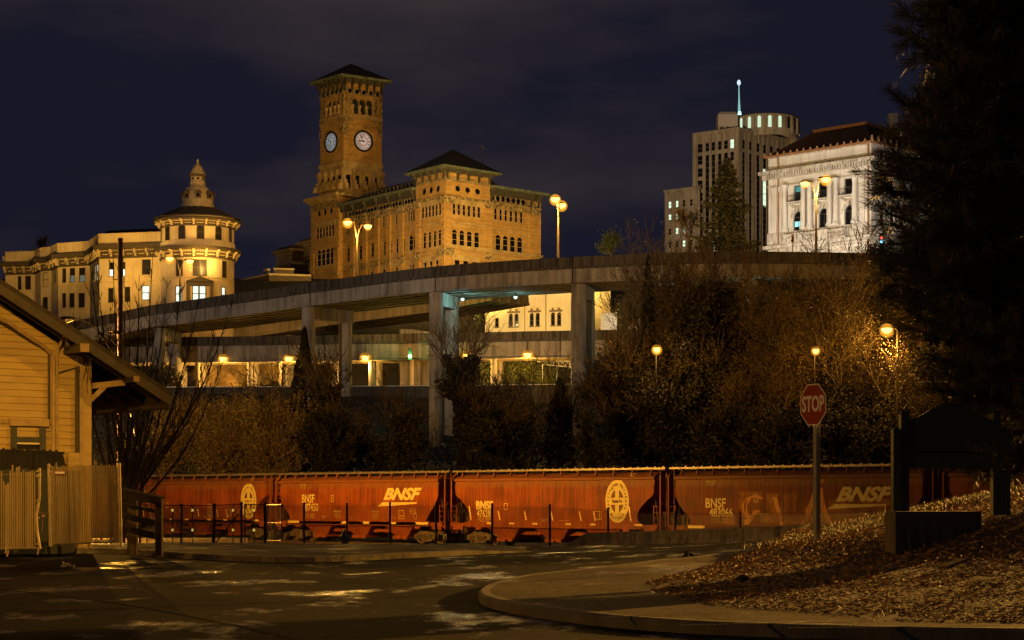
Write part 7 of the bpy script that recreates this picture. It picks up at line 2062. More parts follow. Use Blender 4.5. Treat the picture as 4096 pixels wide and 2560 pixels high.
TRAIN_LAMP = point('lamp_light', c+Vector((.4,1.2,-2.4)), 17000, (1,.46,.06), .16, UP); point('lamp_light', c+Vector((.5,1.6,-2.2)), 44000, (1,.46,.06), .2, UP, 150, c+Vector((4,10,-13)), .35)
m = MB(); m.tube([U(498,1250,105), U(498,1420,105), U(497,2060,105)], .035, 6); m.tube([U(505,1760,104.5), U(506,2080,104.5)], .06, 8); c = U(510,1895,104); m.box(c.x-.18, c.x+.18, c.y-.1, c.y+.1, c.z-.35, c.z+.35); m.build('conduit', fpost, UP)
m = MB(); m.tube([U(515,1620,103), U(581,1957,97)], .012, 4); o = m.build('guy_wire', galv, UP)
m = MB(); m.tube([U(581,1957,97), U(612,2085,95)], .05, 8); m.build('guy_guard', yellowref, UP)
# ---------------------------------------------------------------- concrete barrier with the fence on it
cbm = stained('old_barrier_concrete', (.34,.28,.18), (.06,.045,.026), .35, sc=3.0, vert=2)
jx = [2345,2540,2753,2974,3207,3455,3600]
def byy(px): return np.interp(px, [2345,2753,2974,3210,3540,3600], [2131,2119,2111,2100,2080,2076])
def bY(px): return np.interp(px, [2240,2345,2540,2753,2974,3207,3455,3600], [81,80,77.5,74.5,71.5,68,64.5,62.5])
BG = 'concrete barrier blocks along the road'
def barrier_block(pa, pb, label, nose=False):
    a, b = U(pa,byy(pa),bY(pa)), U(pb,byy(pb),bY(pb)); h = .84
    R = thing('concrete_barrier', label, 'barrier', (a.x,a.y,a.z-h), BG)
    d = (b-a); d.z = 0; d.normalize(); nb = Vector((-d.y,d.x,0))
    a = a+d*.02; b = b-d*.02
    def sec(p, hh): return [p+nb*-.10+Vector((0,0,-h*1.15)), p+nb*-.09+Vector((0,0,-h+.2)), p+nb*-.03+Vector((0,0,-h+.45 if hh else -.3)), p+Vector((0,0,-.03)), p+nb*.03, p+nb*.2, p+nb*.23+Vector((0,0,-.03)), p+nb*.33+Vector((0,0,-h*1.15))]
    m = MB(); m.loft([sec(a,1), sec(a.lerp(b,.5),1), sec(b,1)], closed=True); m.poly(sec(a,1)[::-1]); m.poly(sec(b,1)); m.build('block', cbm, R)
    return R
for (pa, pb), lab in zip(zip(jx, jx[1:]), ('concrete barrier block next to the sloped end, at the left of the row','second concrete barrier block from the sloped end','third concrete barrier block from the sloped end','fourth concrete barrier block, just left of the stop sign post','concrete barrier block directly behind the stop sign post','last concrete barrier block, meeting the bank under the signboard')):
    barrier_block(pa, pb, lab)
R = thing('concrete_barrier', 'sloped concrete end block at the left of the barrier row', 'barrier', U(2300,2200,80), BG)
a = U(2345,2131,80); b = U(2215,2210,81.6); m = MB(); w = Vector((.05,.3,0))
m.hexa([U(2345,2216,80),U(2215,2216,81.6),U(2215,2216,81.6)+w,U(2345,2216,80)+w, a, b, b+w, a+w]); m.build('block', cbm, R)
BF = link_fence('chain-link fence standing along the concrete barrier', [(2432,2200,2048,79),(2700,2140,2052,76),(2960,2120,2053,72.3),(3262,2110,2050,68),(3540,2090,2045,64)], mm=meshl, pitch=.12, w=.018, rad=.04)
m = MB()
for px, py in ((3765,2040),(3850,2042)): c = U(px,py,60); m.tube([c-Vector((0,0,.8)), c], .06, 8); m.tube([c, c+Vector((0,0,.05)), c+Vector((0,0,.08))], [.075,.06,.01], 8)
o = m.build('post', pipe, BF)
m = MB(); link_panel(m, U(3640,2110,61), U(3850,2108,59.5), .72, .74, .12, .012); m.build('wire_mesh', meshl, BF)
# ---------------------------------------------------------------- stop sign
SB_ = U(3257,2166,35.6); ST = thing('stop_sign', 'red octagonal stop sign on a square steel post by the road', 'stop sign', SB_)
spost = mat('sign_post', (.30,.31,.25), (.22,.23,.18), rough=.5, metal=.3, ns=3)
ang = math.radians(-61); t = Vector((math.cos(ang), math.sin(ang), 0)); nf = Vector((t.y, -t.x, 0))
if nf.y > 0: nf = -nf
c = U(3253,1618.5,35.6)
m = MB(); pw = .048
bc = Vector((SB_.x, SB_.y, 0)); 
q = [bc+t*-pw+nf*-pw*2.2, bc+t*pw+nf*-pw*2.2, bc+t*pw+nf*-.01, bc+t*-pw+nf*-.01]
m.hexa([Vector((p.x,p.y,SB_.z-.3)) for p in q]+[Vector((p.x,p.y,c.z+.1)) for p in q]); m.build('post', spost, ST)
def octo(r, o): return [c+t*(r*math.cos(math.pi/8+k*math.pi/4))+Vector((0,0,r*math.sin(math.pi/8+k*math.pi/4)))+nf*o for k in range(8)]
m = MB(); m.extrude(octo(.412,0), nf*.004); m.build('white_border', mat('sign_white', (.70,.66,.60), rough=.35), ST)
m = MB(); m.poly(octo(.388,.007)); m.build('red_face', mat('sign_red', (.24,.008,.010), rough=.35), ST)
m = MB(); V_, F_ = text_geo('STOP', size=.36, xs=.66, bold=.012)
add_text(m, 'STOP', lambda x, y: c+t*x+Vector((0,0,y*1.08))+nf*.010, size=.37, xs=.74, bold=.012); m.build('lettering', mat('sign_white', (.7,.66,.6)), ST)
m = MB()
for zz in (.33,-.33): m.lathe(((c+nf*.012).x,(c+nf*.012).y), [(0,c.z+zz-.012),(.012,c.z+zz),(0,c.z+zz+.012)], 8)
m.build('bolt', pipe, ST)
# ---------------------------------------------------------------- dark green signboard on its concrete base
grn = mat('dark_green_paint', (.010,.020,.014), (.016,.028,.02), rough=.55, ns=2)
WL = thing('low_concrete_wall', 'low concrete wall in the bank under the green signboard', 'wall', U(3760,2245,31.4))
cw = stained('base_concrete', (.14,.115,.08), (.05,.04,.026), .4, sc=2)
m = MB(); a = U(3582,2046,31.4); b = U(3925,2052,31.9)
m.hexa([(a.x,a.y,-.2),(b.x,b.y,.3),(b.x,b.y+.9,.3),(a.x,a.y+.9,-.2),(a.x,a.y,a.z),(b.x,b.y,a.z),(b.x,b.y+.9,a.z),(a.x,a.y+.9,a.z)]); m.build('wall', cw, WL)
SBD = thing('signboard', 'dark green wooden signboard with curved top and stepped posts under the pine', 'signboard', U(3800,2046,32.2))
YS = 32.1
def bpost(px0, px1, py0, py1, dy0, dy1, tilt=0):
    m = MB(); a = U(px0,py1,YS); b = U(px1,py1,YS); zt = U(px0,py0,YS).z
    m.box(a.x,b.x,YS+dy0,YS+dy1,a.z-.1,zt); m.hexa([(a.x-.012,YS+dy0-.012,zt-.005),(b.x+.012,YS+dy0-.012,zt-.005),(b.x+.012,YS+dy1+.012,zt-.005),(a.x-.012,YS+dy1+.012,zt-.005),(a.x+.03,YS+dy0+.03,zt+.04),(b.x-.03,YS+dy0+.03,zt+.04),(b.x-.03,YS+dy1-.03,zt+.04),(a.x+.03,YS+dy1-.03,zt+.04)]); m.build('post', grn, SBD)
bpost(3574,3606,1722,2044,.0,.22); bpost(3607,3640,1652,2044,.05,.27)
bpost(3976,4008,1652,2036,.05,.27); bpost(4009,4042,1722,2036,.0,.22)
m = MB(); top = [(3641,1678),(3670,1672),(3700,1655),(3740,1630),(3790,1612),(3840,1612),(3890,1636),(3930,1664),(3975,1678)]
pts = [U(3641,1796,YS), U(3975,1796,YS)]+[U(x,y,YS) for x, y in reversed(top)]
m.extrude([p+Vector((0,.08,0)) for p in pts], Vector((0,.1,0))); m.build('upper_panel', grn, SBD)
m = MB(); a = U(3641,1872,YS); b = U(3975,1804,YS); m.box(a.x,b.x,YS+.06,YS+.2,a.z,b.z); m.build('lower_panel', grn, SBD)
m = MB(); a = U(3641,1804,YS); b = U(3975,1795,YS); m.box(a.x,b.x,YS-.02,YS+.22,a.z,b.z); m.build('ledge', mat('brown_ledge', (.03,.018,.010), rough=.6), SBD)
# stake, cone and thin marker on the bank
for k, (px, py, h, lab, nm) in enumerate([(3645,2190,.16,'short dark stake leaning in the mulch below the concrete wall','stake'),(3540,2145,.45,'thin bright marker rod at the left end of the concrete wall','marker_rod')]):
    b = U(px,py,30.8 if k == 0 else 31.2); 
    m = MB(); m.tube([b-Vector((0,0,.1)), b+Vector((-.04 if k == 0 else 0,0,h+.08))], .016 if k == 0 else .008, 6); o = m.build(nm, grn if k == 0 else pipe, loc=b); tag(o, lab, 'stake' if k == 0 else 'rod')
def stone_(px, py, Y, r, lab, sd):
    c = U(px,py,Y); rs = np.random.RandomState(sd); m = MB(); rows = []
    for j in range(9):
        v = math.pi*j/8; rows.append([(c.x+r*1.3*math.sin(v)*math.cos(a)*(1+.15*math.sin(3*a+sd)), c.y+r*math.sin(v)*math.sin(a), c.z+r*.7*math.cos(v)+r*.3) for a in np.linspace(0, 2*math.pi, 13)[:-1]])
    m.loft(rows, closed=True); o = m.build('stone', soil, loc=c, smooth=True); tag(o, lab, 'stone')
stone_(2970,2318,29.0,.07,'small rounded stone in the mulch near the pavement bend',1)
# plank lying on the bank
m = MB(); a = U(3770,2300,27.5); b = U(3850,2275,27.9); z = float(mz(a.x,a.y)); m.beam(Vector((a.x,a.y,z+.05)), Vector((b.x,b.y,float(mz(b.x,b.y))+.08)), .16, .04); o = m.build('plank', wood, loc=a); tag(o, 'short brown plank half buried in the mulch', 'plank')
# ---------------------------------------------------------------- trees
bark = mat('bark', (.030,.020,.009), (.10,.068,.030), rough=.9, ns=4, scale=(2,2,.5), detail=6)
twigm = mat('twig', (.05,.034,.014), (.11,.074,.031), rough=.8, ns=3)
twigs = mat('dry_twig', (.13,.09,.035), (.26,.18,.075), rough=.8, ns=3)
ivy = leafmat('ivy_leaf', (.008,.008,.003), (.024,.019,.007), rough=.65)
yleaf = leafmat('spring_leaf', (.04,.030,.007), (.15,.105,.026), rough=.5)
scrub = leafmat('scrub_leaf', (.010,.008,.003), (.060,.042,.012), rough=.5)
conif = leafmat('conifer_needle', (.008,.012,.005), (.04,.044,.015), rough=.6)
pinem = leafmat('pine_needle', (.014,.019,.008), (.085,.085,.028), rough=.5)
class Tree:
    def __init__(s, seed): s.r = random.Random(seed); s.mb = MB(); s.tips = []; s.wood = []
    def branch(s, p, d, L, r, lev, maxlev, spread=.6, up=.25, nch=(3,5), kink=.18, minr=.012, seg=4, tf=.55):
        d = d.normalized(); pts = [p.copy()]; rad = [r]; q = p.copy(); dd = d.copy()
        for k in range(seg):
            dd = (dd+Vector((s.r.gauss(0,kink), s.r.gauss(0,kink), s.r.gauss(0,kink)*.6+up*.12))).normalized()
            q = q+dd*(L/seg); pts.append(q.copy()); rad.append(max(minr, r*(1-(1-tf)*(k+1)/seg)))
        s.mb.tube(pts, rad, 6 if r > .12 else 4 if r > .03 else 3, cap=False)
        for a, b in zip(pts, pts[1:]): s.wood.append((a, b, r, lev))
        if lev >= maxlev:
            s.tips.append((pts[-1], dd)); s.tips.append((pts[-2], dd)); return
        n = s.r.randint(*nch)
        for k in range(n):
            t = s.r.uniform(.35, 1.0) if k else 1.0
            i = min(seg-1, int(t*seg)); a = pts[i].lerp(pts[i+1], t*seg-i) if t < 1 else pts[-1]
            e = (pts[min(i+1, seg)]-pts[i]).normalized() if t < 1 else dd
            ax = Vector((s.r.gauss(0,1), s.r.gauss(0,1), s.r.gauss(0,1))); ax = (ax-e*ax.dot(e)).normalized()
            ang = spread*(s.r.uniform(.5,1.2) if k else s.r.uniform(.05,.4))
            nd = e*math.cos(ang)+ax*math.sin(ang); nd.z += up*.5
            s.branch(a, nd, L*s.r.uniform(.55,.85), max(minr, rad[-1]*s.r.uniform(.6,.9)), lev+1, maxlev, spread, up, nch, kink, minr, seg if lev < 2 else 3, tf)
def ivy_cloud(T, n, sd, w=.18, zmax=1e9, zmin=-1e9, lo_r=.05, thick=.55, levs=9):
    rs = np.random.RandomState(sd); seg = [(a, b, r) for a, b, r, l in T.wood if r > lo_r and l <= levs and a.z < zmax and b.z > zmin]
    if not seg: return np.zeros((0,3)), np.zeros((0,3))
    wt = np.array([(b-a).length*(r+.25) for a, b, r in seg]); wt /= wt.sum()
    id_ = rs.choice(len(seg), n, p=wt); A = np.array([tuple(s[0]) for s in seg])[id_]; B = np.array([tuple(s[1]) for s in seg])[id_]; Rr = np.array([s[2] for s in seg])[id_]
    t = rs.uniform(0,1,(n,1)); P = A+(B-A)*t
    # clumpy thickness along the stem
    cl = .5+.5*np.sin(P[:,2]*1.7+sd)+.4*np.sin(P[:,2]*.7+P[:,0]*1.3+sd*2)
    off = rs.normal(size=(n,3)); off /= np.linalg.norm(off,axis=1,keepdims=True)
    P = P+off*(Rr[:,None]+thick*np.clip(cl,.15,1.4)[:,None]*rs.uniform(.3,1,(n,1))**.5)
    keep = P[:,2] < zmax
    return P[keep], (off*1.0+rs.normal(0,.5,(n,3))+np.array([0,0,-.5]))[keep]
def tip_leaves(T, per, sd, spread=.35):
    rs = np.random.RandomState(sd)
    if not T.tips: return np.zeros((0,3)), np.zeros((0,3))
    A = np.repeat(np.array([tuple(p) for p, d in T.tips]), per, axis=0); n = len(A)
    return A+rs.normal(0, spread, (n,3)), rs.normal(size=(n,3))
TG = 'trees on the railway bank'
def tree(kind, label, base, H, sd, wide=.6, ivyn=0, ivyw=.22, leafn=0, leafm=None, ivyz=1.0, maxlev=4, stems=1, lean=(0,0), rad=None, up=.25, minr=.026, cat='tree', group=TG, trunkfrac=.32, nch=(3,4), ivythick=.55, ivylev=2, leafspread=.4, leafw=.12, ivym=None):
    base = Vector(base); R = thing(kind, label, cat, base, group)
    T = Tree(sd); rad = rad or H*.016
    for s_ in range(stems):
        a = T.r.uniform(0, 6.28); o = Vector((math.cos(a), math.sin(a), 0))*(rad*1.5 if stems > 1 else 0)
        d = Vector((lean[0]+(math.cos(a)*.16*stems**.5 if stems > 1 else 0), lean[1]+(math.sin(a)*.10 if stems > 1 else 0), 1))
        T.branch(base+o-Vector((0,0,.3)), d, H*trunkfrac, rad/(stems**.45), 0, maxlev, wide, up, nch, .12, minr, 5)
    top = max(q.z for a, q, r, l in T.wood); k = H/(top-base.z)
    sx = k**.6
    def warp(v): return (base.x+(v[0]-base.x)*sx, base.y+(v[1]-base.y)*sx, base.z+(v[2]-base.z)*k)
    T.mb.v = [warp(v) for v in T.mb.v]
    T.wood = [(Vector(warp(a)), Vector(warp(b)), r, l) for a, b, r, l in T.wood]; T.tips = [(Vector(warp(p)), d) for p, d in T.tips]
    T.mb.build('trunk', bark if kind in ('ivy_tree', 'spreading_tree') else twigs if kind == 'shrub' else twigm, R)
    if ivyn:
        P, D = ivy_cloud(T, ivyn, sd+5, zmax=base.z+H*ivyz, lo_r=.0, thick=ivythick, levs=ivylev)
        if len(P): cards('ivy', P, D, ivyw*np.random.RandomState(sd).uniform(.6,1.3,len(P)), ivyw*1.3, ivym or ivy, R, seed=sd)
    if leafn:
        P, D = tip_leaves(T, leafn, sd+9, leafspread)
        if len(P): cards('crown', P, D, leafw, leafw*1.5, leafm or scrub, R, seed=sd+2)
    return R
buds = leafmat('bud_leaf', (.04,.028,.007), (.20,.135,.032), rough=.5)
shrubm = leafmat('shrub_leaf', (.06,.042,.010), (.26,.18,.045), rough=.5)
def hb(px, Y, dz=0): p = XY(px, Y); return (p.x, p.y, hz1(p.x, p.y)+dz)
def Ht(px, pytop, Y): return CZ+(HY-pytop)/FPX*Y-hb(px, Y)[2]
def bt(kind, label, px, pytop, Y, sd, **kw): return tree(kind, label, hb(px, Y), Ht(px, pytop, Y), sd, **kw)
# ivy column (a smothered trunk) in front of the left column
def ivy_column(label, px, pytop, Y, halfw_px, n, sd, kind='ivy_column', pw=.8):
    b = Vector(hb(px, Y)); H = Ht(px, pytop, Y); R = thing(kind, label, 'ivy-covered trunk', b, TG); rs = np.random.RandomState(sd); hw = halfw_px/FPX*Y
    m = MB(); m.tube([b-Vector((0,0,.3)), b+Vector((0,0,H*.5)), b+Vector((.1,0,H*.93))], [.32,.25,.12], 8); m.build('trunk', bark, R)
    t = rs.uniform(0,1,n)**.85; a = rs.uniform(0,6.283,n)
    prof = hw*np.clip(np.minimum((1-t)*2.6, 1),0,1)**.6*(.72+.28*np.cos(t*2.2))*(1+.16*np.sin(t*17+2*np.sin(a)+sd)+.12*np.sin(t*31+3*a))
    r = prof*rs.uniform(.55,1.05,n)**.4
    P = np.stack([b.x+r*np.cos(a), b.y+r*np.sin(a)*.8, b.z+t*H], 1)
    D = np.stack([np.cos(a)*.6, np.sin(a)*.6, np.full(n,-.6)],1)+rs.normal(0,.6,(n,3))
    cards('ivy', P, D, rs.uniform(.12,.26,n), rs.uniform(.18,.32,n), ivy, R, seed=sd)
    return R
ivy_column('tall narrow ivy-wrapped trunk before the left viaduct column', 1218, 1308, 188, 58, 7000, 3)
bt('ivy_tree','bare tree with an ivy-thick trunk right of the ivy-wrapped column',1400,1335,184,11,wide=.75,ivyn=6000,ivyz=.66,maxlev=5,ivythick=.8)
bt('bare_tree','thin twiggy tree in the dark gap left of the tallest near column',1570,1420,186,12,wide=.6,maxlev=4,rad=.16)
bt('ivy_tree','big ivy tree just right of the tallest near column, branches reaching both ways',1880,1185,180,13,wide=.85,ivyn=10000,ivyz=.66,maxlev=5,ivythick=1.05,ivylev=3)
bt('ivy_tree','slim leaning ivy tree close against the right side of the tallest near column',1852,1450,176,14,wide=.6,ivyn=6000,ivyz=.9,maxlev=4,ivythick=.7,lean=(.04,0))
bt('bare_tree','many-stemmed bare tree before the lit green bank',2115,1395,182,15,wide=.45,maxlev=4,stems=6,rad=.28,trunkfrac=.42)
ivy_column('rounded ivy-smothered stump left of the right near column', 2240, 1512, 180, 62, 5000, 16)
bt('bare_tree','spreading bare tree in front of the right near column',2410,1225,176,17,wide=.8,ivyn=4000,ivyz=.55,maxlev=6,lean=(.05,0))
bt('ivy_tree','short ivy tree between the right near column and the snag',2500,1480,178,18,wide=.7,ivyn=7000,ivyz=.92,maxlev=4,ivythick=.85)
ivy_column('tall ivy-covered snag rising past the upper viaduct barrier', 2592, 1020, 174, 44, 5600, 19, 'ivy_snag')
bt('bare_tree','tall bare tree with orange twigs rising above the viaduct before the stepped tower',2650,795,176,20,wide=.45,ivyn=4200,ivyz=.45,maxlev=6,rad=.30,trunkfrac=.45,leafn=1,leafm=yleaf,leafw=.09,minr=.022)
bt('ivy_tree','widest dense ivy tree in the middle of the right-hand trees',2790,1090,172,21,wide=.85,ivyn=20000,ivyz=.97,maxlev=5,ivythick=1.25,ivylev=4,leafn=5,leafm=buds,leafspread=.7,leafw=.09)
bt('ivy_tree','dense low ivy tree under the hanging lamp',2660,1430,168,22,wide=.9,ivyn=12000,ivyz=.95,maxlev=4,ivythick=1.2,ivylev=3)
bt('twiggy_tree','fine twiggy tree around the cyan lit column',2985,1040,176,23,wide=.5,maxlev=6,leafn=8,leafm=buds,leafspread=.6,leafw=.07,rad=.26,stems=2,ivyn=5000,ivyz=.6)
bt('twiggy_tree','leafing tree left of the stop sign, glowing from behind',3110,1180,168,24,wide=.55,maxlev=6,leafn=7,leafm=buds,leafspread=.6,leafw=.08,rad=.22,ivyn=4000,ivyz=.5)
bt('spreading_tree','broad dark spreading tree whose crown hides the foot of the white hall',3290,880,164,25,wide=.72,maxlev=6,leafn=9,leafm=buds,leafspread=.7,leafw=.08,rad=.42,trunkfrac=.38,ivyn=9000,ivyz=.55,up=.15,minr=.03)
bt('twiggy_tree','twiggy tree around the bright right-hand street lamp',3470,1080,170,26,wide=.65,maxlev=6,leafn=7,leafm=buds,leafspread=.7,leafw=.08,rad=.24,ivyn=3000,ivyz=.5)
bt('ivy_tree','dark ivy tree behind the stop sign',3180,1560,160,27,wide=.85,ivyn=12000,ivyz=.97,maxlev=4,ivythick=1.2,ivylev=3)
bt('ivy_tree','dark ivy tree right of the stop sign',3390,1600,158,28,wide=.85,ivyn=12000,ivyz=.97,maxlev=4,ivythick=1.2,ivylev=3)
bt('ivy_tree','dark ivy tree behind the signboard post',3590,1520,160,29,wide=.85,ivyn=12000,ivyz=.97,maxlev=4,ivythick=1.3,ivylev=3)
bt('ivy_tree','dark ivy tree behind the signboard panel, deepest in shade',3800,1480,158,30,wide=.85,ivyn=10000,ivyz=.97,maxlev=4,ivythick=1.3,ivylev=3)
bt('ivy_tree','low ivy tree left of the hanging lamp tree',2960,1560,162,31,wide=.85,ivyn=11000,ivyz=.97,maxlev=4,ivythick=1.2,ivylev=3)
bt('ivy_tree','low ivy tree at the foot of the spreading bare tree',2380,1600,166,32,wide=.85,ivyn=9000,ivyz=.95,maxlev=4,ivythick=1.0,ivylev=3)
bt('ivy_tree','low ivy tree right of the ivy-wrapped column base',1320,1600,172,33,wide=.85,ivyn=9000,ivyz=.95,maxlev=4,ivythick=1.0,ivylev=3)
bt('ivy_tree','low ivy tree at the foot of the big central ivy tree',1980,1600,168,34,wide=.85,ivyn=9000,ivyz=.95,maxlev=4,ivythick=1.0,ivylev=3)
# more of the wood between the main trees
for k, (px, py, Y, lab) in enumerate([(1470,1560,176,'dark ivy tree in the gap left of the tallest near column, nearer the ivy-wrapped trunk'),(1590,1600,172,'dark ivy tree a little left of the tallest near column'),(2080,1570,170,'dark ivy tree before the many-stemmed bare tree'),(2560,1330,180,'ivy tree filling the space beside the tall snag'),(2890,1260,170,'dark ivy tree left of the cyan lit column'),(3040,1480,164,'dark ivy tree below the cyan lit column'),(3380,1330,172,'leafy dark tree under the spreading crown, right side'),(3540,1300,166,'leafy dark tree just right of the bright right-hand street lamp'),(3700,1300,168,'dark tree half hidden by the pine, above the signboard')]):
    bt('ivy_tree', lab, px, py, Y, 130+k, wide=.8, maxlev=5, ivyn=10000, ivyz=.97, ivythick=1.15, ivylev=3, leafn=4, leafm=buds, leafspread=.7, leafw=.08)
for k, (px, py, Y, lab) in enumerate([(2870,1060,180,'tall fine-twigged bare tree just left of the cyan lit column'),(3150,980,174,'tall fine-twigged bare tree left of the broad spreading tree'),(3420,960,178,'tall fine-twigged bare tree right of the broad spreading tree'),(2720,1080,182,'fine-twigged bare tree between the snag and the widest ivy tree')]):
    bt('bare_tree', lab, px, py, Y, 160+k, wide=.5, maxlev=6, rad=.24, trunkfrac=.4, leafn=3, leafm=buds, leafspread=.5, leafw=.07, ivyn=2500, ivyz=.4)
# shrubs on the left bank, lit from the road behind
for k, (px, py, Y, lab) in enumerate([(720,1600,182,'yellow-lit shrub behind the depot eave'),(820,1560,186,'tall yellow-lit shrub below the first thin columns'),(915,1575,180,'yellow-lit shrub below the pale rocks'),(1010,1560,185,'yellow-lit shrub with dangling leaves below the third column'),(1100,1555,180,'yellow-lit shrub beside the ivy-wrapped column'),(660,1700,170,'dark shrub by the utility pole'),(860,1690,168,'olive shrub low on the bank over the emblem car'),(1060,1700,168,'olive shrub low on the bank over the car gap')]):
    bt('shrub', lab, px, py, Y, 50+k, wide=.7, maxlev=4, stems=5, rad=.2, leafn=2, leafm=shrubm, leafspread=.35, leafw=.13, cat='shrub', group='shrubs on the left bank', ivyn=350, ivythick=.9, trunkfrac=.4, ivym=shrubm)
bt('shrub','small round leafy shrub lit beside the wide lower column',640,1470,243,71,wide=.7,maxlev=4,stems=5,rad=.2,leafn=10,leafm=yleaf,leafspread=.6,leafw=.2,cat='shrub',group='shrubs on the left bank',trunkfrac=.4)
for k, (px, py, lab) in enumerate([(2030,1440,'lit green bush beyond the lower street, farther left'),(2120,1465,'lit green bush beyond the lower street under the lamp'),(2215,1470,'lit green bush beyond the lower street by the pipe railing')]):
    p = XY(px, 252); z = hz1(p.x, 252); tree('bush', lab, (p.x, 252, z), CZ+(HY-py)/FPX*252-z, 80+k, wide=.8, maxlev=4, stems=4, rad=.2, leafn=14, leafm=leafmat('green_leaf', (.05,.06,.015), (.17,.18,.04)), leafspread=.6, leafw=.2, cat='bush', group='bushes beyond the lower street', trunkfrac=.35)
# skyline trees
def sky_tree(label, px, pyb, pyt, Y, sd, **kw):
    p = U(px, pyb, Y); return tree('bare_tree', label, p, (pyb-pyt)/FPX*Y, sd, group='bare trees on the skyline', **kw)
sky_tree('small bare tree on the skyline behind the cream building', 140, 1060, 940, 310, 91, wide=.6, maxlev=5, rad=.2, minr=.03, leafn=1, leafm=yleaf)
sky_tree('small pale green tree on the skyline right of the golden brick building', 2450, 1030, 925, 260, 92, wide=.85, maxlev=5, rad=.2, minr=.025, leafn=3, leafm=leafmat('green_leaf', (.05,.06,.015), (.17,.18,.04)), leafw=.14)
sky_tree('bare tree before the low wing of the stepped tower', 2760, 1010, 820, 230, 93, wide=.55, maxlev=5, rad=.2, minr=.022, leafn=1, leafm=yleaf)
# dark conifer before the stepped tower
def conifer(label, px, pyb, pyt, Y, halfw, sd):
    b = U(px, pyb, Y); H = (pyb-pyt)/FPX*Y; hw = halfw/FPX*Y; R = thing('conifer', label, 'tree', b); r = random.Random(sd)
    m = MB(); m.tube([b-Vector((0,0,4)), b+Vector((0,0,H*.97))], [.4,.04], 8); P = []; D = []
    n = 150
    for k in range(n):
        t = (k/n)**1.05; L = hw*(1-t)**.85*r.uniform(.55,1.15)+.25; a = r.uniform(0,6.28); z = b.z+H*t*.985
        d = Vector((math.cos(a), math.sin(a), 0)); pts = [Vector((b.x,b.y,z))]
        for j in range(1,5): pts.append(Vector((b.x,b.y,z))+d*(L*j/4)+Vector((0,0,-.10*L*(j/4)+.22*L*(j/4)**3)))
        m.tube(pts, [.06,.05,.04,.03,.015], 3, cap=False)
        for j in range(int(26+L*26)):
            q = r.random()**.6; i = min(3,int(q*4)); c = pts[i].lerp(pts[i+1], q*4-i); w = .18+.35*(1-q)*L*.35
            P.append((c.x+r.gauss(0,w), c.y+r.gauss(0,w), c.z-abs(r.gauss(0,.16)))); e = d*.7+Vector((r.gauss(0,.5), r.gauss(0,.5), -.25+r.gauss(0,.25))); D.append(tuple(e))
    m.build('trunk', bark, R); cards('crown', np.array(P), np.array(D), .13, .42, conif, R, seed=sd)
    return R
conifer('dark pointed conifer before the stepped office tower', 2905, 1020, 625, 225, 150, 5)
# ---------------------------------------------------------------- undergrowth over the bank
rs = np.random.RandomState(21); n = 45000
Yv = rs.uniform(150, 231, n); k = rs.uniform(-.22, .30, n); X = k*Yv
Z = hz(X, Yv); cl = np.sin(X*.9+Yv*.5)+np.sin(X*.37-Yv*.83+1)+.6*np.sin(X*1.7+2.2)
kp = (X > -14) | (rs.uniform(0,1,n) < .35); X, Yv, Z, cl = X[kp], Yv[kp], Z[kp], cl[kp]; n = len(X)
hgt = np.clip(.3+1.1*cl, .05, 3.0)*rs.uniform(.1,1,n)**.7
P = np.stack([X, Yv, Z+hgt], 1); D = rs.normal(size=(n,3)); D[:,2] -= .3
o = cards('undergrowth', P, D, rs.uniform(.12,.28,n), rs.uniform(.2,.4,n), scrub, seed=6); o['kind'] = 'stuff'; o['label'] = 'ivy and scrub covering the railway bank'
rs = np.random.RandomState(22); n = 9000
Yv = rs.uniform(238, 300, n)*0+rs.uniform(248, 282, n); X = rs.uniform(-.02,.16,n)*Yv; Z = hz(X, Yv)+rs.uniform(0,1.2,n)
o = cards('ground_cover', np.stack([X,Yv,Z],1), rs.normal(size=(n,3)), .25, .4, MATS['green_leaf'], seed=7); o['kind'] = 'stuff'; o['label'] = 'low green cover on the slope beyond the lower street'
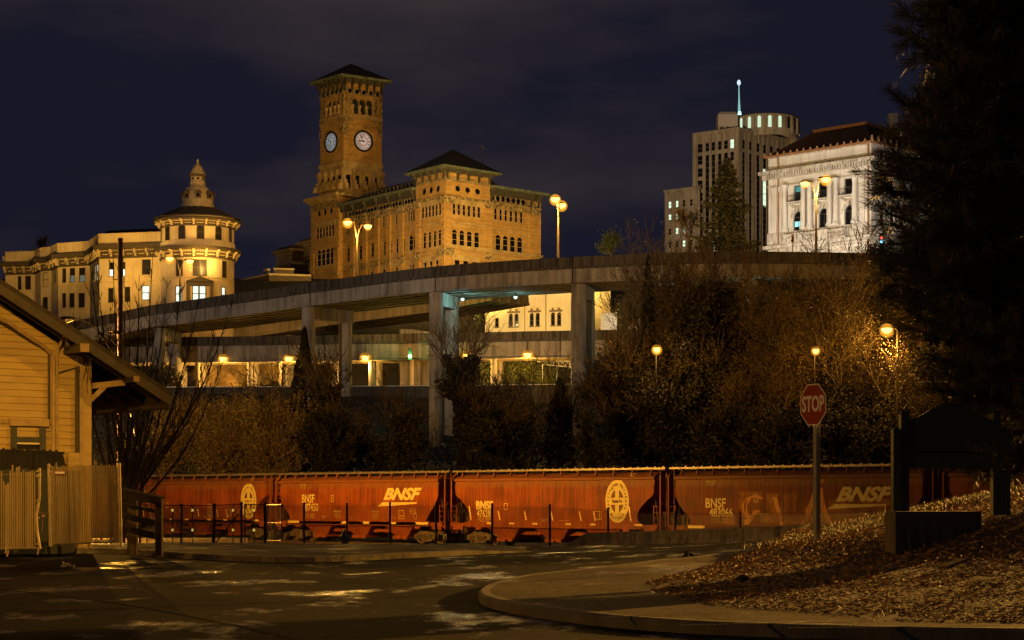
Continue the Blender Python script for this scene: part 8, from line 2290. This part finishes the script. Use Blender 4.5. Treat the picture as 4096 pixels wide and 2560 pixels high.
# ---------------------------------------------------------------- bare many-stemmed tree behind the depot
b = XY(470, 90); bz = gz1(b.x, 90)
def shoots():
    R = thing('bare_tree', 'bare many-stemmed tree with upright shoots behind the depot roof', 'tree', (b.x, 90, bz)); T = Tree(77); r = T.r
    base = Vector((b.x, 90, bz))
    targets = [(300,1250,2),(360,1010,2),(400,1080,2),(450,1000,1),(500,1060,1),(560,1100,1),(620,985,1),(660,1120,1),(560,1250,2),(720,1130,1),(790,1170,1),(680,1300,2),(930,1225,1),(860,1330,1),(760,1400,1),(620,1420,2),(900,1440,1),(740,1560,0),(830,1500,0),(640,1180,2),(430,1230,2),(520,1180,2),(380,1330,2),(590,1350,3)]
    for (px, py, q) in targets:
        e = U(px, py, 90+r.uniform(-2.5,2.5)); o = base+Vector((r.uniform(-.5,.7), r.uniform(-.4,.4), r.uniform(.5,2.4)))
        L = (e-o).length; pts = []; n = 9; cx = Vector((r.gauss(0,.15), r.gauss(0,.2), 0))
        out = Vector((e.x-o.x, e.y-o.y, 0))
        for k in range(n+1):
            t = k/n; p = o.lerp(e, t); bow = math.sin(math.pi*t)*.10
            p = p+out*bow*1.2-Vector((0,0,bow*L*.25))+cx*math.sin(t*5)*.6; pts.append(p)
        rad = [max(.012, .085*(1-t/n*.9)) for t in range(n+1)]
        T.mb.tube(pts, rad, 5, cap=False)
        for k in range(2, n+1):
            for j in range(3):
                d = (pts[k]-pts[k-1]).normalized(); ax = Vector((r.gauss(0,1), r.gauss(0,1), 0)); ax = (ax-d*ax.dot(d)).normalized()
                nd = d*.8+ax*.65; Lb = (.9-.55*k/n)*r.uniform(.7,1.4)*1.5
                a = pts[k-1].lerp(pts[k], r.random()); tp = [a]
                for s_ in range(4): nd = (nd+Vector((0,0,.22))+Vector((r.gauss(0,.12), r.gauss(0,.12), 0))).normalized(); tp.append(tp[-1]+nd*Lb/4)
                T.mb.tube(tp, [.022,.018,.014,.011,.008], 3, cap=False)
                for w in range(2):
                    nd2 = (nd+Vector((r.gauss(0,.6), r.gauss(0,.6), .3))).normalized(); s0 = tp[1+w]; T.mb.tube([s0, s0+nd2*Lb*.22, s0+nd2*Lb*.4+Vector((0,0,.05))], [.012,.009,.007], 3, cap=False)
    m0 = MB(); m0.tube([base-Vector((0,0,.3)), base+Vector((.2,0,1.6)), base+Vector((.5,0,3.0)), base+Vector((.8,.1,4.6))], [.32,.27,.2,.12], 8); m0.build('trunk', bark, R)
    T.mb.build('branches', bark, R)
shoots()
# ---------------------------------------------------------------- the big pine at the right
def pine():
    Y = 33.0; base = U(4260, 2060, Y); base.z = float(mz(np.array([base.x]), np.array([Y]))[0]); R = thing('pine_tree', 'large dark long-needled pine filling the right edge of the view', 'tree', base); r = random.Random(4); rs = np.random.RandomState(4)
    m = MB(); top = base+Vector((.5,0,12.5)); m.tube([base-Vector((0,0,.4)), base+Vector((0,0,4)), base+Vector((.2,0,8)), top], [.30,.25,.18,.07], 10); m.build('trunk', bark, R)
    tips = []; bm = MB()
    def limb(z, px, py, dY, n=9, droop=.0):
        o = base+Vector((0,0,z-base.z)); e = U(px, py, Y+dY); L = (e-o).length; pts = []
        for k in range(7):
            t = k/6; p = o.lerp(e, t); p.z += math.sin(t*math.pi)*(-.08*L); p += Vector((r.gauss(0,.04),r.gauss(0,.06),r.gauss(0,.04)))*L*.3; pts.append(p)
        bm.tube(pts, [.07*(1-.8*k/6)+.008 for k in range(7)], 5, cap=False)
        for k in range(n):
            t = .18+.82*k/(n-1); i = min(5,int(t*6)); a = pts[i].lerp(pts[i+1], t*6-i); d = (pts[i+1]-pts[i]).normalized()
            for j in range(4):
                ax = Vector((r.gauss(0,1), r.gauss(0,1), r.gauss(0,1))); nd = (d*.8+ax*.7+Vector((0,0,.18))).normalized(); l = r.uniform(.2,.5); q = a+nd*l
                bm.tube([a, a.lerp(q,.5)+Vector((0,0,.03)), q], [.014,.011,.007], 3, cap=False); tips.append((q, (nd+Vector((0,0,.25))).normalized())); tips.append((a.lerp(q,.55), nd))
        tips.append((pts[-1], (pts[-1]-pts[-2]).normalized()))
    # silhouette tips read from the photograph, outermost sprays
    sil = [(3640,60),(3635,130),(3680,200),(3740,20),(3700,240),(3760,300),(3720,360),(3600,420),(3620,500),(3680,440),(3560,620),(3520,680),(3505,740),(3560,760),(3600,640),(3530,830),(3560,900),(3540,960),(3600,1000),(3545,1080),(3590,1120),(3560,1180),(3640,1180),(3570,1010),(3660,1260),(3700,1330),(3720,1420),(3660,1110),(3760,1500),(3740,1560),(3820,1600),(3800,1680),(3890,1720),(3860,1790),(3920,1860),(3950,1760),(3700,560),(3640,560),(3600,700),(3650,830),(3640,920)]
    for i, (px, py) in enumerate(sil):
        z = CZ+(HY-py)/FPX*Y; limb(max(base.z+.8, z-r.uniform(-.3,.7)), px+18, py+10, r.uniform(-.5,1.2), 7)
    for k in range(230):
        px = r.uniform(3600,4200); py = r.uniform(-120,1540)
        lim = np.interp(py, [-120,150,300,430,700,1000,1200,1500,1750], [3700,3680,3760,3640,3570,3580,3620,3780,3900])
        px = max(px, lim+r.uniform(70,200)); z = CZ+(HY-py)/FPX*Y; limb(max(base.z+.8, z-r.uniform(-.4,.6)), px, py, r.uniform(-2.6,2.0), 6)
    for k in range(110):             # the far side of the crown, outside the frame
        py = r.uniform(-700,1350); w_ = np.interp(py, [-1000,0,900,1400], [120,420,620,560]); z = CZ+(HY-py)/FPX*Y; limb(max(base.z+2.5, z-r.uniform(-.4,.6)), 4260+r.uniform(.25,1)*w_, py, r.uniform(-2.2,2.4), 6)
    bm.build('branches', bark, R)
    P0_ = np.array([tuple(p) for p, d in tips]); D0 = np.array([tuple(d) for p, d in tips]); per = 44
    A = np.repeat(P0_, per, 0); Dd = np.repeat(D0, per, 0); n = len(A)
    t = rs.uniform(-.14, .02, (n,1)); A = A+Dd*t
    N_ = rs.normal(size=(n,3)); N_ -= Dd*(N_*Dd).sum(1,keepdims=True); N_ /= np.linalg.norm(N_,axis=1,keepdims=True)
    nd = Dd*rs.uniform(.35,1.0,(n,1))+N_*rs.uniform(.35,.8,(n,1)); nd /= np.linalg.norm(nd,axis=1,keepdims=True)
    L = rs.uniform(.16,.27,n)
    cards('needles', A+nd*L[:,None]*.5, nd, .0085, L, pinem, R, seed=9)
pine()
# low leafy sprig catching the light by the right signboard post
def sprig():
    c = U(3900, 1830, 31.0); R = thing('leafy_branch', 'small lit leafy spray before the right signboard post', 'branch', c); rs = np.random.RandomState(6); m = MB(); P = []
    root = U(4120, 1880, 31.4)
    for k in range(9):
        e = U(3850+rs.uniform(0,110), 1765+rs.uniform(0,130), 31+rs.uniform(-.3,.3)); m.tube([root, root.lerp(e,.5)+Vector((0,0,.08)), e], [.015,.01,.005], 3, cap=False)
        for j in range(26): q = root.lerp(e, rs.uniform(.45,1)); P.append((q.x+rs.normal(0,.06), q.y+rs.normal(0,.06), q.z+rs.normal(0,.05)))
    m.build('twigs', bark, R); cards('leaves', np.array(P), rs.normal(size=(len(P),3))+np.array([-1,0,.2]), .012, .10, yleaf, R, seed=3)
sprig()
# ---------------------------------------------------------------- light: weak night glow, the street lamps of the place and added fill lamps
sd = bpy.data.lights.new('sun', 'SUN'); sd.energy = .025; sd.angle = math.radians(14); sd.color = (1.0,.84,.66)
so = bpy.data.objects.new('sun', sd); COL.objects.link(so); so.rotation_euler = (math.radians(62), 0, math.radians(-28)); so.location = (0,-20,60)
# lamps outside the frame or hidden behind the viaduct, some only added to brighten
def lamp(name, loc, P, col=SOD, r=.3, aim=None, spot=None, blend=.6): return point(name, loc, P, col, r, None, spot, aim, blend)
lamp('added_sign_fill', (-36, 20, 9), 11000, (1,.46,.06), .25)  # unseen lamp added to brighten the stop sign
lamp('added_kerb_beam', (33, 60, 9), 42000, (1,.47,.06), .2, aim=(-6,50,-.5), spot=34, blend=.7)  # second beam added beside the bank lamp for far kerb and road glints
DEEP = (1,.47,.075); GOLD = (1,.65,.17)
lamp('added_bank_fill', (62,128,24), 60000, (1,.50,.08), .4, aim=(27,178,16), spot=40, blend=.8)  # unseen spot added to brighten the right-hand trees
lamp('added_bank_fill', (-58,160,15), 30000, (1,.55,.09), .4, aim=(-27,182,8), spot=46, blend=.8)  # unseen spot added to brighten the left shrubs
lamp('street_light_behind_bank', (32, 57, 8.2), 240000, DEEP, .12, aim=(3,29,0), spot=48, blend=.5)                # right rear: throws the signboard's shadow down the bank
lamp('added_depot_fill', (-1,-6,20), 120000, (1,.50,.07), .3, aim=(-17.3,49,4.2), spot=18, blend=.7)  # unseen narrow spot added to light only the depot and gates
# floodlights and street lamps in the streets behind the viaduct, shining up the fronts; then added fills for the viaduct
def up(x, y, z, P, tx, ty, tz, col=GOLD, spot=125): lamp('facade_flood', (x,y,z), P, col, .4, aim=(tx,ty,tz), spot=spot, blend=.8)
for x, y, z, P, tx in ((-64,256,31,8200,-70),(-52,248,31,7600,-55),(-40,252,32,2600,-42)): up(x, y, z, P, tx, 266, 42, (1,.58,.13))
for x, y, z, P, tx in ((-30,268,32,5500,-28),(-17,262,32.5,14000,-19),(-3,262,32.5,38000,-4),(11,262,32.5,32000,9)): up(x, y, z, P, tx, 300, 47)
lamp('flood_city_hall', (-40, 175, 34), 120000, (1,.55,.11), .6, aim=(-14,300,60), spot=34)
for x, y, P, tx, ty in ((30,312,66000,52,345),(47,290,26000,50,335),(60,300,18000,57,330)): up(x, y, 37, P, tx, ty, 52, (1,.87,.70))
lamp('flood_tower', (20, 380, 60), 620000, (1,.77,.50), 1, aim=(66,560,95), spot=40)
lamp('added_viaduct_fill', (-95, 120, 26), 120000, (1,.86,.72), .8, aim=(-24,235,27), spot=30)  # unseen spot added to brighten the viaduct side, from the left
lamp('added_viaduct_fill', (-10, 95, 24), 80000, (1,.78,.55), .8, aim=(4,208,28), spot=24)  # another added spot for the middle of the viaduct
lamp('added_viaduct_fill', (45, 140, 30), 9000, (1,.55,.12), .8, aim=(27,200,26), spot=34)  # weak added spot for the right of the viaduct
lamp('street_light_under_deck', (-4, 262, 26), 2600, (1,.70,.26), .3)
lamp('street_light_under_deck', (5, 259, 26), 2200, (1,.70,.26), .3)
lamp('street_light_under_deck', (14, 256, 26), 500, (1,.92,.85), .3)
